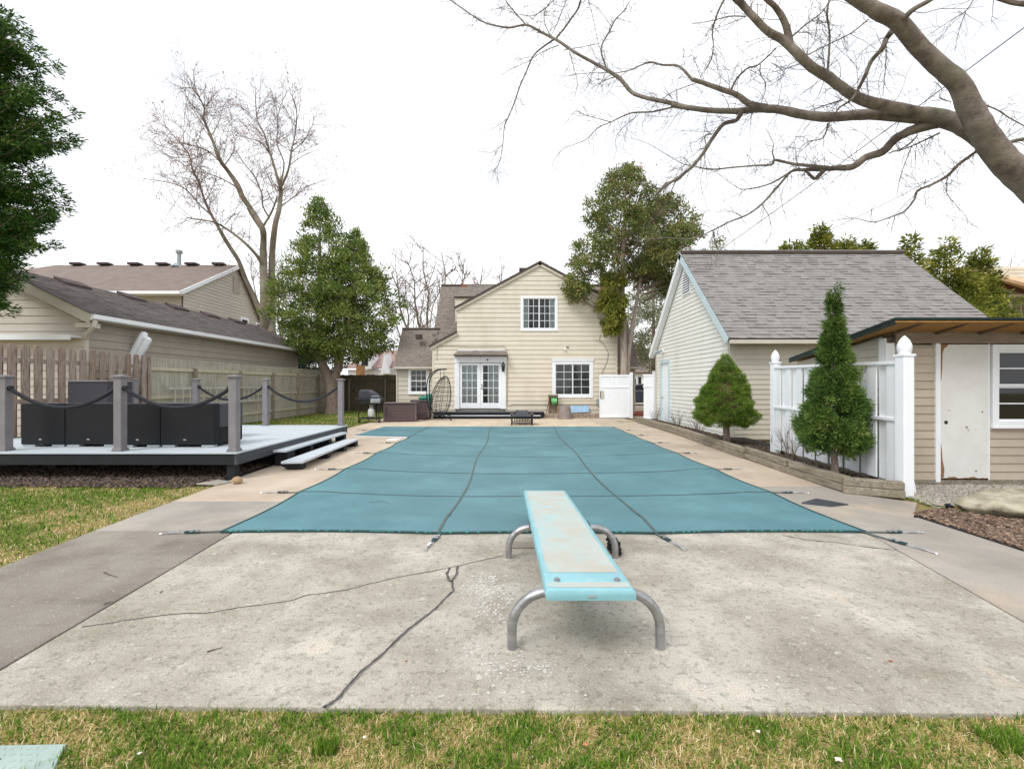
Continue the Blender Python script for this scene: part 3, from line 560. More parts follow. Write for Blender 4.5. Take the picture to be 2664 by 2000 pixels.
# ================================================================ BUILDING HELPERS
def FY(y): return lambda u, z, o=0: Vector((u, y-o, z))        # wall facing the camera
def FX(x, s=-1): return lambda u, z, o=0: Vector((x+s*o, u, z))  # wall facing -X (s=-1) or +X (s=1)
def siding(parent, m, fr, z0, z1, pitch, lf, rf, openings=(), proud=.027, name='siding_board', min_w=.05):
    z = z0
    while z < z1-.02:
        za, zb = z, min(z+pitch, z1); e = .002; zm = (za+zb)/2
        La, Ra, Lb, Rb = lf(za+e), rf(za+e), lf(zb-e), rf(zb-e)
        cuts = sorted([(o[0], o[1]) for o in openings if o[2] < zm < o[3]]); segs = []; c = La; cb = Lb
        for a, b_ in cuts: segs.append((c, a, cb, a)); c = cb = b_
        segs.append((c, Ra, cb, Rb)); rv = random.random()
        for l0, r0, l1, r1 in segs:
            if r0-l0 < min_w and r1-l1 < min_w: continue
            if r1 < l1: l1 = r1 = (l1+r1)/2
            b = MB(); b.add([fr(l0, za, proud), fr(r0, za, proud), fr(r1, zb+.004, .004), fr(l1, zb+.004, .004), fr(l0, za, -.01), fr(r0, za, -.01), fr(r1, zb+.004, -.01), fr(l1, zb+.004, -.01)],
                            [(0, 1, 2, 3), (0, 4, 5, 1), (1, 5, 6, 2), (3, 2, 6, 7), (0, 3, 7, 4)], rv)
            b.build(name, m, parent)
        z += pitch
def roof_slab(parent, pts, m, th=.08, name='roof', label=None):
    p = [Vector(q) for q in pts]; nrm = (p[1]-p[0]).cross(p[2]-p[0]).normalized()
    if nrm.z < 0: nrm = -nrm
    b = MB(); b.prism([q-nrm*.012 for q in p], -nrm*th, .5); return b.build(name, m, parent, label=label)
def shingles(parent, P0, U, V, u0, u1, vlen, m, tab=.30, exp=.14, th=.012, individual=0, seed=1, lim=None):
    rg = random.Random(seed); P0, U, V = Vector(P0), Vector(U).normalized(), Vector(V).normalized(); N = U.cross(V).normalized()
    if N.z < 0: N = -N
    rows = int(vlen/exp); mb = MB(); cnt = 0; proto = {}
    rotm = Matrix((U, V, N)).transposed().to_euler()
    for r_ in range(rows+1):
        v = r_*exp; L_ = min(exp*1.08, vlen-v)
        if L_ < .02: break
        a0, a1 = (u0, u1) if lim is None else lim(v)
        u = a0-rg.random()*tab
        while u < a1:
            wd = tab*rg.choice((.55, .7, .8, .95)); ua, ub = max(u, a0), min(u+wd-.004, a1)
            if ub-ua > .03:
                t = th*rg.choice((.5, .6, 1.3))
                if cnt < individual and ub-ua > wd*.98-.01:
                    key = (round(wd, 3), t)
                    if key not in proto:
                        b = MB(); h = (wd-.004)/2; b.add([(-h, -exp/2, t), (h, -exp/2, t), (h, exp*.56, .002), (-h, exp*.56, .002), (-h, -exp/2, -.006), (h, -exp/2, -.006)], [(0, 1, 2, 3), (0, 4, 5, 1), (1, 5, 2), (0, 3, 4)], 0)
                        o = b.build('shingle', m, parent, center=False); proto[key] = o
                    else: o = inst(proto[key], (0, 0, 0), parent, 'shingle')
                    o.location = P0+U*((ua+ub)/2)+V*(v+exp/2)-wpos(parent); o.rotation_euler = rotm; cnt += 1
                else:
                    q = lambda a, c, n_: P0+U*a+V*c+N*n_
                    mb.add([q(ua, v, t), q(ub, v, t), q(ub, v+L_, .002), q(ua, v+L_, .002), q(ua, v, -.006), q(ub, v, -.006)], [(0, 1, 2, 3), (0, 4, 5, 1), (1, 5, 2), (0, 3, 4)], rg.random())
            u += wd
    if mb.v: mb.build('roof_shingles', m, parent, kind='stuff')
def window(parent, x0, x1, z0, z1, y, cas=.09, split='slider', cols=3, rows=4, back='dark', cm=None, name='window', head=0, wp=0):
    """casing box with sashes, glazing bars, separate panes and what is seen behind the glass"""
    cm = cm or m_white; b = MB(); yo = y-.035; yi = y+.02; c = cas
    b.box(x0, x0+c, yo, yi, z0, z1); b.box(x1-c, x1, yo, yi, z0, z1); b.box(x0+c, x1-c, yo, yi, z1-c, z1); b.box(x0+c, x1-c, yo-.004, yi, z0, z0+c*.85)
    b.box(x0-.012, x1+.012, yo-.02, yi, z0-.025, z0)
    if head: b.box(x0-.03, x1+.03, yo-.03, yi, z1, z1+head); b.box(x0-.05, x1+.05, yo-.045, yi, z1+head, z1+head+.025)
    w_ = b.build(name, cm, parent, bevel=.004)
    ix0, ix1, iz0, iz1 = x0+c, x1-c, z0+c*.85, z1-c
    b = MB(); b.box(ix0-.01, ix1+.01, y+.09, y+.11, iz0-.01, iz1+.01); b.build('dark_room', m_interior, w_)
    parts = [(ix0, (ix0+ix1)/2, iz0, iz1, 0), ((ix0+ix1)/2, ix1, iz0, iz1, 1)] if split == 'slider' else [(ix0, ix1, (iz0+iz1)/2, iz1, 0), (ix0, ix1, iz0, (iz0+iz1)/2, 1)]
    for (a, b_, c_, d, k) in parts:
        f = .028; yy = y-.012+.018*k; s = MB()
        s.box(a, a+f, yy, yy+.02, c_, d); s.box(b_-f, b_, yy, yy+.02, c_, d); s.box(a+f, b_-f, yy, yy+.02, d-f, d); s.box(a+f, b_-f, yy, yy+.02, c_, c_+f)
        s.build('sash', cm, w_)
        ga, gb, gc, gd = a+f, b_-f, c_+f, d-f; mw = .009; g_ = MB()
        for i in range(1, cols): xx = ga+(gb-ga)*i/cols; g_.box(xx-mw, xx+mw, yy+.002, yy+.016, gc, gd)
        for j in range(1, rows):
            zz = gc+(gd-gc)*j/rows; 
            for i in range(cols): g_.box(ga+(gb-ga)*i/cols+mw*(i > 0), ga+(gb-ga)*(i+1)/cols-mw*(i < cols-1), yy+.002, yy+.016, zz-mw, zz+mw)
        if g_.v: g_.build('glazing_bars', cm, w_)
        pb_ = MB(); pw, ph = (gb-ga)/cols, (gd-gc)/rows; pb_.add([(-pw/2, 0, -ph/2), (pw/2, 0, -ph/2), (pw/2, 0, ph/2), (-pw/2, 0, ph/2)], [(0, 1, 2, 3)], .5); p_ = None
        for i in range(cols):
            for j in range(rows):
                loc = Vector((ga+pw*(i+.5), yy+.009, gc+ph*(j+.5)))
                if p_ is None: p_ = pb_.build('pane', m_glass, w_, center=False); p_.location = loc-wpos(w_)
                else: inst(p_, loc, w_, 'pane')
    if back in ('curtain', 'sides'):
        for (a, b_) in (((ix0, ix1),) if back == 'curtain' else ((ix0, ix0+(ix1-ix0)*.2), (ix1-(ix1-ix0)*.2, ix1))):
            b = MB(); n = int((b_-a)/.02); vs_ = []
            for i in range(n+1): x = a+(b_-a)*i/n; yy = y+.06+.014*math.sin(x*70)+.006*math.sin(x*31); vs_ += [(x, yy, iz0), (x, yy, iz1)]
            b.add(vs_, [(2*i, 2*i+2, 2*i+3, 2*i+1) for i in range(n)]); b.build('curtain', m_curtain, w_, smooth=True)
    if back == 'blind':
        b = MB(); z = iz0+.02
        while z < iz1-.02: b.add([(ix0, y+.05, z), (ix1, y+.05, z), (ix1, y+.07, z+.021), (ix0, y+.07, z+.021)], [(0, 1, 2, 3)]); z += .045
        b.build('blind', m_blind, w_, kind='stuff')
    return w_
def trimX(b, x, y0, y1, z0, z1, o=.03): b.box(x-o, x, y0, y1, z0, z1)
def hz(zx, zy, y=19.5): px, py = 1000+zx/3.3227, 660+zy/3.3227; return ((px-1332)*y/F, CZ-(py-1000)*y/F)

# ================================================================ HOUSE
HY = 19.5
H = empty('house', (1, 22, 0), 'cream lap-sided house with cross gable and white french doors beyond the pool', 'house')
GL, GR, GP = hz(628, 0)[0], 4.62, (1.235, 6.80)
WL = hz(420, 0)[0]
def hl(z):
    if z < 3.12: return WL
    if z < 3.735: return WL+(GL-WL)*(z-3.12)/(3.735-3.12)
    if z < 4.83: return GL
    return GL+(GP[0]-GL)*(z-4.83)/(6.74-4.83)
def hr(z): return GR if z < 4.95 else GR+(GP[0]-GR)*(z-4.95)/(6.74-4.95)
def rect(a, b_, c, d): (x0, z1), (x1, z0) = hz(a, b_), hz(c, d); return (x0, x1, z0, z1)
UW = rect(1178, 366, 1498, 664); RW = rect(1452, 928, 1803, 1240); DR = rect(608, 885, 1050, 1340)
siding(H, m_cream, FY(HY), .12, 6.74, .2035, hl, hr, [(UW[0]+.02, UW[1]-.02, UW[2]+.05, UW[3]-.05), (RW[0]+.02, RW[1]-.02, RW[2]+.05, RW[3]), (DR[0]+.05, DR[1]-.05, .2, DR[3]-.03)])
b = MB()                                                    # wall core behind the boards with true openings
pts = [(WL, 0), (GR, 0), (GR, 4.95), (GP[0], 6.72), (GL, 4.83), (GL, 3.735), (WL, 3.12)]
b.prism([(x, HY+.13, z) for x, z in pts], (0, 1.2, 0), .5); b.build('wall', m_cream, H)
b = MB(); b.box(WL-.02, GR, HY-.005, HY+.1, 0, .12, .5); b.build('foundation', m_util, H)
b = MB(); b.box(WL-.03, WL+.06, HY-.024, HY+.05, .1, 3.1); b.build('corner_trim', m_cream, H); b = MB(); b.box(GR-.05, GR+.03, HY-.024, HY+.05, .1, 4.9); b.build('corner_trim', m_cream, H)
def gable_roof(P, Q, y0, y1, m, th=.05):                    # slope strip between two front points
    return roof_slab(H, [(P[0], y0, P[1]), (Q[0], y0, Q[1]), (Q[0], y1, Q[1]), (P[0], y1, P[1])], m, th)
for (P, Q) in (((-2.56, 4.82), (1.235, 6.86)), ((1.235, 6.86), (4.78, 4.95)), ((-3.66, 3.14), (-2.44, 3.79))):
    gable_roof(P, Q, HY-.14, 24 if Q[1] > 4 else 22, m_drip, .07)
    U_ = Vector((0, 1, 0)); lo, hi = (P, Q) if P[1] < Q[1] else (Q, P)
    V_ = Vector((hi[0]-lo[0], 0, hi[1]-lo[1])); shingles(H, (lo[0], HY-.14, lo[1]), U_, V_, 0, 4.4 if Q[1] > 4 else 2.2, V_.length, m_brownroof, th=.01, seed=3)
    b = MB(); d_ = Vector((Q[0]-P[0], 0, Q[1]-P[1])).normalized(); n_ = Vector((-d_.z, 0, d_.x)); n_ = n_ if n_.z > 0 else -n_
    b.beam(Vector((P[0], HY-.07, P[1]))-n_*.13, Vector((Q[0], HY-.07, Q[1]))-n_*.13, .05, .10, n_); b.build('rake_board', m_cream, H)
# main side-gabled body and its lower wing
K, Y0m = 1.156, 20.5
def rz(y): return 2.38+K*(y-Y0m)
for (xl, xr, yt) in ((-5.47, -3.6, 22.1), (-3.9, 5.88, 24.42)):
    roof_slab(H, [(xl, 20.35, rz(20.35)), (xr, 20.35, rz(20.35)), (xr, yt, rz(yt)), (xl, yt, rz(yt))], m_brownroof, .09)
    roof_slab(H, [(xl, yt, rz(yt)), (xr, yt, rz(yt)), (xr, 2*yt-20.35, rz(20.35)), (xl, 2*yt-20.35, rz(20.35))], m_brownroof, .09)
    V_ = Vector((0, 1, K)); shingles(H, (0, 20.35, rz(20.35)), (1, 0, 0), V_, xl, xr, (yt-20.35)*V_.length, m_brownroof, seed=5, th=.014, exp=.15)
    b = MB(); b.beam((xl, yt, rz(yt)+.01), (xr, yt, rz(yt)+.01), .24, .05); b.build('ridge_cap', m_brownroof, H)
b = MB(); pr = [(0, 20.72, 0), (0, 20.72, 2.42), (0, 24.42, rz(24.42)-.13), (0, 28.1, 2.42), (0, 28.1, 0)]
b.prism([(-3.82, p[1], p[2]) for p in pr], (9.6, 0, 0), .5); b.build('wall', m_cream, H)
b = MB(); b.prism([(-5.36, p[1], p[2]) for p in [(0, 20.72, 0), (0, 20.72, 2.42), (0, 22.1, rz(22.1)-.13), (0, 23.5, 2.42), (0, 23.5, 0)]], (1.55, 0, 0), .5); b.build('wall', m_cream, H)
(wx0, wz1), (wx1, wz0) = hz(208, 985, 20.6), hz(385, 1210, 20.6)
siding(H, m_tan, FY(20.62), .1, 2.36, .215, lambda z: -5.36, lambda z: WL+.2, [(wx0+.02, wx1-.02, wz0+.04, wz1-.04)])
siding(H, m_tan, FY(20.62), .1, 2.36, .215, lambda z: GR, lambda z: 5.68, [])
b = MB(); b.box(-5.39, -5.33, 20.56, 20.72, .05, 2.38); b.box(5.66, 5.74, 20.56, 20.72, .05, 2.38); b.box(-5.46, WL, 20.33, 20.43, 2.16, 2.25); b.box(GR, 5.9, 20.33, 20.43, 2.16, 2.25); b.build('eave_gutter', m_tan, H)
window(H, wx0, wx1, wz0, wz1, 20.6, .10, 'hung', 3, 2, 'blind')
window(H, *UW, HY, .10, 'slider', 3, 4, 'sides'); window(H, *RW, HY, .13, 'slider', 2, 4, 'blind', head=.09)
b = MB(); b.box(-2.70, -.6, 21.0, 21.2, 4.4, 5.56); dm = b.build('dormer', m_cream, H)
roof_slab(dm, [(-2.76, 20.9, 5.6), (-.6, 20.9, 5.6), (-.6, 24.4, 6.92), (-2.76, 24.4, 6.92)], m_drip, .05)
shingles(dm, (0, 20.9, 5.6), (1, 0, 0), (0, 3.5, 1.32), -2.76, -.6, 3.72, m_brownroof, seed=8)
for zx, zy, yy in ((300, 715, 21.2), (690, 285, 23.9), (1893, 300, 23.9)):
    x, z = hz(zx, zy, yy); b = MB(); b.box(x-.14, x+.14, yy-.2, yy+.1, z-.13, z+.08); b.build('roof_vent', m_drip if zy == 715 else m_redbrick, H, bevel=.01)
b = MB(); x, z = hz(1215, 150, 23); b.tube([(x, 23, 5.6), (x, 23, z+.1)], .1, 10); b.box(x-.3, x+.3, 22.8, 23.2, z+.02, z+.12); b.build('chimney', m_drip, H)
# ---- french doors with hood
D = DR; dz0 = D[2]; b = MB(); y = HY
b.box(D[0], D[0]+.20, y-.07, y+.02, dz0, D[3]-.28); b.box(D[1]-.20, D[1], y-.07, y+.02, dz0, D[3]-.28)
b.box(D[0]-.02, D[1]+.02, y-.09, y+.02, D[3]-.28, D[3]-.07); b.box(D[0]-.05, D[1]+.05, y-.12, y+.02, D[3]-.07, D[3]-.02)
b.box((D[0]+D[1])/2-.05, (D[0]+D[1])/2+.05, y-.11, y-.09, D[3]-.28, D[3]-.07); b.box(D[0]-.015, D[0]+.215, y-.085, y-.07, dz0, dz0+.12); b.box(D[1]-.215, D[1]+.015, y-.085, y-.07, dz0, dz0+.12)
for s in (D[0], D[1]-.20):
    for k in (.05, .1, .15): b.box(s+k-.006, s+k+.006, y-.076, y-.07, dz0+.15, D[3]-.33)
dsur = b.build('door_surround', m_white, H, bevel=.004)
hx0, hz1 = hz(640, 838); hx1, _ = hz(1040, 838); ex0, ez = hz(610, 880); ex1, _ = hz(1066, 880)
hb_ = MB(); hb_.add([(ex0, y-.42, ez), (ex1, y-.42, ez), (hx1, y, hz1), (hx0, y, hz1), (ex0, y, ez), (ex1, y, ez), (ex0, y-.42, ez-.04), (ex1, y-.42, ez-.04), (ex0, y, ez-.04), (ex1, y, ez-.04)],
     [(0, 1, 2, 3), (0, 3, 4), (1, 5, 2), (0, 6, 7, 1), (1, 7, 9, 5), (0, 4, 8, 6), (6, 8, 9, 7)]); hood = hb_.build('door_hood', m_drip, H)
V_ = Vector((0, .42, hz1-ez)); shingles(hood, (0, y-.425, ez+.004), (1, 0, 0), V_, ex0, ex1, V_.length, m_brownroof, exp=.11, seed=9, lim=lambda v: (ex0+(hx0-ex0)*v/V_.length, ex1+(hx1-ex1)*v/V_.length))
b = MB(); b.box(hx0-.02, hx1+.02, y-.03, y, hz1-.005, hz1+.035); b.build('flashing', m_white, hood)
b = MB(); b.box(D[0]+.2, D[1]-.2, y+.1, y+.12, dz0, D[3]-.28); b.build('dark_room', m_interior, dsur)
xm = (D[0]+D[1])/2; dt = D[3]-.30
for side in (0, 1):
    a, c = (D[0]+.205, xm-.004) if side == 0 else (xm+.004, D[1]-.205)
    st = .115; ga, gb, gc, gd = a+st, c-st, dz0+.26, dt-.11; b = MB()
    if side == 0: gb -= .02
    b.box(a, ga, y, y+.045, dz0+.02, dt); b.box(gb, c, y, y+.045, dz0+.02, dt); b.box(ga, gb, y, y+.045, dz0+.02, gc); b.box(ga, gb, y, y+.045, gd, dt)
    leaf = b.build('door', m_white, H, bevel=.003); g_ = MB()
    for i in (1, 2): xx = ga+(gb-ga)*i/3; g_.box(xx-.011, xx+.011, y+.005, y+.04, gc, gd)
    for j in (1, 2, 3, 4):
        zz = gc+(gd-gc)*j/5
        for i in range(3): g_.box(ga+(gb-ga)*i/3+.011*(i > 0), ga+(gb-ga)*(i+1)/3-.011*(i < 2), y+.005, y+.04, zz-.011, zz+.011)
    g_.build('glazing_bars', m_white, leaf); pw, ph = (gb-ga)/3, (gd-gc)/5; p_ = None
    for i in range(3):
        for j in range(5):
            loc = Vector((ga+pw*(i+.5), y+.02, gc+ph*(j+.5)))
            if p_ is None:
                q_ = MB(); q_.add([(-pw/2, 0, -ph/2), (pw/2, 0, -ph/2), (pw/2, 0, ph/2), (-pw/2, 0, ph/2)], [(0, 1, 2, 3)], .5); p_ = q_.build('pane', m_glass, leaf, center=False); p_.location = loc-wpos(leaf)
            else: inst(p_, loc, leaf, 'pane')
    ca = ga if side == 0 else ga+pw*1.02
    b = MB(); n = 50; vs_ = []
    for i in range(n+1): x = ca+(gb-ca)*i/n; yy = y+.07+.014*math.sin(x*55)+.006*math.sin(x*23); vs_ += [(x, yy, gc), (x, yy, gd)]
    b.add(vs_, [(2*i, 2*i+2, 2*i+3, 2*i+1) for i in range(n)]); b.build('curtain', m_curtain, leaf, smooth=True)
for zz in (1136, 1164):
    x, z = hz(843, zz); b = MB(); b.tube([(x, y, z), (x, y-.03, z), (x, y-.05, z), (x, y-.07, z)], [.014, .014, .032, .022], 10); b.build('door_knob', m_black, H)
x, z = hz(893, 918); b = MB(); b.box(x-.03, x+.03, y-.13, y-.09, z-.03, z+.03); b.build('doorbell_camera', m_black, H)
# lantern
x, z = hz(1028, 980); L_ = empty('wall_lantern', (x, y-.2, z), 'black carriage lantern on the right door pilaster', 'lantern')
b = MB(); b.lathe((x, y-.2, z-.17), [(.02, 0), (.05, .02), (.065, .05)], 8); b.lathe((x, y-.2, z+.11), [(.085, 0), (.06, .05), (.02, .09), (.008, .13)], 8)
for k in range(6): t = k*math.pi/3; b.beam((x+.06*math.cos(t), y-.2+.06*math.sin(t), z-.12), (x+.075*math.cos(t), y-.2+.075*math.sin(t), z+.11), .012, .012)
b.build('lantern_cage', m_black, L_); b = MB(); b.lathe((x, y-.2, z-.11), [(.05, 0), (.062, .21)], 8); b.build('lantern_glass', m_glass, L_)
b = MB(); b.box(x-.05, x+.05, y-.085, y-.07, z-.2, z+.06); b.tube([(x, y-.08, z-.08), (x, y-.14, z-.2), (x, y-.2, z-.18)], .012, 6); b.build('bracket', m_black, L_)
# cables, camera, box
def cable(name, pts, r, m, lab, cat='cable', parent=None, sag=0):
    P = [Vector(p) for p in pts]; b = MB()
    if sag:
        A, B = P[0], P[-1]; P = [A.lerp(B, k/24)-Vector((0, 0, sag*4*(k/24)*(1-k/24))) for k in range(25)]
    b.tube(P, r, 5); o = b.build(name, m, parent); return tag(o, lab, cat) if not parent else o
def hp(zx, zy, o=.04): x, z = hz(zx, zy); return (x, HY-o, z)
cable('wall_cable', [hp(455, 920), hp(460, 800), hp(560, 797), hp(760, 805), hp(1035, 800), hp(1058, 830), hp(1066, 900), hp(1062, 1290), hp(1068, 1316), hp(1110, 1302), hp(1400, 1302), hp(1840, 1300)], .008, m_filler, 'thin dark cable stapled round the french doors', parent=H)
cable('wall_cable', [hp(1870, 700), hp(1855, 740), hp(1900, 790), hp(1935, 860), hp(1925, 930), hp(1880, 1030), hp(1860, 1130), hp(1872, 1200), hp(1868, 1255)], .009, m_filler, '', parent=H)
cable('wall_cable', [hp(1820, 745), hp(1870, 770), hp(2010, 768)], .007, m_filler, '', parent=H)
b = MB(); x, z = hz(1560, 827); b.blob((x, HY-.09, z), (.05, .06, .05), 10, 6); b.box(x-.02, x+.02, HY-.06, HY-.02, z, z+.04); b.build('security_camera', m_white, H)
b = MB(); x, z = hz(1582, 808); b.tube([(x-.05, HY-.03, z), (x+.06, HY-.05, z)], .02, 6); b.build('cable_hook', m_charcoal, H)
b = MB(); x0, z1 = hz(1832, 1256); x1, z0 = hz(1873, 1300); b.box(x0, x1, HY-.14, HY-.02, z0, z1); b.box(x0-.01, x1+.01, HY-.15, HY-.02, z1-.03, z1+.01); b.tube([((x0+x1)/2+.05, HY-.08, z0), ((x0+x1)/2+.05, HY-.08, .15)], .02, 6); b.build('meter_box', m_util, H, bevel=.005)
# black landing with one step below the doors
S = empty('door_step', (-.5, 18.9, 0), 'long low black two-level wooden landing under the french doors', 'step')
(sx0, _), (sx1, _) = hz(425, 0, 18.9), hz(1378, 0, 18.9)
b = MB(); b.box(sx0, sx1, 18.85, 19.46, .0, .235); b.build('riser', m_charcoal, S)
b = MB(); b.box(sx0-.02, sx1+.02, 18.80, 19.46, .235, .265); b.build('tread', m_slate, S, bevel=.004)
(sx2, _) = hz(1345, 0, 18.6)
b = MB(); b.box(sx0+.05, sx2, 18.52, 18.848, 0, .115); b.build('riser', m_charcoal, S)
b = MB(); b.box(sx0+.03, sx2+.02, 18.48, 18.798, .116, .142); b.build('tread', m_deckboard, S, bevel=.004)
# ================================================================ GARAGE
G = empty('garage', (8.9, 14.2, 0), 'pale sided garage with tall grey shingle roof right of the pool', 'garage')
gx, gy0, gy1, gym = 5.57, 11.27, 17.05, 14.16; KS = .955; er = 2.60; ey = 10.95
def grz(y): return er+KS*(y-ey) if y < gym else er+KS*(2*gym-ey-y)
RZ = grz(gym)
gl = lambda z: gy0 if z < grz(gy0)-.1 else gym-(RZ-.1-z)/KS
gr_ = lambda z: gy1 if z < grz(gy1)-.1 else gym+(RZ-.1-z)/KS
gd0, gd1 = 15.52, 16.50
siding(G, m_creamlit, FX(gx), .05, RZ-.12, .127, gl, gr_, [(gd0, gd1, .0, 2.36)], proud=.022)
siding(G, m_tan, FY(gy0), .05, 2.86, .127, lambda z: gx+.02, lambda z: 12.3, [], proud=.022)  # darker tone paints this wall as the less lit side of the garage
b = MB(); b.prism([(gx+.06, gy0+.03, 0), (gx+.06, gy1-.03, 0), (gx+.06, gy1-.03, grz(gy1)-.12), (gx+.06, gym, RZ-.14), (gx+.06, gy0+.03, grz(gy0)-.12)], (6.7, 0, 0), .5); b.build('wall', m_tan, G)
b = MB(); b.box(gx-.028, gx+.09, gy0-.028, gy0-.002, 0, 2.8); b.box(gx-.028, gx-.002, gy0-.002, gy0+.09, 0, 2.8); b.build('corner_trim', m_tan, G); b = MB(); b.box(gx-.028, gx+.0, gy1-.09, gy1+.03, 0, 2.8); b.build('corner_trim', m_tan, G)
for s in (0, 1):
    y_e = ey if s == 0 else 2*gym-ey
    roof_slab(G, [(gx-.18, y_e, er), (12.42, y_e, er), (12.42, gym, RZ), (gx-.18, gym, RZ)], m_drip, .07)
    b = MB(); dd = Vector((0, gym-y_e, RZ-er)).normalized(); nn = Vector((0, -dd.z, dd.y)); nn = nn if nn.z > 0 else -nn
    b.beam(Vector((gx-.19, y_e, er))-nn*.11, Vector((gx-.19, gym, RZ))-nn*.11, .035, .18, nn)
    b.build('rake_board', m_blueish if s == 0 else m_white, G)
    b = MB(); b.beam(Vector((gx-.10, y_e, er))-nn*.19, Vector((gx-.10, gym, RZ))-nn*.19, .14, .02, nn); b.build('soffit', m_white, G)
V_ = Vector((0, gym-ey, RZ-er)); shingles(G, (0, ey-.03, er-.02), (1, 0, 0), V_, gx-.2, 12.44, V_.length, m_greyroof, individual=300, seed=21, th=.02)
b = MB(); b.beam((gx-.2, gym, RZ+.02), (12.44, gym, RZ+.02), .30, .035); b.build('ridge_vent', m_greyroof, G); b = MB(); b.beam((gx-.2, gym-.13, RZ-.04), (12.44, gym-.13, RZ-.04), .02, .07); b.build('ridge_gap', m_drip, G)
b = MB(); b.box(gx-.2, 12.4, ey-.10, ey-.02, er-.16, er-.06); b.box(gx-.2, 12.4, ey-.02, gy0-.02, er-.13, er-.11); b.build('gutter', m_tan, G, bevel=.01)
# gable vent with louvres
vy, vz, vw = 14.05, 4.72, .33; b = MB(); P = [(vy-vw, vz-.42), (vy+vw, vz-.42), (vy+vw, vz+.05)]+[(vy+vw*math.cos(t), vz+.05+.36*math.sin(t)) for t in [k*math.pi/10 for k in range(1, 10)]]+[(vy-vw, vz+.05)]
b.prism([(gx-.045, p[0], p[1]) for p in P], (.03, 0, 0)); gv = b.build('gable_vent', m_white, G); P2 = [(p[0]*.82+vy*.18, p[1]*.82+(vz-.05)*.18) for p in P]
b = MB(); b.prism([(gx-.05, p[0], p[1]) for p in P2], (.004, 0, 0)); b.build('vent_opening', m_slate, gv)
for k in range(8):
    z = vz-.33+k*.078; hw = vw*.8 if z < vz+.02 else .8*vw*math.sqrt(max(0, 1-((z-vz-.0)/.34)**2)); b = MB(); b.prism([(gx-.075, vy-hw, z), (gx-.05, vy-hw, z+.05), (gx-.046, vy-hw, z+.05), (gx-.07, vy-hw, z)], (0, 2*hw, 0)); b.build('louvre', m_white, gv)
b = MB(); b.box(gx-.05, gx+.02, gd0-.0, gd0+.12, 0, 2.33); b.box(gx-.05, gx+.02, gd1-.12, gd1, 0, 2.33); b.box(gx-.05, gx+.02, gd0+.12, gd1-.12, 2.21, 2.33); fr_ = b.build('door_frame', m_blueish, G)
b = MB(); b.box(gx+.0, gx+.04, gd0+.125, gd1-.125, .03, 2.2); dd_ = b.build('door', m_white, G)
b = MB(); b.tube([(gx, gd1-.2, 1.0), (gx-.05, gd1-.2, 1.0), (gx-.07, gd1-.2, 1.0)], [.012, .03, .02], 8); b.build('handle', m_steel, dd_)
ly = 15.9; fl = empty('security_light', (gx-.1, 16.2, 2.66), 'twin-head security light high on the garage gable wall', 'light')
b = MB(); b.box(gx-.06, gx-.02, 16.1, 16.3, 2.6, 2.72); b.build('base_plate', m_white, fl)
for s in (-1, 1):
    b = MB(); b.tube([(gx-.06, 16.2, 2.66), (gx-.16, 16.2+s*.12, 2.68)], .012, 6); b.tube([(gx-.14, 16.2+s*.1, 2.70), (gx-.19, 16.2+s*.14, 2.66), (gx-.27, 16.2+s*.2, 2.6)], [.03, .045, .06], 10); b.build('lamp_head', m_util, fl)
# ================================================================ SHED
S = empty('shed', (7, 7.3, 0), 'low tan vinyl-sided shed with a peeling white door and green-edged flat roof', 'shed')
sx, sy = 5.36, 6.33
dx0, dx1, dzt = 6.06, 6.83, 2.03; sw0, sw1, swz0, swz1 = 6.845, 7.95, .84, 2.01
siding(S, m_shed, FY(sy), .08, 2.0, .118, lambda z: sx, lambda z: 9.2, [(dx0, dx1, 0, dzt), (sw0, sw1, swz0+.02, swz1)], proud=.02)
siding(S, m_tan, FX(sx), .08, 2.08, .118, lambda z: sy, lambda z: 8.3-max(0, (z-1.86))*8, [], proud=.02)
b = MB(); b.prism([(sx+.03, sy+.12, 0), (sx+.03, 8.3, 0), (sx+.03, 8.3, 1.84), (sx+.03, sy+.12, 2.14)], (3.8, 0, 0), .5); b.build('wall', m_tan, S)
b = MB(); b.box(sx-.035, sx+.09, sy-.035, sy-.02, 0.05, 2.03); b.box(sx-.035, sx-.02, sy-.02, sy+.09, 0.05, 2.1); b.build('corner_trim', m_white, S)
b = MB(); b.box(sx+.1, 9.2, sy-.05, sy-.021, 2.025, 2.22); b.build('fascia_board', m_shedband, S)
b = MB(); b.box(sx, 9.2, sy-.03, sy+.3, 0.0, .078); b.build('sill_beam', m_timber, S)
ry0, ry1 = 5.80, 8.45; rzt = lambda y: 2.285-(y-ry0)*.142
roof_slab(S, [(5.03, ry0, rzt(ry0)), (9.4, ry0, rzt(ry0)), (9.4, ry1, rzt(ry1)), (5.30, ry1, rzt(ry1))], m_osb, .018, 'roof_sheathing')
b = MB(); b.prism([(5.02, ry0-.01, rzt(ry0)), (9.42, ry0-.01, rzt(ry0)), (9.42, ry1, rzt(ry1)), (5.29, ry1, rzt(ry1))], (0, 0, .034)); b.build('roof_felt', m_greenedge, S)
b = MB(); b.beam((5.035, ry0, rzt(ry0)-.03), (5.30, ry1, rzt(ry1)-.03), .014, .05); b.build('edge_flashing', m_greenedge, S)
for x in (5.42, 6.03, 6.64, 7.25, 7.86, 8.47):
    b = MB(); z = rzt(ry0)-.02; b.prism([(x-.022, ry0+.12, z-.03), (x-.022, ry0+.04, z-.025), (x-.022, sy+.1, z-.15), (x-.022, sy+.1, z-.09), (x-.022, ry0+.12, z-.025)][1:], (.045, 0, 0)); b.build('rafter_tail', m_rafter, S)
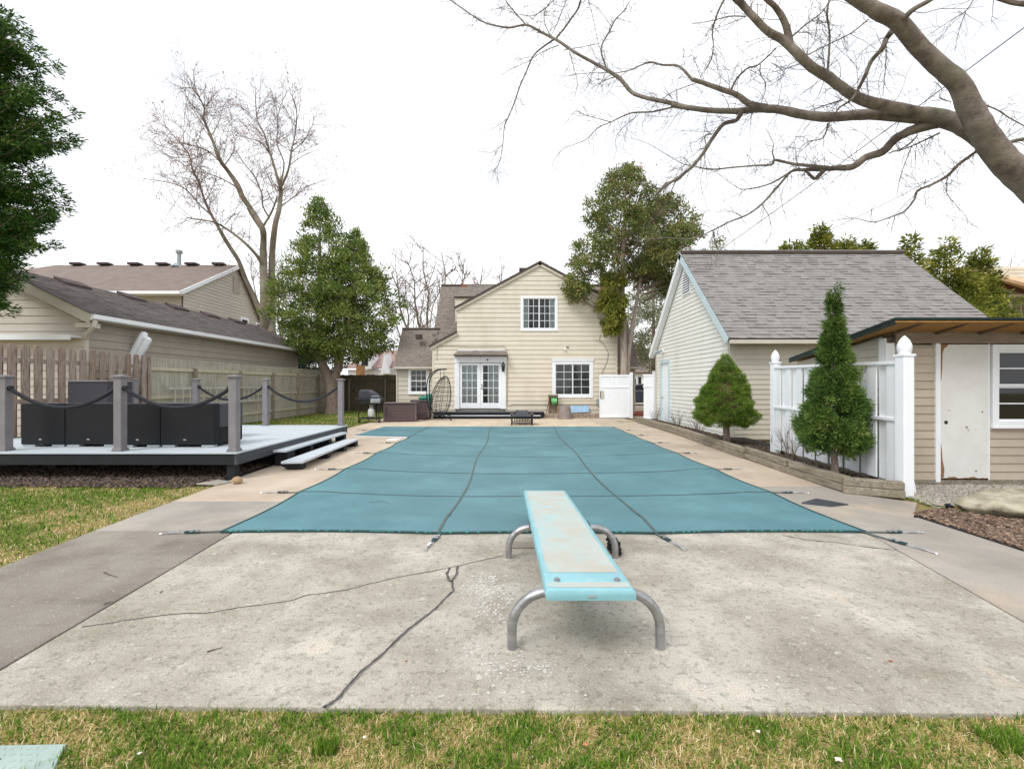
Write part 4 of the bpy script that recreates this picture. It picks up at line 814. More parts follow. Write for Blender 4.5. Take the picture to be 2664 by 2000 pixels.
m_peel = mat('peeling_white_door', [(214, 213, 208), (226, 226, 222)], .55, 2, vary=0, layers=[((150, 92, 52), 7, .70, .73, .9, (1.2, 1, 1)), ((96, 62, 44), 26, .74, .76, .8, (1, 1, 1.5))])
b = MB(); b.box(dx0+.05, dx1-.035, sy-.03, sy+.02, .10, dzt-.02); dr_ = b.build('door', m_peel, S, bevel=.003)
rg = random.Random(4); b = MB()
# ragged bare patches where the paint has gone
def ragged(P, y): b.add([(p[0], y, p[1]) for p in P], [tuple(range(len(P)))])
ragged([(dx0+.05, dzt-.02), (dx0+.16, dzt-.02), (dx0+.13, dzt-.06), (dx0+.10, dzt-.07), (dx0+.075, dzt-.14), (dx0+.07, dzt-.35), (dx0+.06, dzt-.5), (dx0+.05, dzt-.55)], sy-.0325)
zz = 0; ragged([(dx0+.05, .10)]+[(dx1-.035, .10)]+[(dx1-.035-k*.03, .102+.028*rg.random()) for k in range(1, 22)], sy-.0325)
ragged([(dx0+.05, .1), (dx0+.09, .12), (dx0+.10, .24), (dx0+.075, .36), (dx0+.065, .5), (dx0+.05, .62)], sy-.033); b.build('bare_wood_patch', m_rust, dr_)
b = MB()
for (u, v, s) in ((.16, 1.02, .012), (.64, 1.0, .018), (.42, .78, .02), (.44, .74, .012), (.55, .75, .009), (.55, .16, .02)):
    P = [(dx0+u+s*rg.uniform(.6, 1.2)*math.cos(t), .05+v+s*rg.uniform(.4, .9)*math.sin(t)) for t in [k*math.pi/4 for k in range(8)]]; b.add([(p[0], sy-.033, p[1]) for p in P], [tuple(range(8))])
b.build('paint_chips', m_rust, dr_, kind='stuff')
b = MB(); b.tube([(dx0+.125, sy-.03, .90), (dx0+.125, sy-.034, .90)], [.026, .026], 12); b.build('knob_hole', m_black, dr_)
b = MB(); b.box(dx0-.02, dx0+.045, sy-.035, sy+.02, .05, dzt); b.box(dx1-.033, dx1-.015, sy-.026, sy+.02, .05, dzt); b.build('door_frame', m_white, S); b = MB(); b.box(dx1-.04, dx1-.033, sy-.024, sy+.02, .05, dzt); b.box(dx0-.02, dx1-.0, sy-.024, sy+.02, dzt, dzt+.012); b.build('maroon_edge', m_maroon, S)
window(S, sw0, sw1, swz0, swz1, sy-.005, .09, 'hung', 1, 2, 'dark')
b = MB(); P = [(5.18, 5.95, .32), (5.22, 5.92, .28), (5.27, 5.88, .2), (5.29, 5.86, .1), (5.29, 5.85, .02)]; b.tube(P, [.042, .042, .045, .045, .045], 12); b.tube([(5.275, 5.875, .16), (5.287, 5.865, .12)], .05, 12); b.build('drain_elbow', m_vinyl)
bpy.data.objects['drain_elbow']['label'] = 'white plastic drain elbow beside the nearest white fence post'; bpy.data.objects['drain_elbow']['category'] = 'pipe'
b = MB(); b.tube([(7.9, sy-.02, .42), (7.9, sy-.1, .42), (7.9, sy-.1, .36)], .02, 8); tag(b.build('hose_tap', m_rust), 'small rusty hose tap on the shed wall at the right frame edge', 'tap')
# ================================================================ LEFT NEIGHBOURS
N = empty('neighbour_garage', (-13, 16, 0), 'long taupe garage with dark brown roof behind the left fence', 'garage')
ex, ez_, rx, rz_, ny0, ny1 = -10.5, 3.22, -13.0, 4.45, 11.0, 22.6
for s in (0, 1):
    xe = ex if s == 0 else 2*rx-ex; roof_slab(N, [(xe, ny0, ez_), (xe, ny1, ez_), (rx, ny1, rz_), (rx, ny0, rz_)], m_neighroof, .08)
V_ = Vector((rx-ex, 0, rz_-ez_)); shingles(N, (ex+.02, 0, ez_-.01), (0, 1, 0), V_, ny0-.03, ny1, V_.length, m_neighroof, seed=31, tab=.33, th=.009)
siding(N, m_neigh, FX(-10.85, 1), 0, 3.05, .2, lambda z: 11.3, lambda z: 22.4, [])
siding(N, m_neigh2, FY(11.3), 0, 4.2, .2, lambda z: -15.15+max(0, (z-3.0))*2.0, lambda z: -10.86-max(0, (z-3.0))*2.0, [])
b = MB(); b.prism([(-10.9, 11.35, 0), (-15.1, 11.35, 0), (-15.1, 11.35, 3.1), (rx, 11.35, 4.2), (-10.9, 11.35, 3.1)], (0, 11, 0), .5); b.build('wall', m_neigh, N)
b = MB(); b.beam((ex, ny0+.02, ez_-.15), (rx, ny0+.02, rz_-.15), .05, .24, (-.44, 0, .9)); b.beam((rx, ny0+.02, rz_-.15), (2*rx-ex, ny0+.02, ez_-.15), .05, .24, (.44, 0, .9)); b.box(-10.9, ex-.02, ny0+.02, 11.3, 2.86, 2.98); b.build('rake_board', m_tan, N)
b = MB(); b.prism([(ex-.02, ny0, ez_-.05), (ex+.10, ny0, ez_-.03), (ex+.10, ny0, ez_-.14), (ex+.02, ny0, ez_-.17), (ex-.02, ny0, ez_-.17)], (0, ny1-ny0, 0)); b.build('gutter', m_white, N)
b = MB(); b.prism([(ex-.06, ny0, ez_-.17), (-10.84, ny0, ez_-.19), (-10.84, ny0, ez_-.21), (ex-.06, ny0, ez_-.19)], (0, ny1-ny0, 0)); b.build('soffit', m_neigh, N)
b = MB(); b.tube([(ex+.03, 11.1, 3.05), (ex+.02, 11.08, 2.9), (-10.7, 11.12, 2.7), (-10.78, 11.2, 2.55), (-10.8, 11.2, 1.2), (-10.8, 11.2, .1)], .055, 8); b.build('downspout', m_tan, N)
b = MB(); b.box(-15.2, -10.98, 11.0, 11.29, 2.62, 2.67); b.box(-15.2, -10.98, 10.96, 11.0, 2.55, 2.68); b.build('canopy_ledge', m_white, N)
for yv in (12.9, 14.9, 16.9, 18.75, 20.6):
    b = MB(); sv = (rz_-ez_)/(ex-rx); P = [(-12.62, yv-.4, rz_-.38*sv-.02), (-12.62, yv+.4, rz_-.38*sv-.02), (-12.98, yv+.4, rz_-.02*sv-.02), (-12.98, yv-.4, rz_-.02*sv-.02)]; b.prism(P, (0, 0, .10)); b.build('roof_vent', m_flash, N, bevel=.02)
M_ = empty('neighbour_house', (-20, 30, 0), 'two-storey pale sided neighbour house with faded brown roof at the far left', 'house')
hx = -18.07; P1, P2, P3 = (24., 6.6), (29., 9.28), (33.6, 3.6)
b = MB(); b.prism([(hx-.1, 24.3, 0), (hx-.1, 33, 0), (hx-.1, 33, 4.2), (hx-.1, 29, 9.1), (hx-.1, 24.3, 6.55)], (-14, 0, 0), .5); b.build('wall', m_neigh, M_)
siding(M_, m_neigh2, FX(hx, 1), 2.5, 9.1, .2, lambda z: 24.3 if z < 6.55 else 24.3+(z-6.55)*1.843, lambda z: 33 if z < 4.2 else 33-(z-4.2)*.816, [])
roof_slab(M_, [(hx+.25, 23.8, 6.49), (-33, 23.8, 6.49), (-30, 29, 9.28), (hx+.25, 29, 9.28)], m_neighroof2, .1)
roof_slab(M_, [(hx+.25, 33.4, 3.85), (-33, 33.4, 3.85), (-30, 29, 9.28), (hx+.25, 29, 9.28)], m_neighroof2, .1)
b = MB(); b.beam((hx+.26, 23.8, 6.38), (hx+.26, 29, 9.17), .06, .2, (0, -.47, .88)); b.beam((hx+.26, 29, 9.17), (hx+.26, 33.4, 3.74), .06, .2, (0, .78, .62)); b.build('rake_board', m_white, M_)
b = MB(); b.box(-33, hx+.25, 23.68, 23.8, 6.3, 6.45); b.box(-33, hx+.2, 23.8, 24.3, 6.28, 6.3); b.build('gutter', m_white, M_)
for px in (208, 279, 357, 429, 504, 574): b = MB(); p = at(px, 685, 29); b.box(p.x-.35, p.x+.35, 28.6, 29.1, 9.22, 9.36); b.build('roof_vent', m_flash, M_, bevel=.02)
b = MB(); p = at(466, 655, 29); b.tube([(p.x, 29, 9.2), (p.x, 29, p.z)], .12, 8); b.tube([(p.x, 29, p.z-.1), (p.x, 29, p.z+.08)], .2, 8); b.tube([(p.x, 28.8, 9.1), (p.x, 28.8, 9.35)], [.35, .12], 8); b.build('flue_pipe', m_util, M_)
b = MB(); b.box(hx+.02, hx+.05, 28.6, 29.3, 7.4, 8.5); b.build('gable_vent', m_neigh, M_)
for yc in (29.8, 31.5):
    b = MB(); zc = CZ-(832-1000+(yc-29.8)*8)*yc/F*.93
    b.box(hx, hx+.06, yc-.45, yc+.45, zc-.45, zc+.45); w_ = b.build('window', m_white, M_); b = MB(); b.box(hx+.062, hx+.07, yc-.3, yc+.3, zc-.3, zc+.3); b.build('pane', m_interior, w_)
# ================================================================ RIGHT NEIGHBOUR
Q = empty('neighbour_house', (30, 25, 0), 'pale yellow neighbour house with tan roof in the upper right corner', 'house')
p0 = at(2496, 695, 25); p1 = at(2664, 715, 25)
roof_slab(Q, [(p0.x+.2, 25, p0.z), (p0.x+9, 23, p0.z-4.5), (p0.x+14, 26, p0.z-4.3), (p0.x+9, 32, p0.z-.2), (p0.x, 32, p0.z)][:1]+[(p0.x+6.5, 21.5, p0.z-3.4), (p0.x+12, 24, p0.z-2.6), (p0.x+8, 31, p0.z+.2)], m_tanroof, .15)
siding(Q, m_cream, FY(25.4), 1, 8.2, .22, lambda z: p0.x-1.2+max(0, z-6.3)*1.0, lambda z: p0.x+8, [])
b = MB(); b.box(p0.x-1.2, p0.x+8, 25.45, 32, 0, 6.4); b.build('wall', m_cream, Q)
a, c = at(2628, 765, 25.3), at(2690, 850, 25.3); window(Q, a.x, c.x, c.z, a.z, 25.35, .12, 'slider', 1, 2, 'sides', cm=m_white)
b = MB(); b.beam((p0.x-.1, 25.2, p0.z-.1), at(2664, 760, 25.2), .1, .18); b.build('rake_board', m_maroon, Q)
a, c = at(2545, 782, 24.8), at(2580, 810, 24.8); b = MB(); b.box(a.x, c.x, 24.6, 25.4, c.z-.3, c.z); b.box(a.x-.1, c.x+.1, 24.5, 25.4, a.z, a.z+.08); b.tube([(a.x+.05, 24.7, c.z), (a.x+.05, 24.7, a.z)], .05, 6); b.tube([(c.x-.05, 24.7, c.z), (c.x-.05, 24.7, a.z)], .05, 6); b.build('balcony', m_maroon, Q)
# ================================================================ FAR BUILDINGS AND CAR
Fh = empty('far_house', (-14, 40, 0), 'distant house with reddish roof and pale gable seen over the rear fence', 'house')
yy = 40.; a = at(905, 975, yy); c = at(1035, 880, yy)
b = MB(); b.box(a.x, c.x, yy, yy+8, 0, at(0, 962, yy).z); b.build('wall', m_white, Fh)
m_farroof = mat('far_reddish_roof', [(150, 124, 118), (164, 138, 132)], .9, 2, vary=0)
zt = at(0, 905, yy).z; b = MB(); b.prism([(a.x-.3, yy-.3, at(0, 958, yy).z), (c.x, yy-.3, at(0, 958, yy).z), (c.x, yy+4, zt), (a.x+1.2, yy+4, zt)], (0, 0, .1)); b.build('roof', m_farroof, Fh)
b = MB(); t0, t1, t2 = at(990, 972, yy-1), at(1012, 972, yy-1), at(1000, 918, yy-1); b.prism([t0, t1, t2], (0, 2, 0)); b.build('gable', m_white, Fh)
t = at(950, 945, yy-.6); b = MB(); b.box(t.x-.5, t.x+.5, yy-.6, yy+2, t.z-.5, t.z+.9); dmr = b.build('dormer', m_white, Fh); b = MB(); b.box(t.x-.3, t.x+.25, yy-.66, yy-.6, t.z-.2, t.z+.5); b.build('pane', m_interior, dmr)
t = at(937, 975, yy-2); b = MB(); b.box(t.x-.28, t.x+.28, yy-2.2, yy-1.6, 0, at(0, 950, yy-2).z); b.build('chimney', m_wood, Fh)
Wh = empty('white_house', (11, 40, 0), 'white house with black shutter glimpsed past the open gate', 'house')
yy = 41.; a, c = at(1600, 1022, yy), at(1745, 968, yy); siding(Wh, m_vinyl, FY(yy), 0, c.z, .2, lambda z: a.x, lambda z: c.x, [])
b = MB(); b.box(a.x, c.x, yy+.05, yy+6, 0, c.z); b.build('wall', m_vinyl, Wh)
roof_slab(Wh, [(a.x-.3, yy-.4, c.z), (c.x, yy-.4, c.z), (c.x, yy+4, c.z+2.6), (a.x-.3, yy+4, c.z+2.6)], m_neighroof2, .12)
t0, t1 = at(1661, 1009, yy-.1), at(1668, 980, yy-.1); b = MB(); b.box(t0.x, t1.x, yy-.1, yy-.03, t0.z, t1.z); b.build('shutter', m_black, Wh)
t0, t1 = at(1640, 1005, yy-.1), at(1657.5, 982, yy-.1); b = MB(); b.box(t0.x, t1.x, yy-.1, yy-.03, t0.z, t1.z); wn = b.build('window', m_white, Wh); b = MB(); b.box(t0.x+.1, t1.x-.1, yy-.12, yy-.1, t0.z+.1, t1.z-.1); b.build('pane', m_interior, wn)
C = empty('parked_car', (9.4, 31, 0), 'dark blue car parked beyond the open white gate', 'car')
cx0, cx1, cy = 6.75, 11.35, 30.5
pr = [(cx0, .2), (cx0+.05, .75), (cx0+.5, .92), (cx0+1.25, 1.0), (cx1-.9, 1.02), (cx1-.1, .9), (cx1, .7), (cx1, .2)]
b = MB(); b.prism([(x, cy, z) for x, z in pr], (0, 1.75, 0)); b.build('body', m_car, C, bevel=.05, smooth=True)
pr = [(cx0+1.15, 1.0), (cx0+1.9, 1.42), (cx0+2.5, 1.48), (cx1-1.5, 1.44), (cx1-.7, 1.02)]
b = MB(); b.prism([(x, cy+.12, z) for x, z in pr], (0, 1.5, 0)); cab = b.build('cabin', m_car, C, bevel=.03); pr = [(cx0+1.35, 1.05), (cx0+1.95, 1.36), (cx0+2.5, 1.41), (cx1-1.6, 1.38), (cx1-1.0, 1.05)]
b = MB(); b.prism([(x, cy+.105, z) for x, z in pr], (0, .01, 0)); b.build('side_window', m_interior, cab)
b = MB(); b.box(cx0+1.2, cx1-.8, cy-.01, cy+.02, 1.0, 1.03); b.build('trim_strip', m_chrome, C)
for x in (cx0+.85, cx1-.9):
    for yw in (cy-.02, cy+1.55): b = MB(); b.tube([(x, yw, .33), (x, yw+.22, .33)], .33, 20); wl_ = b.build('wheel', m_black, C, smooth=True); b = MB(); b.tube([(x, yw-.01, .33), (x, yw, .33)], .2, 14); b.build('rim', m_chrome, wl_)
b = MB(); b.box(4, 18, 29.0, 35, -.1, -.01); b.build('driveway', m_rightpath, kind='structure')
b = MB(); b.box(5.25, 6.6, 20.3, 21.0, 0, .14); b.box(5.35, 6.6, 20.6, 21.3, .14, .17); tag(b.build('brick_step', m_redbrick, bevel=.01), 'low red brick step beyond the open white gate', 'step')
b = MB(); b.box(5.0, 9, 19.22, 29, -.1, -.012); b.build('drive_path', m_deckconc, kind='structure')
# ================================================================ WOODEN FENCES
def picket(b, fr, u0, u1, z0, z1, o0, o1, ear=.03):
    P = [(u0, z0), (u1, z0), (u1, z1-ear), (u1-ear, z1), (u0+ear, z1), (u0, z1-ear)] if ear else [(u0, z0), (u1, z0), (u1, z1), (u0, z1)]
    q = [fr(u, z, o0) for u, z in P]; b.prism(q, fr(0, 0, o1)-fr(0, 0, o0)); return b
Fb = empty('wooden_fence', (-9.9, 10, 0), 'brown weathered shadowbox picket fence behind the raised deck', 'fence')
fx = FX(-9.9, 1); y = 7.9; k = 0
while y < 11.85:
    zt = 2.235+rng.uniform(-.012, .012); picket(MB(), fx, y, y+.138, -.02, zt, .045, .065).build('picket', m_picket, Fb) if False else None
    b = MB(); picket(b, fx, y, y+.142, -.02, zt, .045, .066); b.build('picket', m_picket, Fb)
    b = MB(); picket(b, fx, y+.12, y+.262, -.02, zt-.01, -.066, -.045); b.build('picket', m_picket, Fb)
    y += .241
for z in (1.88, 1.05, .3): b = MB(); b.box(-9.944, -9.856, 7.9, 11.95, z, z+.09); b.build('rail', m_picket, Fb)
b = MB(); b.box(-9.95, -9.85, 11.97, 12.07, -.02, 2.2); b.build('post', m_picket, Fb)
m_palerail = mat('pale_rail_wood', [(176, 170, 146), (192, 187, 166)], .9, 4, vary=.04)
Fp = empty('wooden_fence', (-9.9, 18, 0), 'pale greenish grey board fence along the left side of the yard', 'fence')
y = 12.08
while y < 24.0:
    b = MB(); picket(b, FX(-9.97, 1), y, y+.144, 0, 2.19+rng.uniform(-.006, .006), 0, .02, 0); b.build('board', m_palefence, Fp); y += .147
for z in (1.83, 1.03, .30):
    b = MB(); b.box(-9.948, -9.91, 12.1, 24, z, z+.09); b.build('rail', m_palerail, Fp)
for y in (13.8, 16.1, 18.3, 20.4, 22.6): b = MB(); b.box(-9.948, -9.84, y-.05, y+.05, -.02, 1.93); b.build('post', m_timber, Fp)
Fr = empty('wooden_fence', (-7.5, 24.2, 0), 'dark mossy board fence across the back left of the yard', 'fence')
x = -9.9
while x < -5.3:
    b = MB(); picket(b, FY(24.2), x, x+.142, 0, 1.97+rng.uniform(-.015, .015), 0, .02, .02); b.build('board', m_darkfence, Fr); x += .149
for z in (1.6, .95, .25): b = MB(); b.box(-9.9, -5.3, 24.14, 24.178, z, z+.09); b.build('rail', m_darkfence, Fr)
for x in (-8.87, -6.9): b = MB(); b.box(x-.05, x+.05, 24.04, 24.138, 0, 1.75); b.build('post', m_timber, Fr)
La = empty('ladder', (-9.75, 15, 1), 'long aluminium ladder hung sideways on the pale fence', 'ladder')
for z in (1.33, .84): b = MB(); b.box(-9.80, -9.775, 12.6, 17.6, z-.035, z+.035); b.build('side_rail', m_alum, La)
y = 12.85
while y < 17.5: b = MB(); b.tube([(-9.787, y, .84), (-9.787, y, 1.33)], .017, 6); b.build('rung', m_alum, La); y += .3
# white tubes leaning behind the fence
Tu = empty('leaning_tubes', (-10.8, 12.6, 0), 'pair of white round-ended tubes leaning behind the brown fence', 'pole')
for o, lift in ((0, 0), (.11, -.15)):
    a, c = at(300, 1010, 12.6), at(376, 866, 12.6); a.x += o; c.x += o; c.z += lift; a.z += lift*.2; d = (c-a).normalized()
    b = MB(); b.tube([a, c-d*.05, c, c+d*.03], [.10, .10, .08, .02], 14); b.build('tube', m_white, Tu, smooth=True)
# ================================================================ RAISED DECK
K_ = empty('raised_deck', (-6.5, 9, 0), 'low platform deck with pale boards and charcoal skirt left of the pool', 'deck')
dX0, dX1, dY0, dY1, dZ = -9.5, -4.17, 6.70, 11.2, .413
y = dY0+.0; i = 0
while y < dY1-.05:
    yb = min(y+.138, dY1); b = MB(); b.box(dX0, dX1+.012, y-(.02 if i == 0 else 0), yb, dZ-.025, dZ); b.build('deck_board', m_deckboard, K_, bevel=.003); y += .142; i += 1
b = MB(); b.box(dX0, dX1-.04, dY0, dY0+.04, dZ-.19, dZ-.027); b.build('skirt_board', m_charcoal, K_); b = MB(); b.box(dX1-.04, dX1, dY0, dY1, dZ-.19, dZ-.027); b.build('skirt_board', m_slate, K_)
b = MB(); b.box(dX0, dX1-.04, dY1-.04, dY1, dZ-.19, dZ-.027); b.build('skirt_board', m_charcoal, K_)
for y in (8.2, 9.7): b = MB(); b.box(dX0, dX1-.05, y, y+.04, dZ-.18, dZ-.027); b.build('joist', m_charcoal, K_)
for x in (-4.29, -6.07, -7.85, -9.3):
    for y in ((6.80 if x > -5 else 7.6), 9, 11.1): b = MB(); b.box(x-.06, x+.06, y-.06, y+.06, -.02, dZ-.19 if y != 6.8 else dZ-.03); b.build('support_leg', m_charcoal, K_)
def railpost(x, y, parent):
    b = MB(); b.box(x-.058, x+.058, y-.058, y+.058, dZ+.004, dZ+1.12); p_ = b.build('rail_post', m_postgrey, parent, bevel=.004)
    b = MB(); b.box(x-.078, x+.078, y-.078, y+.078, dZ+.001, dZ+.028); b.box(x-.07, x+.07, y-.07, y+.07, dZ+.028, dZ+.05); b.build('base_collar', m_postgrey, p_, bevel=.006)
    b = MB(); z = dZ+1.12; b.prism([(x-.066, y-.066, z), (x+.066, y-.066, z), (x+.066, y+.066, z), (x-.066, y+.066, z)], (0, 0, .02)); b.prism([(x-.083, y-.083, z+.02), (x+.083, y-.083, z+.02), (x+.083, y+.083, z+.02), (x-.083, y+.083, z+.02)], (0, 0, .022))
    b.add([(x-.075, y-.075, z+.042), (x+.075, y-.075, z+.042), (x+.075, y+.075, z+.042), (x-.075, y+.075, z+.042), (x, y, z+.06)], [(0, 1, 4), (1, 2, 4), (2, 3, 4), (3, 0, 4)]); b.build('post_cap', m_postgrey, p_)
fp = [(-7.86, 6.86), (-6.06, 6.84), (-4.27, 6.80)]; rp_ = [(-4.28, 11.06), (-6.17, 11.08), (-7.93, 11.1)]
for x, y in fp+rp_+[(-9.5, 11.12)]: railpost(x, y, K_)
def rope(a, c, sag, label, r=.030):
    a, c = Vector(a), Vector(c); n = 90; P = [a.lerp(c, k/n)-Vector((0, 0, sag*4*(k/n)*(1-k/n))) for k in range(n+1)]
    d = (c-a).normalized(); s_ = d.cross(Vector((0, 0, 1))).normalized(); R_ = empty('rope', (a+c)/2-Vector((0, 0, sag)), label, 'rope', 'thick black ropes slung between the deck posts')
    Ln = (c-a).length*1.08
    for ph in (0, 2.094, 4.189):
        b = MB(); Q = []
        for k, p in enumerate(P): t = ph+2*math.pi*(k/n)*Ln/.115; Q.append(p+s_*(r*.5*math.cos(t))+Vector((0, 0, r*.5*math.sin(t))))
        b.tube(Q, r*.62, 6); b.build('strand', m_rope, R_, smooth=True)
    for q, e in ((a, d), (c, -d)): b = MB(); b.tube([q-e*.02, q+e*.04], r*1.25, 10); b.build('end_cap', m_black, R_)
rzp = dZ+.97
def span(p, q, s): 
    dx = .06 if q[0] > p[0] else -.06; return (p[0]+dx, p[1], rzp), (q[0]-dx, q[1], rzp)
for (p, q, s, l_) in ((fp[0], fp[1], .30, 'front left sagging black rope in front of the wicker seats'), (fp[1], fp[2], .30, 'front right sagging black rope in front of the wicker seats'), (rp_[1], rp_[0], .37, 'rear right sagging black rope over the empty deck end'), (rp_[2], rp_[1], .33, 'rear left sagging black rope crossing the ladder')):
    a, c = span(p, q, s); rope(a, c, s, l_)
# bench steps
St = empty('deck_steps', (-3.9, 9, 0), 'two long pale plank steps on charcoal blocks at the right side of the raised deck', 'steps')
b = MB(); b.prism([(-4.29, 7.70, .253), (-3.95, 7.74, .253), (-3.97, 10.68, .253), (-4.23, 10.72, .253)], (0, 0, .038)); b.build('tread', m_deckboard, St, bevel=.004)
b = MB(); b.prism([(-3.85, 7.36, .118), (-3.50, 7.40, .118), (-3.63, 10.46, .118), (-3.93, 10.44, .118)], (0, 0, .038)); b.build('tread', m_deckboard, St, bevel=.004)
for y in (7.85, 8.75, 9.65, 10.5): b = MB(); b.prism([(-4.2, y, .0), (-3.99, y, 0), (-3.99, y, .252), (-4.2, y, .252)], (0, .28 if y < 8 else .14, 0)); b.build('stringer', m_charcoal, St)
for y in (7.48, 8.6, 9.5, 10.25): b = MB(); xo = -.04*(y-7.4); b.prism([(-3.9+xo, y, .06), (-3.78+xo, y, .0), (-3.56+xo*.6, y, .0), (-3.56+xo*.6, y, .117), (-3.9+xo, y, .117)], (0, .16, 0)); b.build('stringer', m_charcoal, St)
b = MB(); b.blob((-3.99, 6.42, .05), (.075, .06, .056), 16, 10, .04, 3); tag(b.build('round_stone', m_stone, smooth=True), 'smooth round tan stone on the paving by the deck corner post', 'stone')
b = MB(); b.prism([(-4.55, 6.35, 0), (-4.2, 6.3, 0), (-4.12, 6.5, 0), (-4.4, 6.62, 0)], (0, 0, .02)); tag(b.build('stepping_stone', m_rightpath, bevel=.008), 'flat pale paving stone under the deck corner leg', 'stone')
# wicker sofa modules seen from behind
def sofa(x0, x1, y0, label, side=False, yl=.75):
    z0, z1 = dZ+.04, 1.13; y1 = y0+yl; S = empty('sofa_module', ((x0+x1)/2, (y0+y1)/2, dZ), label, 'outdoor sofa', 'black wicker sofa modules on the deck')
    b = MB(); b.box(x0, x1, y0, y0+.13, z0, z1-.012); b.build('backrest', m_wicker, S, bevel=.012)
    b = MB(); b.box(x0, x1, y0+.132, y1, z0, z0+.26); b.build('seat_base', m_wicker, S, bevel=.01)
    b = MB(); b.box(x0+.02, x1-.02, y0+.14, y1, z0+.262, z0+.38); b.build('seat_cushion', m_util, S, bevel=.03)
    if side: b = MB(); b.box(x1-.13, x1+.002, y0+.132, y1, z0+.27, z1-.012); b.build('armrest', m_greylitwicker, S, bevel=.01)  # paler than the back: light on this side is put into the colour
    b = MB(); b.box(x0+.004, x1-.004, y0+.006, y0+.125, z1-.010, z1); b.build('top_rail', m_greylitwicker, S)
    for xx in (x0+.02, x1-.22):
        b = MB(); b.box(xx, xx+.2, y0+.01, y0+.1, dZ+.003, z0-.002); b.build('foot', m_util, S, bevel=.004)
    b = MB(); xx = x0+(x1-x0)*.45; b.box(xx-.022, xx+.022, y0-.004, y0-.0, z0+.075, z0+.095); b.build('label_tag', m_chrome, S)
sofa(-8.08, -7.36, 7.27, 'leftmost low black wicker sofa seat seen from behind'); sofa(-7.35, -6.5, 7.27, 'black wicker sofa seat just left of the middle deck post')
sofa(-6.42, -5.75, 7.22, 'black wicker sofa seat just right of the middle deck post'); sofa(-5.74, -4.86, 7.22, 'black wicker corner sofa seat by the right front deck post', True)
S = empty('storage_cabinet', (-11.2+.8, 10.6, dZ), 'tall dark grey wicker cabinet behind the sofa seats against the picket fence', 'cabinet')
a, c = at(176, 989, 9.0), at(279, 989, 9.0); x0 = at(175, 989, 9.35).x
b = MB(); b.box(a.x, c.x, 9.0, 9.6, dZ+.03, a.z-.03); b.build('cabinet_body', m_greylitwicker, S, bevel=.01); b = MB(); b.box(a.x-.01, c.x+.02, 8.98, 9.62, a.z-.028, a.z); b.build('top_panel', m_postgrey, S)
b = MB(); b.box(a.x-.004, a.x-.001, 9.02, 9.58, dZ+.05, a.z-.05); b.build('side_panel', m_black, S)
S = empty('low_table', (-6.5, 8.6, dZ), 'thin-topped low dark table behind the sofa seats', 'table')
b = MB(); b.box(-6.9, -5.5, 8.2, 8.8, 1.06, 1.085); b.build('table_top', m_slate, S, bevel=.004)
for x in (-6.85, -5.55):
    for y in (8.25, 8.75): b = MB(); b.box(x-.025, x+.025, y-.025, y+.025, dZ+.002, 1.058); b.build('leg', m_black, S)
# ================================================================ PATIO FURNITURE (depth about 17-18)
def boxchest(x0, x1, y0, y1, h, label, rotz=0):
    c = Vector(((x0+x1)/2, (y0+y1)/2, 0)); S = empty('storage_box', (0, 0, 0), label, 'storage box', 'brown resin storage boxes left of the doors'); hw, hd = (x1-x0)/2, (y1-y0)/2
    b = MB(); b.box(-hw, hw, -hd, hd, .0, h-.05); b.build('box_body', m_brownbox, S, bevel=.012)
    n = 5; 
    for k in range(n): b = MB(); z0 = .06+k*(h-.16)/n; b.box(-hw+.07, hw-.07, -hd-.012, -hd-.001, z0, z0+(h-.16)/n-.012); b.build('front_plank', m_brownbox, S)
    for s in (-1, 1): b = MB(); b.box(s*hw-.035, s*hw+.035, -hd-.018, -hd-.0, 0, h-.052); b.build('corner_post', m_brownlid, S)
    b = MB(); b.box(-hw-.03, hw+.03, -hd-.04, hd+.02, h-.045, h); b.build('lid', m_brownlid, S, bevel=.01)
    S.location = c; S.rotation_euler = (0, 0, rotz)
def z8x(zx, zy, d): return at(900+zx/4.424, 900+zy/4.424, d)
a, c = z8x(440, 880, 17.0), z8x(815, 860, 17.3); boxchest(a.x, c.x, 17.0, 17.62, z8x(600, 650, 17.1).z, 'larger dark brown resin storage box beside the grill', R(3))
a, c = z8x(745, 835, 18.0), z8x(945, 835, 18.0); boxchest(a.x, c.x, 18.05, 18.7, z8x(800, 625, 18.0).z, 'dark brown resin storage box tucked behind the hanging chair')
# grill
G_ = empty('gas_grill', z8x(290, 915, 16.8)*Vector((1, 1, 0)).length_squared*0 if False else (z8x(290, 915, 16.8).x, 16.9, 0), 'black gas barbecue grill with white propane tank under it', 'grill')
def gq(zx, zy, d=16.9): p = z8x(zx, zy, d); return p
b = MB(); A = gq(165, 600); B = gq(330, 600); P = [(A.x, 0, A.z), (A.x, 0, gq(0, 520).z), (A.x+.08, 0, gq(0, 502).z), (A.x+.35, 0, gq(0, 505).z), (gq(345, 0).x, 0, gq(0, 545).z), (gq(395, 0).x, 0, gq(0, 600).z)]
b.prism([(p[0], 16.68, p[2]) for p in P], (0, .5, 0)); b.build('lid', m_slate, G_, bevel=.03, smooth=True)
b = MB(); b.box(gq(320, 0).x, gq(400, 0).x, 16.62, 16.66, gq(0, 578).z-.01, gq(0, 570).z); b.build('lid_handle', m_chrome, G_)
b = MB(); b.prism([(gq(150, 0).x, 16.66, gq(0, 605).z), (gq(415, 0).x, 16.66, gq(0, 605).z), (gq(405, 0).x, 16.66, gq(0, 665).z), (gq(175, 0).x, 16.66, gq(0, 665).z)], (0, .55, 0)); b.build('firebox', m_black, G_, bevel=.01)
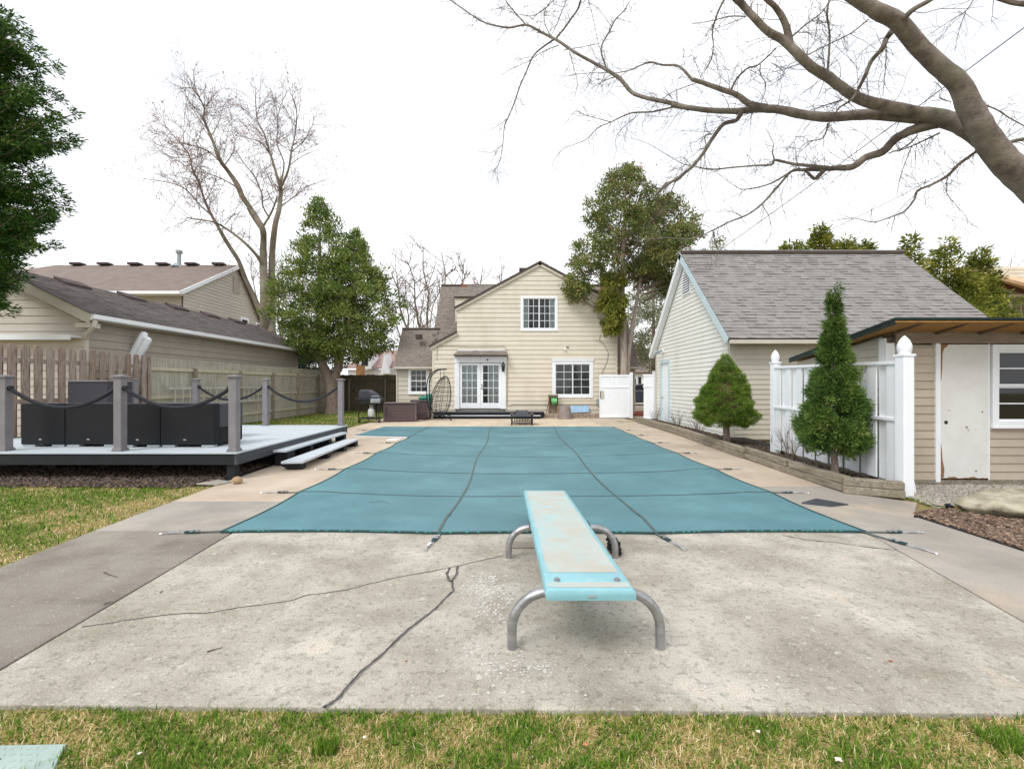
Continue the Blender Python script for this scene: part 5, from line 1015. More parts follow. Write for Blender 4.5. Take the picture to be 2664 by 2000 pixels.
b = MB(); b.box(gq(310, 0).x, gq(418, 0).x, 16.60, 16.655, gq(0, 650).z, gq(0, 600).z); pn_ = b.build('control_panel', m_util, G_)
for k in range(4): x = gq(345+k*20, 0).x; b = MB(); b.tube([(x, 16.60, gq(0, 628).z), (x, 16.57, gq(0, 628).z)], .022, 10); b.build('knob', m_chrome, pn_)
b = MB(); b.box(gq(145, 0).x-.02, gq(300, 0).x, 16.64, 17.2, gq(0, 607).z, gq(0, 598).z); b.build('side_shelf', m_slate, G_)
for zx in (172, 232, 330, 400): d_ = 16.66 if zx in (172, 400) else 17.15; b = MB(); x = gq(zx, 0).x; b.tube([(x, d_, .05), (x, d_, gq(0, 665).z+.02)], .018, 8); b.build('leg', m_charcoal, G_)
b = MB(); b.box(gq(172, 0).x, gq(400, 0).x, 16.66, 17.16, .14, .17); b.build('bottom_shelf', m_charcoal, G_)
for zx in (180, 405): b = MB(); x = gq(zx, 0).x; b.tube([(x-.03, 16.66, .06), (x+.03, 16.66, .06)], .06, 12); b.build('wheel', m_black, G_)
b = MB(); p = gq(295, 800); b.lathe((p.x, 16.85, .20), [(.07, 0), (.11, .02), (.125, .07), (.125, .24), (.1, .31), (.04, .35), (.04, .40)], 14); tk = b.build('propane_tank', m_tank, G_, smooth=True); b = MB(); b.tube([(p.x-.06, 16.85, .57), (p.x-.06, 16.85, .66), (p.x+.06, 16.85, .66), (p.x+.06, 16.85, .57)], .014, 6); b.build('tank_collar', m_tank, tk)
# hanging egg chair
E = empty('hanging_chair', (-4.0, 17.8, 0), 'egg-shaped wire hanging chair on a curved dark stand beside the doors', 'hanging chair')
d0 = 17.8; arc = [(960, 745), (938, 640), (930, 520), (935, 420), (955, 350), (1000, 300), (1060, 272), (1135, 268)]
def spl(pts, n=40):
    P = [Vector(p) for p in pts]; out = []
    for i in range(len(P)-1):
        p0, p1, p2, p3 = P[max(0, i-1)], P[i], P[i+1], P[min(len(P)-1, i+2)]
        for k in range(max(2, n//(len(P)-1))):
            t = k/max(2, n//(len(P)-1)); out.append(.5*((2*p1)+(p2-p0)*t+(2*p0-5*p1+4*p2-p3)*t*t+(3*p1-p0-3*p2+p3)*t**3))
    return out+[P[-1]]
for o in (0, .16):
    b = MB(); b.tube(spl([z8x(x, y, d0+o)+Vector((o*.6, 0, 0)) for x, y in arc]+([] )), .022, 8); b.build('stand_arm', m_charcoal, E, smooth=True)
b = MB(); b.tube(spl([z8x(960, 745, d0), z8x(1000, 770, d0), z8x(1085, 775, d0)]), .022, 8); b.tube(spl([z8x(960, 745, d0+.16), z8x(1010, 772, d0+.1), z8x(1085, 775, d0)]), .022, 8)
b.build('stand_foot', m_charcoal, E)
for (x, y) in ((898, 848), (1218, 852), (1300, 818), (1000, 800)): b = MB(); q = z8x(x, y, 1); dd = (CZ-.02)*F/(y/4.424+900-1000); b.beam(z8x(1085, 775, d0)*1, Vector(((900+x/4.424-1332)*dd/F, dd, .02)), .04, .03); b.build('leg', m_charcoal, E)
for x in (1090, 1127):
    b = MB(); t, q = z8x(x, 270, d0+.05), z8x(x, 390, d0+.05); b.tube([t, q], .008, 6); 
    for k in range(8): pz = t.lerp(q, (k+.5)/8); b.blob(pz, (.014, .014, .02), 6, 4)
    b.build('hanging_chain', m_charcoal, E)
# basket: tilted open egg of bent rods
bas = empty('basket', (0, 0, 0)); bas.parent = E; ec = z8x(1110, 575, d0+.05); bas.location = ec-wpos(E)
th = R(-14)
def egg(u, v):                       # u: around the opening axis, v: height -1..1
    r_ = .50*math.sqrt(max(0, 1-v*v))*(1-.26*v); x, y, z = r_*math.cos(u)*.95, r_*math.sin(u)*.8, v*.84
    return Vector((ec.x+x*math.cos(th)-z*math.sin(th)*.6, ec.y+y, ec.z+z*math.cos(th)))
for k in range(9):
    u = R(95)+R(200)*k/8+R(10); b = MB(); b.tube([egg(u, -1+2*j/24) for j in range(25)], .009, 5); b.build('rib', m_charcoal, bas)
for k in range(17):
    v = -.93+1.75*k/16; b = MB(); b.tube([egg(R(60)+R(270)*j/24, v+.03*math.sin(j*.8+k)) for j in range(25)], .006, 4); b.build('ring', m_charcoal, bas)
b = MB(); b.tube([egg(R(55), -1+2*j/30) for j in range(31)]+[egg(R(-35), 1-2*j/30) for j in range(31)], .012, 6); b.build('rim', m_charcoal, bas)
b = MB(); b.tube([z8x(1090, 390, d0+.05), z8x(1110, 385, d0+.05), z8x(1130, 390, d0+.05)], .012, 6); b.build('hook_bar', m_charcoal, bas)
b = MB(); p = z8x(900, 600, 18.4); b.blob(p, (.22, .16, .10), 12, 8, .08, 2); p2 = z8x(965, 620, 18.4); b.blob(p2, (.13, .12, .26), 12, 8, .1, 5); tag(b.build('bundled_tarp', m_teal, smooth=True), 'bright green bundled tarp on the box behind the hanging chair', 'tarp')
# fire pit table
def z3(zx, zy, d): return at(1000+zx/3.3227, 660+zy/3.3227, d)
FP = empty('fire_pit', (z3(1188, 1480, 15.7).x, 15.9, 0), 'square black slatted fire pit with a pyramid lid beyond the pool cover', 'fire pit')
fx0, fx1 = z3(1095, 0, 15.6).x, z3(1284, 0, 15.6).x; ft = z3(0, 1395, 15.6).z; fy0, fy1 = 15.55, 16.3
for x in (fx0, fx1-.055):
    for y in (fy0, fy1-.05): b = MB(); b.box(x, x+.055, y, y+.05, 0.001, ft-.002); b.build('leg', m_black, FP)
b = MB(); b.box(fx0-.04, fx1+.04, fy0-.04, fy1+.04, ft, ft+.03); b.build('table_top', m_black, FP, bevel=.004)
for y in (fy0+.01, fy1-.04):
    b = MB(); b.box(fx0+.055, fx1-.055, y, y+.02, .07, .10); b.box(fx0+.055, fx1-.055, y, y+.02, ft-.05, ft-.02); b.build('rail', m_black, FP)
    for k in range(10): x = fx0+.13+k*(fx1-fx0-.26)/9; b = MB(); b.box(x-.009, x+.009, y+.002, y+.018, .10, ft-.05); b.build('slat', m_black, FP)
cxm, cym = (fx0+fx1)/2, (fy0+fy1)/2; b = MB(); zt = z3(0, 1356, 15.9).z
b.add([(cxm-.28, cym-.28, ft+.03), (cxm+.28, cym-.28, ft+.03), (cxm+.28, cym+.28, ft+.03), (cxm-.28, cym+.28, ft+.03), (cxm-.16, cym-.16, zt), (cxm+.16, cym-.16, zt), (cxm+.16, cym+.16, zt), (cxm-.16, cym+.16, zt)], [(0, 1, 5, 4), (1, 2, 6, 5), (2, 3, 7, 6), (3, 0, 4, 7), (4, 5, 6, 7)]); b.build('mesh_lid', m_slate, FP)
b = MB()
for sx_, sy_ in ((-1, -1), (1, -1), (1, 1), (-1, 1)): b.beam((cxm+.285*sx_, cym+.285*sy_, ft+.036), (cxm+.165*sx_, cym+.165*sy_, zt+.005), .014, .014)
b.build('lid_frame', m_black, FP)
# hose reel, pot, panel, edging
HR = empty('hose_reel', (z3(1458, 0, 19.2).x, 19.2, 0), 'wooden wall hose reel with bright green hose under the right window', 'hose reel')
x0, x1 = z3(1418, 0, 19.2).x, z3(1500, 0, 19.2).x; zb_, zt_ = .14, z3(0, 1222, 19.2).z
for x in (x0, x1-.04): b = MB(); b.box(x, x+.04, 19.15, 19.3, zb_, zt_); b.build('side_post', m_wood, HR)
b = MB(); b.box(x0+.04, x1-.04, 19.24, 19.26, zb_, zt_-.02); b.box(x0-.01, x1+.01, 19.1, 19.3, zt_, zt_+.03); b.build('back_panel', m_shedband, HR)
xc, zc = z3(1465, 0, 19.1).x, z3(0, 1275, 19.1).z; b = MB()
for j in range(3):
    b.tube([(xc-.10+.014*k+.0, 19.12+(.10+.03*j)*math.sin(k*1.2)*.6, zc+(.12+.02*j)*math.cos(k*1.2)) for k in range(18)], .016, 6)
b.tube([(xc-.13, 19.12, zc), (xc+.13, 19.12, zc)], .13, 18); b.build('hose_coil', m_green, HR, smooth=True)
for s in (-.14, .15): b = MB(); b.tube([(xc+s, 19.12, zc), (xc+s+.012, 19.12, zc)], .17, 20); b.build('reel_flange', m_charcoal, HR)
b = MB(); b.tube([(x0+.02, 19.1, zc), (x0-.06, 19.08, zc-.25), (x0-.09, 19.05, .2), (x0-.02, 19.05, .15)], .012, 6); b.build('hose_tail', m_charcoal, HR)
b = MB(); b.tube([(xc+.16, 19.12, zc+.1), (xc+.34, 19.1, zc+.12)], .014, 6); b.build('crank_handle', m_black, HR)
b = MB(); p = z3(1562, 1418, 18.6); b.lathe((p.x, 18.6, 0.001), [(.315, 0), (.315, .04), (.30, .06), (.295, .10), (.215, .50), (.2, .54), (.17, .55)], 28); tag(b.build('upturned_pot', m_pot, smooth=True), 'large taupe plastic pot standing upside down on the patio', 'pot')
b = MB(); x0, x1 = z3(1612, 0, 19.3).x, z3(1768, 0, 19.3).x; z0, z1 = z3(0, 1372, 19.3).z, z3(0, 1318, 19.3).z; b.prism([(x0, 19.22, z0), (x1, 19.22, z0+.02), (x1, 19.38, z1+.02), (x0-.03, 19.38, z1)], (0, .03, .01)); tag(b.build('blue_panel', m_bluepanel, bevel=.004), 'light blue weathered panel leaning on the wall above the block edging', 'panel')
BE = empty('block_edging', (3, 19, 0), 'two-course low bed edging of beige concrete blocks under the right window', 'block edging')
xa, xb = z3(1355, 0, 18.95).x, z3(1868, 0, 18.95).x; pr_ = None
for r_ in (0, 1):
    x = xa+(.0 if r_ == 0 else .12)
    while x < xb-.05:
        wd = rng.choice((.22, .27, .3)); wd = min(wd, xb-x); b = MB(); b.box(x+.006, x+wd-.006, 18.95+rng.uniform(0, .012)+.03*r_, 19.12, .001+r_*.098, .094+r_*.098); b.build('block', m_brick, BE, bevel=.008); x += wd
# ================================================================ WHITE VINYL GATES
Gt = empty('vinyl_gate', (4.5, 18.7, 0), 'white vinyl gate panel standing open against the house corner', 'gate')
a, c = z3(1870, 1420, 18.7), z3(2112, 1420, 18.7); zt = z3(0, 1046, 18.7).z; zm = z3(0, 1150, 18.7).z
b = MB(); n = 6; 
for k in range(n): x0 = a.x+(c.x-a.x)*k/n; b = MB(); b.box(x0+.0012, x0+(c.x-a.x)/n-.0012, 18.70, 18.72, .07, zt-.08); b.build('board', m_vinyl, Gt)
for (u0, u1, v0, v1) in ((a.x, c.x, zt-.09, zt), (a.x, c.x, zm-.05, zm+.03), (a.x, c.x, .03, .13)): b = MB(); b.box(u0, u1, 18.68, 18.74, v0, v1); b.build('rail', m_vinyl, Gt, bevel=.006)
for u in (a.x-.05, c.x): b = MB(); b.box(u, u+.05, 18.675, 18.745, .03, zt+.004); b.build('stile', m_vinyl, Gt, bevel=.006)
b = MB(); b.box(c.x+.055, c.x+.17, 18.66, 18.78, 0, zt+.1); b.build('post', m_vinyl, Gt, bevel=.01)
b = MB(); b.box(a.x-.03, a.x+.12, 18.665, 18.678, z3(0, 1250, 18.7).z, z3(0, 1183, 18.7).z); lt_ = b.build('latch_plate', m_tan, Gt); b = MB(); b.box(a.x-.03, a.x-.0, 18.655, 18.665, z3(0, 1245, 18.7).z, z3(0, 1188, 18.7).z); b.build('latch', m_black, lt_)
G2 = empty('vinyl_gate', (5.5, 17.9, 0), 'narrow white vinyl fence panel with black hinges against the garage corner', 'gate')
def q3(zx, zy, d): return at(1590+zx/7.908, 900+zy/7.908, d)
a, c = q3(672, 0, 18.0), q3(862, 0, 17.6); zt = q3(0, 590, 17.8).z
n = 4
for k in range(n):
    p, q = a.lerp(c, k/n), a.lerp(c, (k+1)/n); b = MB(); b.beam((p.x+.002, p.y, (zt+.05)/2), (q.x-.002, q.y, (zt+.05)/2), .022, zt-.15); b.build('board', m_vinyl, G2)
for z in (zt-.02, q3(0, 830, 17.8).z, .08): b = MB(); b.beam((a.x-.02, a.y-.0, z), (c.x, c.y, z), .05, .07); b.build('rail', m_vinyl, G2)
b = MB(); b.box(c.x, c.x+.22, 17.5, 17.72, 0, q3(0, 510, 17.5).z); b.build('post', m_vinyl, G2, bevel=.01)
for z in (q3(0, 592, 18).z, q3(0, 822, 18).z): b = MB(); b.box(a.x, a.x+.09, a.y-.05, a.y-.035, z-.012, z+.012); b.build('hinge', m_black, G2)
# ================================================================ WHITE BOARD FENCE
VF = empty('vinyl_fence', (5.15, 7.2, 0), 'white vinyl privacy fence with ball-topped posts in front of the shed', 'fence')
pA, pB = Vector((5.06, 5.70, 0)), Vector((5.24, 8.80, 0))
def fpost(p, ztop, w_):
    b = MB(); h = w_/2; b.box(p.x-h, p.x+h, p.y-h, p.y+h, 0, ztop-.25); po = b.build('post', m_vinyl, VF, bevel=.005)
    b = MB(); b.box(p.x-h-.012, p.x+h+.012, p.y-h-.012, p.y+h+.012, ztop-.262, ztop-.235); b.lathe((p.x, p.y, ztop-.235), [(h*.95, 0), (h*1.0, .02), (h*1.12, .05), (h*1.18, .09), (h*1.1, .13), (h*.8, .18), (h*.35, .22), (h*.08, .238), (0.001, .24)], 20); b.build('post_cap', m_vinyl, po, smooth=True)
fpost(pA, 2.065, .135); fpost(pB, 2.12, .13)
dv = (pB-pA); Ld = dv.length; dn = dv/Ld; sn = Vector((dn.y, -dn.x, 0)); sn = sn if sn.x < 0 else -sn
nb = 17; s0, s1 = .08, Ld-.08; bw = (s1-s0)/nb
for k in range(nb):
    u = s0+(k+.5)*bw; front = k % 2 == 0; p = pA+dn*u+sn*(.026 if front else -.008); zt = 1.70+.05*u/Ld
    b = MB(); b.beam(p-dn*(bw*.46)+Vector((0, 0, .5*(.16+zt))), p+dn*(bw*.46)+Vector((0, 0, .5*(.16+zt))), .02, zt-.16); b.build('board', m_vinyl, VF)
for z0, z1_ in ((1.725, 1.775), (.98, .99)):
    b = MB(); b.beam(pA+dn*.07+sn*.03+Vector((0, 0, z0)), pB-dn*.07+sn*.03+Vector((0, 0, z1_)), .055, .045); b.build('rail', m_vinyl, VF, bevel=.006)
# ================================================================ TIMBER PLANTER EDGE
TE = empty('timber_edging', (4.6, 11, 0), 'two-course weathered landscape timber edge of the long planter', 'timber edging')
segs = [((4.76, 17.1), (4.73, 13.0)), ((4.73, 12.98), (4.47, 8.62)), ((4.56, 8.9), (4.44, 7.2)), ((4.44, 7.18), (4.42, 5.94))]
for (p, q) in segs:
    for c in (0, 1):
        o = .0 if c == 0 else .018; b = MB(); b.beam((p[0]+o+.06, p[1]-(.05*c), .052+c*.104), (q[0]+o+.06, q[1], .052+c*.104), .13, .10); b.build('timber', m_timber, TE, bevel=.012)
for c in (0, 1): b = MB(); b.beam((4.41, 5.90-.0*c, .052+c*.104), (4.97, 5.60+.01*c, .052+c*.104), .13, .10); b.build('timber', m_timber, TE, bevel=.012, label='moss-green end timber')
# rock by the shed
b = MB(); b.blob((5.90, 4.98, .07), (.85, .42, .145), 48, 22, .09, 12)
rk = b.build('flat_rock', m_rock, smooth=True); tag(rk, 'large flat pale sandstone boulder on the bark mulch at the right edge', 'rock')
tx = bpy.data.textures.new('rocktex', 'CLOUDS'); tx.noise_scale = .13; dm_ = rk.modifiers.new('d', 'DISPLACE'); dm_.texture = tx; dm_.strength = .10; dm_.texture_coords = 'GLOBAL'
b = MB(); b.blob((5.06, 5.12, .03), (.035, .03, .03), 8, 6, .2, 4); b.tube([(5.06, 5.12, .03), (5.0, 5.1, .05)], .014, 6); tag(b.build('garden_light', m_black), 'tiny black garden spotlight at the left end of the flat rock', 'light')
b = MB(); b.tube([(5.08, 5.1, .012), (5.3, 4.95, .012), (5.6, 4.8, .02), (5.95, 4.75, .012)], .006, 5); tag(b.build('buried_cable', m_wood), 'thin tan cable running along the front of the flat rock', 'cable')
for k, (x, y, s) in enumerate(((5.35, 5.55, .16), (5.6, 5.85, .22), (5.9, 5.5, .2), (5.15, 5.28, .12))):
    b = MB(); b.prism([(x+s*rng.uniform(.8, 1.2)*math.cos(t), y+.6*s*rng.uniform(.8, 1.2)*math.sin(t), 0) for t in [i*math.pi/3.5 for i in range(7)]], (0, 0, .018)); tag(b.build('stepping_stone', m_rightpath, bevel=.005), ['flat grey stepping stone between the drain elbow and the rock', 'flat grey stepping stone below the shed door', 'flat grey stepping stone behind the big rock', 'small flat stone at the corner of the mulch bed'][k], 'stone')
# ================================================================ OVERHEAD WIRES
cable('utility_wire', [at(2664+60, 28, 8.0), at(1632, 815, 19.2)], .010, m_charcoal, 'overhead utility line running down from the upper right to the house', 'wire', sag=.12)
cable('utility_wire', [at(2700, 310, 9.5), at(2017, 657, 14.2)], .007, m_charcoal, 'thin overhead line reaching the ridge of the garage roof', 'wire', sag=.18)
# ================================================================ TREES
def branch_px(parent, pts, d0, d1, name='branch', m=None, wob=.15, seed=0, n=8, sc=1.0, conv=None, wmin=.0):
    """limb through photo points (x, y, width px) at distances running d0 -> d1; returns its 3D points and radii"""
    m = m or m_bark; rg = random.Random(seed); P, Rr = [], []; k = len(pts)
    for i, p in enumerate(pts):
        t = i/max(1, k-1); d = d0+(d1-d0)*t; px, py = conv(p[0], p[1]) if conv else (p[0], p[1]); q = at(px, py, d+(rg.uniform(-wob, wob) if 0 < i else 0)); P.append(q); Rr.append(max(wmin, p[2]/sc*d/F/2))
    for i in range(k):                       # off-axis perspective widens a round limb: undo it so the real girth matches
        a_, c_ = P[max(0, i-1)], P[min(k-1, i+1)]; pa, pc, pi_ = [Vector((v.x/v.y, (v.z-CZ)/v.y)) for v in (a_, c_, P[i])]
        t_ = (pc-pa); t_ = Vector((-t_.y, t_.x)).normalized() if t_.length > 1e-6 else Vector((0, 1)); Rr[i] /= math.sqrt(1+t_.dot(pi_)**2)
    out, rr = [], []; N = len(P)
    for i in range(N-1):
        p0, p1, p2, p3 = P[max(0, i-1)], P[i], P[i+1], P[min(N-1, i+2)]; s_ = 4
        for j in range(s_):
            t = j/s_; q = .5*((2*p1)+(p2-p0)*t+(2*p0-5*p1+4*p2-p3)*t*t+(3*p1-p0-3*p2+p3)*t**3); r_ = Rr[i]*(1-t)+Rr[i+1]*t
            out.append(q+Vector((rg.uniform(-1, 1), rg.uniform(-1, 1), rg.uniform(-1, 1)))*r_*.035); rr.append(r_*rg.uniform(.975, 1.03))
    out.append(P[-1]); rr.append(Rr[-1]); b = MB(); b.tube(out, rr, n); b.build(name, m, parent, smooth=True); return out, rr
class Twigs:
    def __init__(s): s.V = []; s.F = []; s.n = 0; s.tips = []
    def tube(s, P, r0, r1, sides=3):
        m = len(P); V = []; ref = Vector((0, .3, 1))
        for i, p in enumerate(P):
            d = P[min(i+1, m-1)]-P[max(0, i-1)]; x = d.cross(ref)
            if x.length < 1e-6: x = Vector((1, 0, 0))
            x.normalize(); y = x.cross(d).normalized(); r = r0+(r1-r0)*i/(m-1)
            for k in range(sides): t = 2*math.pi*k/sides; V.append(tuple(p+(x*math.cos(t)+y*math.sin(t))*r))
        for i in range(m-1):
            for k in range(sides): a = s.n+i*sides+k; b = s.n+i*sides+(k+1) % sides; s.F.append((a, b, b+sides, a+sides))
        s.V += V; s.n += len(V)
    def grow(s, p, d, L_, r, depth, rg, bend=.25, grav=0, kids=(2, 5), ang=(25, 60), shrink=.55, segs=5):
        P = [p]; dd = d.normalized(); q = p
        for i in range(segs):
            dd = (dd+Vector((rg.gauss(0, bend), rg.gauss(0, bend), rg.gauss(0, bend)+grav))*.6).normalized(); q = q+dd*(L_/segs); P.append(q)
        s.tube(P, r, r*.4)
        if depth <= 0: s.tips.append((P[-1], dd)); s.tips.append((P[-3], dd)); return
        for _ in range(rg.randint(*kids)):
            t = rg.uniform(.2, 1); i = min(segs-1, int(t*segs)); b = P[i].lerp(P[i+1], t*segs-i); ax = Vector((rg.gauss(0, 1), rg.gauss(0, 1), rg.gauss(0, 1))).normalized()
            dv_ = (P[i+1]-P[i]).normalized(); nd = Matrix.Rotation(R(rg.uniform(*ang)), 3, dv_.cross(ax).normalized()) @ dv_
            s.grow(b, nd, L_*rg.uniform(shrink*.6, shrink*1.2), r*.55, depth-1, rg, bend, grav, kids, ang, shrink, max(3, segs-1))
    def along(s, P, rr, n, L_, depth, rg, grav=0, rmax=.012, t0=.0, up=0, bias=None, **kw):
        m = len(P)
        for _ in range(n):
            t = rg.uniform(t0, 1)*(m-1); i = min(m-2, int(t)); p = P[i].lerp(P[i+1], t-i); dv_ = (P[i+1]-P[i]).normalized()
            ax = Vector((rg.gauss(0, 1), rg.gauss(0, 1), rg.gauss(0, 1))).normalized(); nd = Matrix.Rotation(R(rg.uniform(30, 80)), 3, dv_.cross(ax).normalized()) @ dv_; nd.z += up
            if bias: nd += bias*rg.random()
            s.grow(p, nd, L_*rg.uniform(.4, 1.2), min(rr[i]*.5, rmax), depth, rg, grav=grav, **kw)
    def build(s, name, m, parent):
        if s.V: return mesh_np(name, s.V, s.F, np.random.default_rng(1).random(len(s.F)), m, parent, kind='stuff')
# ---- the big overhanging tree on the right
BT = empty('bare_tree', (7.1, 4.5, 0), 'large bare grey-barked tree reaching its limbs in from the upper right', 'tree')
z4 = lambda x, y: (1800+x/2.0764, y/2.0764); z3c = lambda x, y: (1100+x/2.3725, y/2.3725)
b = MB(); t_end = at(*z4(1960, 1130), 5.0)
b.tube([(7.25, 4.45, -.05), (7.2, 4.47, .3), (7.1, 4.55, 1.2), (6.85, 4.7, 2.3), (6.5, 4.85, 3.0), t_end], [.42, .31, .25, .21, .185, .17], 18); b.build('trunk', m_bark, BT, smooth=True)
lim = []
def LB(pts, d0, d1, c=z4, s=2.0764, seed=0, n=10, nm='branch', **k):
    o = branch_px(BT, pts, d0, d1, nm, m_bark, k.get('wob', .06), seed, n, s, c); lim.append(o); return o
A1 = LB([(1960, 1130, 214), (1850, 1018, 204), (1740, 922, 196), (1640, 812, 186), (1565, 700, 172), (1500, 580, 162), (1440, 450, 142), (1330, 355, 130), (1210, 235, 122), (1110, 115, 120), (1000, 60, 108), (880, -10, 90), (760, -90, 80), (600, -190, 60), (400, -300, 34)], 5.0, 4.2, n=18, seed=1, wob=.02, nm='main_limb')
B0 = LB([(1620, 800, 120), (1500, 705, 124), (1400, 655, 112), (1280, 625, 98), (1180, 618, 88)], 4.98, 5.1, n=14, seed=2, wob=.01)
B1 = LB([(1260, 618, 76), (1150, 595, 74), (1040, 572, 72), (920, 540, 70), (830, 488, 68), (740, 420, 68), (650, 365, 64), (570, 290, 62), (490, 215, 58), (410, 170, 50), (345, 105, 48), (280, 35, 46), (220, -30, 50), (120, -140, 40)], 5.08, 4.6, n=14, seed=3, wob=.03)
B2 = LB([(1300, 640, 76), (1150, 632, 66), (1000, 620, 62), (880, 622, 60), (740, 634, 56), (600, 620, 54), (480, 594, 50), (360, 588, 46), (250, 600, 36), (120, 598, 32), (0, 585, 30), (-110, 568, 28)], 5.08, 5.7, n=12, seed=4, wob=.03)
B2b = LB([(1645, 668, 32), (1500, 630, 30), (1380, 605, 28), (1290, 570, 28), (1215, 485, 27), (1130, 430, 24), (1040, 380, 22), (940, 325, 20), (830, 250, 20), (740, 205, 18), (640, 155, 16), (540, 172, 14), (440, 158, 12), (370, 135, 10), (300, 93, 9), (210, 30, 8), (150, -10, 7)], 5.7, 7.2, z3c, 2.3725, 5)
B3 = LB([(400, 585, 50), (310, 560, 40), (240, 512, 35), (150, 480, 32), (60, 448, 27), (0, 430, 24)], 5.3, 5.5, seed=6)
B3b = LB([(1660, 491, 22), (1580, 410, 18), (1480, 402, 14), (1410, 385, 13), (1350, 402, 10), (1290, 430, 8), (1200, 450, 6), (1100, 450, 5), (990, 455, 4), (900, 470, 3)], 5.5, 6.3, z3c, 2.3725, 7, 6)
B4 = LB([(1330, 665, 60), (1200, 700, 48), (1100, 750, 45), (1030, 820, 42), (940, 850, 38), (870, 900, 36), (780, 908, 30), (700, 915, 26), (600, 918, 18), (535, 928, 14), (480, 990, 12), (380, 1100, 10), (300, 1160, 9), (200, 1200, 8), (100, 1250, 7), (0, 1290, 6), (-150, 1286, 4), (-300, 1300, 2)], 5.1, 6.3, seed=8)
LB([(720, 912, 22), (690, 945, 22), (660, 965, 20), (620, 930, 14), (560, 915, 10), (430, 990, 9), (300, 1022, 7), (240, 1010, 4), (130, 930, 2)], 5.6, 6.0, seed=9, n=6)
B4b = LB([(740, 908, 26), (600, 892, 18), (540, 885, 16), (450, 865, 14), (430, 890, 12), (340, 895, 10), (220, 905, 9), (110, 915, 8), (20, 900, 6), (-60, 880, 4), (-230, 780, 3), (-330, 745, 2)], 5.5, 6.4, seed=10, n=6)
LB([(445, 862, 10), (435, 820, 7), (440, 775, 4), (400, 700, 2)], 5.8, 5.7, seed=11, n=5)
B5 = LB([(270, 600, 28), (240, 650, 22), (170, 672, 20), (110, 750, 20), (60, 830, 18), (0, 900, 16), (-60, 950, 15), (-150, 1010, 14), (-200, 1060, 11)], 5.5, 6.2, seed=12, n=8)
LB([(1640, 1045, 15), (1570, 1112, 14), (1505, 1130, 12), (1465, 1165, 10), (1390, 1145, 8), (1320, 1130, 6), (1240, 1160, 4), (1180, 1185, 3)], 6.1, 6.8, z3c, 2.3725, 13, 6)
LB([(1560, 1120, 8), (1520, 1210, 7), (1490, 1280, 6), (1440, 1340, 4), (1400, 1370, 3)], 6.2, 6.5, z3c, 2.3725, 14, 5)
LB([(1085, 165, 34), (1050, 210, 28), (1030, 260, 24), (970, 330, 22), (940, 400, 20), (900, 480, 16), (860, 540, 12), (800, 580, 9), (770, 620, 6)], 4.6, 4.9, seed=15, n=8)
LB([(1150, 95, 30), (1200, 50, 25), (1290, 0, 22), (1380, -60, 18)], 4.4, 4.2, seed=16, n=8)
Eb = LB([(1560, 805, 24), (1520, 830, 15), (1440, 890, 18), (1380, 950, 16), (1290, 1000, 12), (1220, 1030, 12), (1200, 1080, 11), (1150, 1140, 10), (1080, 1170, 8), (980, 1200, 6), (880, 1180, 4), (780, 1190, 3), (620, 1222, 2)], 5.0, 5.4, seed=17, n=6)
LB([(1380, 955, 8), (1376, 1040, 5), (1420, 1100, 4), (1480, 1170, 3), (1492, 1230, 2)], 5.1, 5.3, seed=18, n=5)
LB([(530, 240, 52), (505, 130, 45), (455, 45, 40), (390, -15, 35), (300, -100, 25)], 4.8, 4.6, seed=19, n=10)
LB([(733, 385, 14), (745, 200, 12), (730, 80, 12), (742, 0, 10), (760, -80, 8)], 4.85, 4.6, seed=20, n=6)
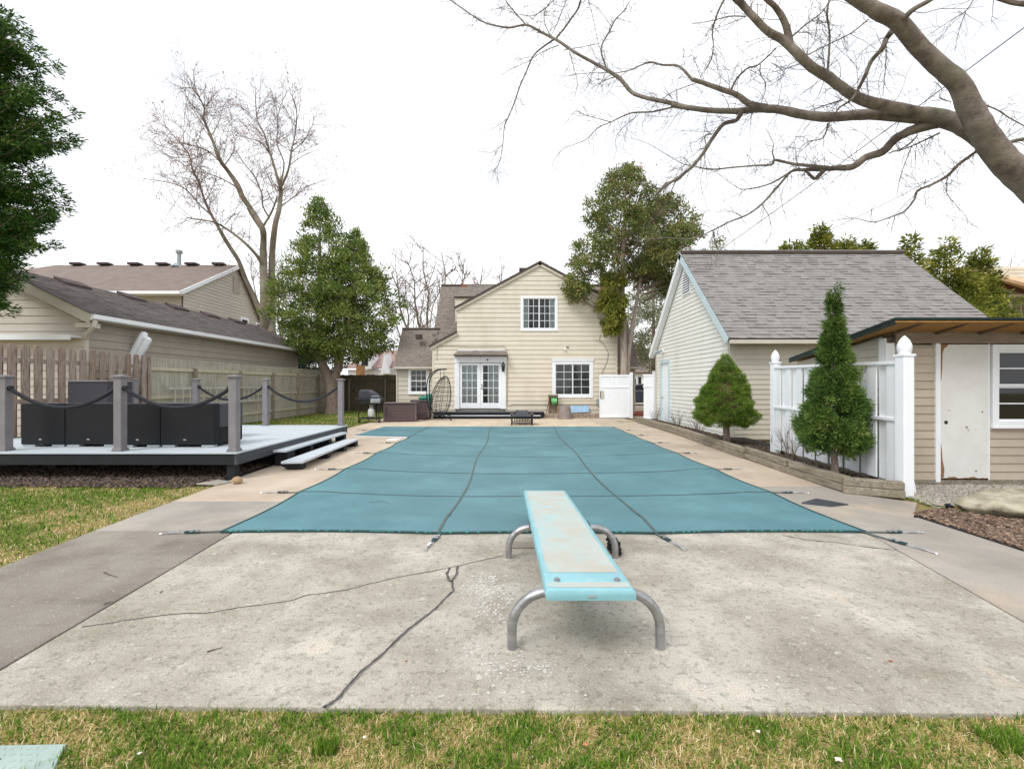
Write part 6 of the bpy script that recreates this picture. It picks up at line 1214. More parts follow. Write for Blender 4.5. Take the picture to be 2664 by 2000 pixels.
for pts, dd in (([(820, 240, 12), (870, 180, 12), (920, 110, 12), (960, 50, 12), (980, -20, 12)], (6.6, 6.3)), ([(1135, 430, 11), (1100, 300, 9), (1150, 200, 9), (1190, 120, 8), (1240, 70, 7), (1275, 10, 5)], (6.2, 6.0)),
    ([(810, 245, 12), (730, 300, 11), (680, 350, 10), (640, 440, 9), (600, 530, 9), (570, 620, 8), (530, 720, 8), (505, 780, 7), (490, 920, 5), (470, 1010, 4), (445, 1050, 3), (460, 1110, 1.5)], (6.6, 7.0)),
    ([(840, 280, 6), (740, 320, 5), (650, 380, 4), (560, 420, 3), (480, 465, 2)], (6.5, 6.9)), ([(525, 730, 4), (460, 780, 3), (400, 810, 2), (340, 850, 1)], (6.9, 7.1)), ([(490, 895, 3), (430, 940, 3), (350, 938, 2), (300, 970, 1)], (7.0, 7.2)),
    ([(1570, 655, 13), (1420, 690, 11), (1300, 696, 10), (1230, 720, 9), (1160, 755, 7), (1080, 790, 6), (1010, 860, 5), (940, 890, 4), (860, 925, 3), (800, 1015, 2), (798, 1100, 1)], (5.75, 6.6)),
    ([(1165, 755, 7), (1100, 738, 5), (1000, 710, 4), (940, 690, 3), (870, 775, 2)], (6.2, 6.5)), ([(640, 158, 11), (570, 80, 8), (515, 10, 7), (500, -40, 5)], (6.8, 6.9)), ([(810, 0, 6), (740, 65, 6), (668, 100, 5), (560, 80, 4), (470, 45, 3)], (6.7, 6.9)),
    ([(795, 240, 6), (755, 150, 6), (750, 80, 5), (790, 0, 4)], (6.6, 6.4)), ([(790, 225, 4), (840, 120, 4), (890, -10, 3)], (6.5, 6.5)), ([(905, 320, 6), (935, 430, 5), (955, 520, 4), (935, 600, 2)], (6.4, 6.5)), ([(1020, 0, 4), (1050, 110, 4), (1080, 260, 3)], (6.4, 6.4)),
    ([(1870, -20, 14), (1820, 80, 12), (1788, 190, 10), (1793, 280, 8), (1780, 370, 7), (1740, 440, 4)], (5.0, 5.2)), ([(1480, 610, 5), (1560, 560, 5), (1700, 510, 5)], (5.8, 5.6)), ([(1340, 700, 4), (1200, 830, 4), (1200, 940, 2)], (6, 6.1)), ([(880, 310, 4), (1090, 270, 4)], (6.4, 6.3)),
    ([(1740, 940, 5), (1740, 1000, 4), (1715, 1130, 3), (1755, 1290, 2), (1740, 1400, 1)], (6.1, 6.1)), ([(1790, 1425, 6), (1800, 1490, 4), (1825, 1560, 2)], (6.2, 6.2)), ([(1660, 1030, 5), (1600, 970, 3), (1500, 1010, 1)], (6, 6)), ([(1200, 470, 8), (1120, 500, 4), (1030, 550, 2)], (6.2, 6.4))):
    LB(pts, dd[0], dd[1], z3c, 2.3725, 30+len(lim), 6)
for pts, dd in (([(290, 90, 9), (200, 90, 7), (100, 115, 5), (0, 130, 4)], (4.8, 5)), ([(1560, 562, 12), (1640, 590, 10), (1720, 640, 9), (1830, 700, 8)], (5, 5.2)), ([(1690, 780, 26), (1740, 762, 20), (1830, 745, 18)], (5, 5)), ([(1600, -30, 30), (1720, 12, 35), (1840, 25, 42)], (4.6, 4.7)),
    ([(210, 492, 13), (240, 430, 11), (300, 370, 9), (360, 350, 8), (455, 262, 7)], (5.3, 5)), ([(540, 200, 9), (620, 130, 8), (700, 70, 7), (745, 0, 7)], (4.8, 4.8)), ([(610, 305, 7), (740, 240, 6), (860, 180, 6), (955, 105, 7)], (4.8, 4.5)), ([(370, 350, 7), (370, 400, 6), (400, 460, 5), (375, 555, 4)], (5.1, 5.2)),
    ([(430, 340, 5), (500, 400, 4), (410, 470, 2)], (5.1, 5.2)), ([(1050, 250, 6), (1045, 380, 5), (1030, 520, 3)], (4.6, 4.7)), ([(735, 665, 8), (710, 745, 7), (630, 765, 5), (580, 805, 3)], (5.3, 5.4)), ([(815, 540, 8), (720, 570, 6), (640, 595, 4)], (5, 5.1)), ([(1220, 730, 8), (1160, 790, 8), (1060, 830, 6)], (5.1, 5.2)), ([(1340, 718, 9), (1220, 775, 8), (1110, 820, 4)], (5.1, 5.2)),
    ([(1190, 785, 6), (1160, 860, 5), (1125, 960, 4), (1105, 1060, 2)], (5.2, 5.3)), ([(375, 1100, 6), (420, 1180, 4), (425, 1265, 3), (385, 1330, 1.5)], (5.9, 5.9)), ([(680, 100, 5), (670, 180, 4), (655, 240, 2)], (4.8, 4.8)), ([(1520, 0, 7), (1480, 60, 6), (1400, 110, 4), (1280, 190, 2)], (4.7, 4.8)), ([(1480, 60, 5), (1440, 180, 4), (1420, 290, 2)], (4.7, 4.7)),
    ([(120, 1250, 5), (125, 1290, 4), (145, 1360, 2)], (6.1, 6.1)), ([(300, 835, 4), (345, 890, 3)], (5.9, 5.9)), ([(110, 725, 7), (70, 735, 6), (75, 790, 5), (50, 810, 3)], (5.7, 5.8)), ([(1400, 550, 6), (1340, 530, 6), (1350, 480, 5), (1310, 440, 4)], (4.9, 4.9)), ([(1350, 1160, 2), (1500, 1200, 2), (1640, 1330, 1)], (5.4, 5.5))):
    LB(pts, dd[0], dd[1], z4, 2.0764, 90+len(lim), 6)
tw = Twigs(); rg = random.Random(77)
for i, (P, rr) in enumerate(lim):
    if i in (0, 1): continue
    ln = sum((P[k+1]-P[k]).length for k in range(len(P)-1)); thin = sum(rr)/len(rr)
    if thin > .05: tw.along(P, rr, int(ln*9), .6, 2, rg, grav=-.02, rmax=.005, kids=(1, 3), bend=.35)
    elif thin > .02: tw.along(P, rr, int(ln*12), .55, 2, rg, grav=-.06, rmax=.004, kids=(2, 3), bend=.35)
    else: tw.along(P, rr, int(ln*20+5), .40, 2, rg, grav=-.12, rmax=.003, kids=(1, 3), bend=.38)
tw.build('twigs', m_twig, BT)
# ---- the tall bare maple behind the neighbour garage
MT = empty('bare_tree', (at(685, 0, 28).x, 28, 0), 'tall bare maple with reddish buds behind the neighbour garage', 'tree')
z2 = lambda x, y: (300+x/2.245, 180+y/2.245); ml = []
def MBr(pts, d0=28, d1=28, seed=0, n=8, nm='branch'): o = branch_px(MT, pts, d0, d1, nm, m_maplebark, .5, seed, n, 2.245, z2, .012); ml.append(o); return o
for k, (x, w_, y0) in enumerate(((872, 58, 1530), (912, 52, 1530))):
    p = at(*z2(x, y0), 28); b = MB(); b.tube([(p.x, 28, -.1), (p.x, 28, 2), p], [.5, .36, w_/2.245*28/F/2], 12); b.build('trunk', m_maplebark, MT, smooth=True)
MBr([(872, 1540, 58), (868, 1300, 48), (862, 1120, 44), (866, 1000, 38), (858, 930, 36), (800, 830, 30), (742, 745, 30), (715, 680, 32), (662, 600, 24), (610, 530, 22), (580, 450, 18), (550, 370, 14), (515, 290, 12), (520, 230, 9), (480, 150, 7), (440, 110, 5), (370, 115, 3)], 28, 27, 1, 12)
MBr([(912, 1540, 52), (915, 1300, 44), (915, 1100, 38), (932, 920, 34), (955, 825, 30), (965, 740, 28), (965, 690, 26)], 28, 28.3, 2, 12)
MBr([(962, 690, 20), (940, 610, 16), (900, 480, 12), (870, 380, 10), (830, 300, 8), (820, 200, 6), (820, 120, 3)], 28.3, 29, 3); MBr([(968, 690, 18), (1010, 590, 13), (1030, 470, 11), (1050, 380, 8), (1060, 250, 6), (1030, 150, 4)], 28.3, 27.5, 4)
MBr([(965, 670, 12), (985, 550, 9), (945, 440, 8), (950, 350, 6), (955, 250, 4), (1005, 120, 3)], 28.3, 28.8, 5); MBr([(880, 1500, 32), (830, 1370, 30), (765, 1235, 28), (720, 1120, 26), (650, 1010, 24), (600, 920, 20), (555, 840, 18), (520, 760, 14), (490, 670, 12), (450, 580, 10), (430, 500, 8), (350, 400, 5), (290, 330, 3)], 28, 26.5, 6)
MBr([(860, 1140, 24), (820, 1080, 18), (740, 1000, 14), (630, 920, 12), (560, 890, 9), (420, 868, 7)], 28, 26.5, 7); MBr([(560, 850, 11), (500, 800, 8), (440, 730, 7), (390, 690, 6), (300, 660, 5), (160, 640, 3)], 26.9, 26, 8)
MBr([(865, 915, 16), (910, 840, 14), (945, 750, 12)], 27.9, 28.2, 9); MBr([(900, 870, 10), (862, 800, 9), (855, 730, 8), (820, 640, 6), (760, 560, 4), (715, 500, 3)], 28, 27, 10); MBr([(845, 930, 12), (785, 840, 9), (770, 800, 7)], 27.8, 27.5, 11)
MBr([(725, 700, 9), (640, 650, 7), (540, 610, 5), (440, 600, 4), (320, 612, 2)], 27.4, 26.5, 12); MBr([(975, 795, 8), (1050, 742, 6), (1110, 690, 5), (1250, 640, 2)], 28.1, 27.5, 13); MBr([(640, 910, 6), (690, 850, 5), (720, 845, 3)], 27, 27, 14)
MBr([(600, 530, 8), (540, 480, 7), (430, 440, 5), (340, 430, 3)], 27.5, 26.8, 15); MBr([(640, 560, 8), (690, 480, 6), (700, 400, 4)], 27.4, 28, 16); MBr([(560, 390, 7), (600, 320, 5), (630, 220, 3)], 27.2, 27.8, 17); MBr([(905, 500, 8), (850, 430, 6), (760, 400, 4), (700, 390, 2)], 28.8, 28, 18)
MBr([(1032, 480, 8), (1100, 420, 6), (1150, 330, 4), (1160, 270, 2)], 27.9, 28.4, 19); MBr([(500, 660, 7), (400, 560, 5), (300, 500, 3), (220, 440, 2)], 27, 26.5, 20); MBr([(1020, 560, 6), (1090, 510, 4), (1180, 470, 2)], 28, 28, 21)
tw = Twigs(); rg = random.Random(5)
for i, (P, rr) in enumerate(ml):
    ln = sum((P[k+1]-P[k]).length for k in range(len(P)-1)); t0 = .52 if i == 0 else (.75 if i == 1 else (.45 if i == 5 else .25))
    tw.along(P, rr, int(ln*(1-t0)*6), 2.1, 2, rg, grav=.02, rmax=.02, t0=t0, up=.12, kids=(3, 5), bend=.22)
tw.build('twigs', m_mapletwig, MT)
def buds(name, tips, n, sz, m, parent, seed, spread=.12, keep=.5, clus=None):
    rg = np.random.default_rng(seed); T = np.array([tuple(t[0]) for t in tips]); T = T[rg.random(len(T)) < keep]
    if clus is not None: T = T[np.sin(T[:, 0]*1.3+T[:, 2]*.9+clus)+np.sin(T[:, 2]*2.1-T[:, 0]*.7)+rg.normal(0, .5, len(T)) > .1]
    C_ = np.repeat(T, n, 0); C_ = C_+rg.normal(0, spread, C_.shape); N_ = len(C_); tri = rg.normal(0, sz, (N_, 3, 3)); V = (C_[:, None, :]+tri).reshape(-1, 3)
    return mesh_np(name, V, np.arange(N_*3).reshape(-1, 3), rg.random(N_), m, parent, kind='stuff')
buds('buds', tw.tips, 3, .026, m_bud, MT, 3, clus=1.0, keep=.5)
# ---- smaller far bare trees
def far_tree(px, d, h, seed, label, spread=1.0, ww=.14, n=5, pbase=None, up=.5, m=None, bd=True):
    T = empty('bare_tree', (at(px, 0, d).x, d, 0), label, 'tree'); rg = random.Random(seed); x0 = at(px, 0, d).x; tw = Twigs(); root_ = Vector((x0, d, 0))
    for k in range(n):
        a = rg.uniform(0, 6.28); s_ = spread*h*.28*(k+.5)/n; P = [root_+Vector((0, 0, -.1))]; q = Vector((x0, d, h*.14*rg.uniform(.6, 1.3))); P.append(q)
        dirx = ((k/(max(1, n-1)))-.5)*2*spread
        for j in range(1, 7): t = j/6; P.append(Vector((x0+dirx*h*.30*t**.8+rg.uniform(-.02, .02)*h, d+math.sin(a)*s_*t, h*(.14+.86*t*(1-.18*abs(dirx)))+rg.uniform(-.01, .01)*h)))
        rr = [ww]+[ww*(1-.13*j) for j in range(7)]; b = MB(); b.tube(P, [r/(1 if n < 2 else 1.5) for r in rr], 7); b.build('trunk' if k == 0 else 'branch', m or m_maplebark, T, smooth=True)
        tw.along(P[1:], rr[1:], int(9*1.6), h*.17, 2, rg, grav=.05, rmax=ww*.22, t0=.15, up=up, kids=(3, 4), bend=.2)
    tw.build('twigs', m_mapletwig, T)
    if bd: buds('buds', tw.tips, 2, .02*d/28, m_bud, T, seed, keep=.4)
    return T
far_tree(1130, 38, 13.2, 3, 'bare multi-stemmed tree rising just left of the house roof', 1.0, .24, 6)
far_tree(1075, 34, 9.6, 4, 'slighter bare tree between the big evergreen and the house', .7, .15, 4)
far_tree(1225, 42, 13.0, 9, 'bare tree whose top shows above the left roof slope of the house', .8, .2, 4)
far_tree(752, 36, 9.4, 5, 'thin straight bare sapling between the maple and the evergreen', .35, .10, 3)
far_tree(715, 40, 14, 6, 'distant bare tree seen behind the maple trunks', .5, .16, 4)
far_tree(1040, 44, 4.2, 7, 'low reddish bare bush behind the rear fence', 1.6, .06, 9)
far_tree(2620, 48, 15.5, 12, 'faint bare treetop above the roof in the upper right corner', 1.3, .18, 7)
far_tree(1860, 40, 14.2, 13, 'bare treetop just showing over the left of the garage ridge', 1.6, .12, 7)
m_palebark = mat('pale_cedar_bark', [(150, 134, 122), (178, 164, 152), (134, 116, 104)], .95, 3, stretch=(5, 5, .6), vary=0, bump=1, bscale=14)
# ---- evergreens
def foliage(name, C_, nper, cr, ln, wd, m, parent, seed, out=None, flat=.7, droop=-.15, cvar=.45, center=None, lean=.6):
    """C_: clump centres (N,3); every clump gets nper leaf sprays; colour value from clump + leaf"""
    rg = np.random.default_rng(seed); C_ = np.asarray(C_, dtype=float); N = len(C_); cv_ = np.repeat(rg.random(N), nper); P = np.repeat(C_, nper, 0); M = len(P)
    off = rg.normal(0, 1, (M, 3)); off /= np.maximum(1e-6, np.linalg.norm(off, axis=1))[:, None]; off *= (rg.random(M)**.5)[:, None]; off[:, 2] *= flat
    crr = np.repeat(np.broadcast_to(cr, (N,)), nper)[:, None]; P = P+off*crr
    ce = np.asarray(center if center is not None else C_.mean(0), dtype=float); o = P-ce; 
    if out is not None: o = P-np.column_stack([np.full(M, out[0]), np.full(M, out[1]), P[:, 2]])
    o /= np.maximum(1e-6, np.linalg.norm(o, axis=1))[:, None]
    D = o*lean+rg.normal(0, .55, (M, 3))+off*.5; D[:, 2] += droop; D /= np.linalg.norm(D, axis=1)[:, None]
    W = np.cross(D, rg.normal(0, 1, (M, 3))); W /= np.maximum(1e-6, np.linalg.norm(W, axis=1))[:, None]
    l_ = ln*rg.uniform(.5, 1.3, M)[:, None]; w_ = wd*rg.uniform(.6, 1.3, M)[:, None]; T = P+D*l_; mid = P+D*l_*.45
    V = np.stack([P, mid+W*w_/2, T, mid-W*w_/2], 1).reshape(-1, 3); Fq = np.arange(M*4).reshape(-1, 4)
    v = np.clip(cv_*cvar+rg.random(M)*(1-cvar), 0, 1); return mesh_np(name, V, Fq, v, m, parent)
def crown_pts(n, prof, cx, cy, seed, lobes=.22, inner=.35, squash=1.0, cut=None, holes=0, hcut=.3):
    """clump centres in a body of revolution with profile [(z, r)...] and uneven lobes"""
    rg = np.random.default_rng(seed); pz = np.array([p[0] for p in prof]); pr_ = np.array([p[1] for p in prof]); out = []
    zs = rg.uniform(pz[0], pz[-1], n*8); rs = np.interp(zs, pz, pr_); k = rg.random(len(zs)) < rs/pr_.max(); zs, rs = zs[k][:n*2], rs[k][:n*2]; m = len(zs)
    a = rg.uniform(0, 2*np.pi, m); H_ = pz[-1]-pz[0]; lf = 1+lobes*(np.sin(3*a+zs/H_*9+seed)+.7*np.sin(5*a-zs/H_*17+seed*2)+.5*np.sin(zs/H_*31+seed))*.6
    r = rs*lf*(inner+(1-inner)*rg.random(m)**.5); X = cx+r*np.cos(a); Yv = cy+r*np.sin(a)*squash; P = np.column_stack([X, Yv, zs])
    if holes: P = P[(np.sin(X*holes+seed)*np.sin(zs*holes*1.1+seed*2)+.5*np.sin(X*holes*2.1)*np.sin(zs*holes*1.9+1)) < hcut]
    return P[:n]
m_spruce = leafmat('spruce_needles', [(24, 44, 20), (38, 66, 26), (60, 96, 32), (90, 124, 44), (118, 110, 60)], .2)
m_cedar = leafmat('cedar_leaves', [(56, 76, 38), (84, 106, 50), (114, 134, 62), (142, 152, 78), (160, 154, 98)], .25)
m_cedar2 = leafmat('olive_cedar_leaves', [(62, 78, 42), (90, 106, 54), (118, 130, 68), (146, 146, 82), (164, 148, 92)], .25)
m_arb = leafmat('arborvitae_leaves', [(44, 68, 34), (66, 96, 44), (94, 124, 54), (122, 146, 68), (150, 154, 90)], .25)
m_alb = leafmat('dwarf_spruce_leaves', [(62, 90, 32), (90, 120, 42), (116, 144, 54), (138, 158, 68), (140, 124, 72)], .25)
m_yew = leafmat('yew_leaves', [(62, 76, 30), (92, 104, 40), (124, 130, 50), (150, 150, 64), (168, 158, 78)], .3)
m_bluespr = leafmat('blue_spruce_leaves', [(44, 66, 62), (60, 86, 80), (84, 108, 100), (104, 124, 112)], .2)
m_greyspr = leafmat('grey_green_leaves', [(120, 128, 102), (148, 154, 126), (172, 174, 148), (194, 190, 168)], .25)
def branches(parent, pts_to, frm, m, seed, k=40, r=.02):
    rg = random.Random(seed); b = MB(); idx = rg.sample(range(len(pts_to)), min(k, len(pts_to)))
    for i in idx:
        q = Vector(pts_to[i]); p = Vector(frm(q)); mid = p.lerp(q, .5)+Vector((rg.uniform(-.1, .1), rg.uniform(-.1, .1), rg.uniform(-.15, .1))); b.tube([p, mid, q], [r, r*.7, r*.3], 4, False)
    b.build('branches', m, parent, kind='stuff')
# near left spruce
T = empty('spruce_tree', (-11.72, 9.4, 0), 'dark green spruce filling the upper left edge of the view', 'tree'); rg = random.Random(8); C_ = []; bb_ = MB()
z = 3.3
while z < 9.75:
    Rm = .86*np.interp(z, [3.3, 3.7, 4.3, 5.4, 6.3, 7.0, 7.8, 8.6, 9.2, 9.6, 9.9], [.8, 1.15, 1.4, 1.6, 1.75, 2.05, 1.85, 1.5, 1.15, .8, .3])
    for k in range(15):
        a = rg.uniform(0, 6.28); L_ = Rm*rg.uniform(.6, 1.14); n = max(3, int(L_/.22)); base = Vector((-11.72, 9.4, z+rg.uniform(-.15, .15))); P = []
        for j in range(n+1): t = j/n; P.append(base+Vector((math.cos(a), math.sin(a), 0))*L_*t+Vector((0, 0, -.28*L_*t*(1-t)*2+.10*L_*t**3)))
        bb_.tube(P, [.035*(1-.8*j/n) for j in range(n+1)], 4, False)
        for j in range(max(1, n//4), n+1):
            t = j/n; side = Vector((-math.sin(a), math.cos(a), 0)); wdt = .42*(1-t*.65)
            for s_ in range(3): C_.append(P[j]+side*rg.uniform(-wdt, wdt)+Vector((0, 0, rg.uniform(-.14, .05))))
    z += .27
foliage('crown', C_, 30, .15, .11, .028, m_spruce, T, 1, out=(-11.72, 9.4), flat=.8, droop=-.05, cvar=.55, lean=.9); bb_.build('branches', m_cedarbark, T, kind='stuff')
b = MB(); b.tube([(-11.72, 9.4, -.1), (-11.72, 9.4, 1.5), (-11.72, 9.4, 9.8)], [.26, .2, .03], 12); b.build('trunk', m_cedarbark, T)
# big cedar left of the house (two crowns)
cx, cy = at(866, 0, 22).x, 22.0; T = empty('cedar_tree', (cx, cy, 0), 'big two-topped green cedar at the back left corner of the yard', 'tree')
def at22(px, py): return at(px, py, 22)
PA = crown_pts(760, [(2.7, .9), (3.6, 1.8), (5.0, 2.2), (6.5, 1.9), (8.2, 1.35), (9.8, .65), (10.95, .12)], at22(832, 0).x, 22.2, 3, .3, .3, holes=2.4, hcut=.5)
PB = crown_pts(700, [(2.6, .8), (3.4, 1.7), (4.6, 2.25), (5.9, 1.9), (7.2, 1.1), (8.9, .2)], at22(925, 0).x, 21.7, 4, .3, .3, holes=2.2, hcut=.5)
PC = np.vstack([PA, PB]); foliage('crown', PC, 40, .30, .17, .06, m_cedar, T, 2, center=(cx, cy, 5), flat=.75, droop=.05, cvar=.6)
b = MB(); b.tube([(cx, cy, -.1), (cx+.02, cy, .4), (cx-.1, cy, 1.3), (cx-.35, cy, 2.1), (cx-.75, cy, 2.9), (cx-.7, cy, 4.2), (at22(832, 0).x, cy, 6.2), (at22(832, 0).x, cy, 9.5)], [.46, .34, .28, .24, .18, .14, .10, .03], 12); b.build('trunk', m_cedarbark, T, smooth=True)
b = MB(); b.tube([(cx-.05, cy, 1.4), (cx+.25, cy, 2.3), (cx+.6, cy-.1, 3.6), (at22(925, 0).x, cy-.2, 5.5), (at22(925, 0).x, cy-.2, 8)], [.25, .2, .15, .1, .03], 10); b.build('branch', m_cedarbark, T, smooth=True)
branches(T, PC, lambda q: (cx+(q.x-cx)*.3-.2, cy, q.z-.5), m_cedarbark, 5, 90, .035)
# tall cedar at the right of the house (two stems, high crown)
cx, cy = 4.80, 19.12; T = empty('cedar_tree', (cx, cy, 0), 'tall olive green cedar with pale twisted bare trunks at the right corner of the house', 'tree')
f19 = lambda px, py=1000: at(px, py, 19.1)
PA = crown_pts(700, [(6.1, 1.3), (6.9, 2.3), (7.8, 2.1), (8.8, 1.75), (9.8, 1.2), (10.5, .75), (11.0, .25)], f19(1628).x, 19.3, 5, .22, .3, holes=2.6)
PB = crown_pts(430, [(5.9, 1.1), (6.6, 1.9), (7.6, 1.75), (8.8, 1.2), (9.8, .35)], f19(1738).x, 19.6, 6, .25, .3, holes=2.6)
PD = crown_pts(90, [(3.7, .25), (4.2, .5), (5.2, .55), (6.2, .4)], f19(1592).x, 18.9, 7, .3, .2); PE = crown_pts(70, [(5.0, .3), (5.7, .6), (6.6, .5)], f19(1505).x, 19.2, 8, .2, .2); PG = crown_pts(60, [(5.4, .4), (6.3, .7)], f19(1750).x, 19.4, 9, .2, .2)
PC = np.vstack([PA, PB, PE, PG]); foliage('crown', PC, 36, .26, .15, .055, m_cedar2, T, 3, center=(cx+.5, cy, 7.5), flat=.8, droop=.0, cvar=.6)
foliage('hanging_sprays', PD, 60, .24, .2, .05, m_yew, T, 4, center=(cx, cy, 5.5), flat=1.0, droop=-.9)
b = MB(); b.tube([(f19(1610).x+.12, cy, -.1), (f19(1614).x+.1, cy, .6), (f19(1618).x+.1, cy, 1.6), (f19(1624).x, cy, 2.6), (f19(1622).x, cy, 3.6), (f19(1618).x, cy, 5), (f19(1620).x, cy, 6.6), (f19(1630).x, cy, 10.4)], [.36, .24, .17, .15, .13, .12, .10, .02], 10); b.build('trunk', m_palebark, T, smooth=True)
b = MB(); b.tube([(f19(1622).x+.15, cy+.1, 0), (f19(1630).x+.05, cy+.1, 1.6), (f19(1636).x, cy+.1, 2.6), (f19(1648).x, cy+.1, 4), (f19(1662).x, cy+.1, 5.4), (f19(1680).x, cy+.2, 6.8), (f19(1735).x, cy+.3, 9.2)], [.22, .14, .10, .08, .075, .07, .02], 9); b.build('trunk', m_palebark, T, smooth=True)
branches(T, PC, lambda q: (cx+(q.x-cx)*.35, cy+.1, q.z-.6), m_cedarbark, 6, 110, .03); buds('cones', [(Vector(p), 0) for p in PC], 6, .03, m_bud, T, 6, spread=.3, keep=.4)
# slim arborvitae by the white fence
cx, cy = 4.66, 6.40; T = empty('arborvitae', (cx, cy, .1), 'slim pointed green arborvitae in the planter before the white fence', 'tree')
PC = crown_pts(640, [(.46, .24), (.62, .38), (.92, .43), (1.35, .31), (1.8, .18), (2.3, .07), (2.6, .03), (2.92, .006)], cx, cy, 11, .14, .25, holes=9, hcut=.45); foliage('crown', PC, 100, .075, .07, .013, m_arb, T, 5, out=(cx, cy), flat=1.2, droop=.25, cvar=.6, lean=.7)
b = MB(); b.tube([(cx+.02, cy, .05), (cx+.01, cy, .3), (cx-.02, cy, .7), (cx, cy, 2.5)], [.055, .045, .04, .01], 9); b.build('trunk', m_cedarbark, T, smooth=True); branches(T, PC, lambda q: (cx, cy, max(.5, q.z-.25)), m_cedarbark, 7, 70, .008)
# dwarf spruce
cx, cy = 4.80, 9.95; T = empty('dwarf_spruce', (cx, cy, .1), 'squat cone-shaped bright green dwarf spruce on a short trunk before the garage', 'shrub')
PC = crown_pts(1500, [(.52, .42), (.62, .54), (.78, .60), (1.0, .56), (1.3, .46), (1.6, .33), (1.85, .19), (2.02, .07), (2.12, .02)], cx, cy, 13, .17, .72); foliage('crown', PC, 60, .065, .04, .010, m_alb, T, 6, out=(cx, cy), flat=.8, droop=.15, cvar=.6, lean=.8)
b = MB(); b.tube([(cx+.02, cy, .0), (cx+.03, cy, .3), (cx, cy, .75), (cx, cy, 1.8)], [.085, .07, .06, .02], 10); b.build('trunk', m_cedarbark, T, smooth=True)
core = MB(); core.lathe((cx, cy, 0), [(.28, .60), (.42, .8), (.36, 1.1), (.3, 1.4), (.15, 1.75), (.03, 1.95)], 14); core.build('inner_branches', m_rafter, T)
# others
def simple_ev(px, d, prof, seed, label, m, n=260, nper=36, cr=.35, ln=.25, wd=.08, name='evergreen_tree', holes=2.2, trunk=.18, lob=.3, base=0):
    x = at(px, 0, d).x; T = empty(name, (x, d, base), label, 'tree'); PC = crown_pts(n, prof, x, d, seed, lob, .2, holes=holes)
    foliage('crown', PC, nper, cr, ln, wd, m, T, seed, out=(x, d), droop=.15, cvar=.6); b = MB(); b.tube([(x, d, base-.1), (x, d, prof[0][0]), (x, d, prof[-1][0]*.93)], [trunk, trunk*.8, .03], 8); b.build('trunk', m_cedarbark, T); return T
def zz(py, d): return CZ-(py-1000)*d/F
d = 27; simple_ev(1700, d, [(zz(985, d), .7), (zz(900, d), 1.5), (zz(800, d), 1.3), (zz(700, d), .8), (zz(600, d), .1)], 31, 'grey green evergreen seen between the house and the garage', m_greyspr, 340, 34, .42)
d = 26; simple_ev(795, d, [(.1, 1.7), (zz(940, d), 1.7), (zz(900, d), 1.0), (zz(880, d), .2)], 32, 'bluish spruce top behind the far end of the left fence', m_bluespr, 340, 40, .3)
d = 18.5
for k, (px, tp, w_) in enumerate(((2060, 625, .8), (2135, 582, .75), (2195, 600, .8), (2245, 612, .8), (2300, 640, .7))):
    simple_ev(px, d+k*.3, [(zz(760, d), w_*1.2), (zz(680, d), w_*.9), (zz((tp+650)/2, d), w_*.33), (zz(tp, d), .03)], 40+k, ['yellow-green evergreen top at the left over the garage ridge', 'tallest evergreen spike above the middle of the garage ridge', 'evergreen top right of the tallest spike over the garage', 'broad evergreen top over the right part of the garage ridge', 'low evergreen tuft at the right end of the garage ridge'][k], m_yew, 210, 34, .26, .2, .06, holes=3)
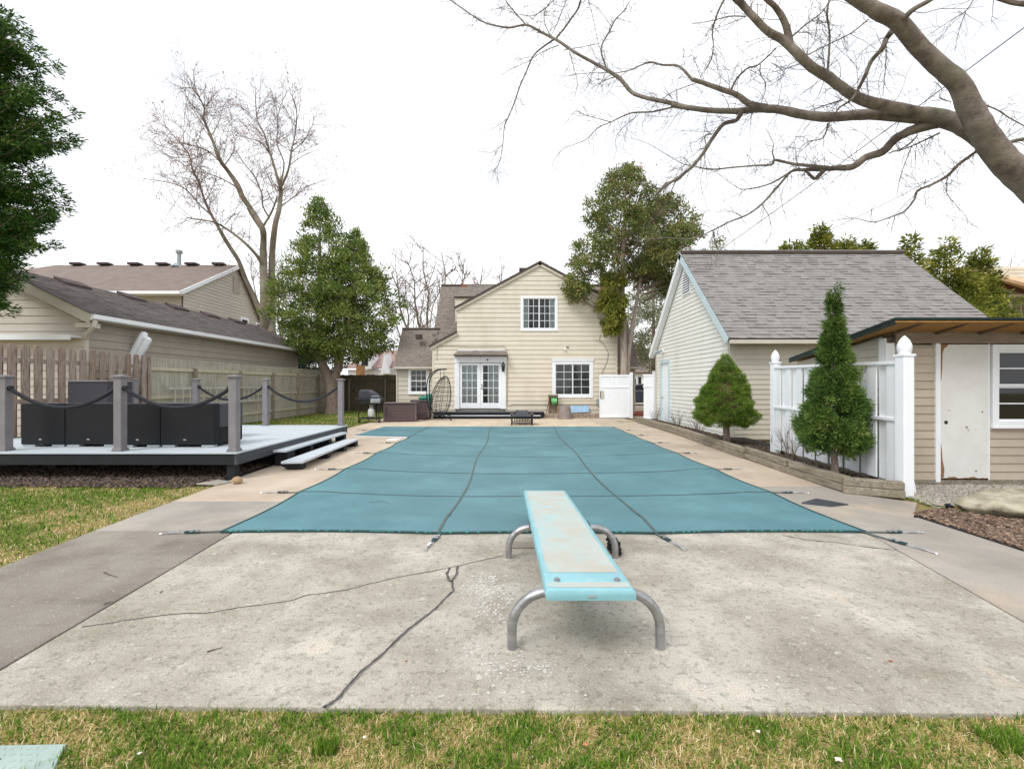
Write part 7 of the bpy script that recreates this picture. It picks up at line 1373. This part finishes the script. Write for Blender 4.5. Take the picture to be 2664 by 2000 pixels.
for k, (px, tp, w_, d) in enumerate(((2370, 608, .9, 17.5), (2458, 608, 1.1, 18), (2548, 640, .7, 18.5), (2640, 835, .6, 16.5), (2480, 790, 1.2, 17))):
    simple_ev(px, d, [(zz(900, d), w_*1.3), (zz(790, d), w_*.95), (zz((tp+760)/2, d), w_*.45), (zz(tp, d), .04)], 50+k, ['thin yellowish evergreen with orange tips just right of the garage ridge', 'tall leaning evergreen right of the garage roof slope', 'leaning evergreen before the right neighbour house', 'low dark green evergreen at the far right edge above the shed', 'bushy yellow-green evergreen filling the gap above the shed roof'][k], m_yew, 230 if k else 150, 38, .27, .2, .06, holes=2.8, lob=.4)
p = at(1657, 1008, 36); b = MB(); b.blob((p.x, 36, .82), (1.1, .5, .55), 14, 9, .12, 3); b.tube([(p.x, 36, -.02), (p.x, 36, .5)], .08, 6); tag(b.build('yellow_bush', m_yellow), 'bright yellow flowering bush behind the parked car', 'bush')
# winter shrubs in the planter
def bare_shrub(x, y, h, n, seed, label, m=m_twig, sp=.5, z0=.1):
    T = empty('bare_shrub', (x, y, z0), label, 'shrub'); tw = Twigs(); rg = random.Random(seed)
    for _ in range(n):
        a = rg.uniform(0, 6.28); e = rg.uniform(.1, sp); tw.grow(Vector((x+.04*math.cos(a), y+.04*math.sin(a), z0)), Vector((math.cos(a)*e, math.sin(a)*e, 1)), h*rg.uniform(.6, 1.1), .006, 1, rg, bend=.12, kids=(1, 3), ang=(15, 40), shrink=.4)
    tw.build('stems', m, T)
bare_shrub(4.98, 15.4, .62, 16, 1, 'cut back brown rose bush nearest the far gate'); bare_shrub(4.95, 13.3, .60, 18, 2, 'brown leafless shrub in the middle of the planter bed'); bare_shrub(4.92, 11.6, .6, 18, 3, 'brown leafless shrub just left of the dwarf spruce')
bare_shrub(4.88, 7.75, .72, 16, 4, 'reddish thin bare shrub in front of the far white fence post', m_mapletwig, .45); bare_shrub(5.25, 8.95, .4, 8, 5, 'small bare tuft behind the far white fence post', m_mapletwig)
# fallen leaves over the planter and cover
for i, (x, y, l_) in enumerate(((1.1, 5.35, 'tiny brown leaf on the cover right of the board'), (-1.9, 5.3, 'small brown leaf on the left part of the cover'), (2.3, 5.0, 'small dark leaf near the front right of the cover'))): leaf_obj(x, y, .011, m_leaf, l_, csag(x, y)+.004)
cable('thin_twig', [(-1.75, 5.42, csag(-1.75, 5.42)+.01), (-1.6, 5.48, csag(-1.6, 5.48)+.012), (-1.5, 5.4, csag(-1.5, 5.4)+.01)], .002, m_twig, 'thin curved twig lying on the teal cover', 'twig')
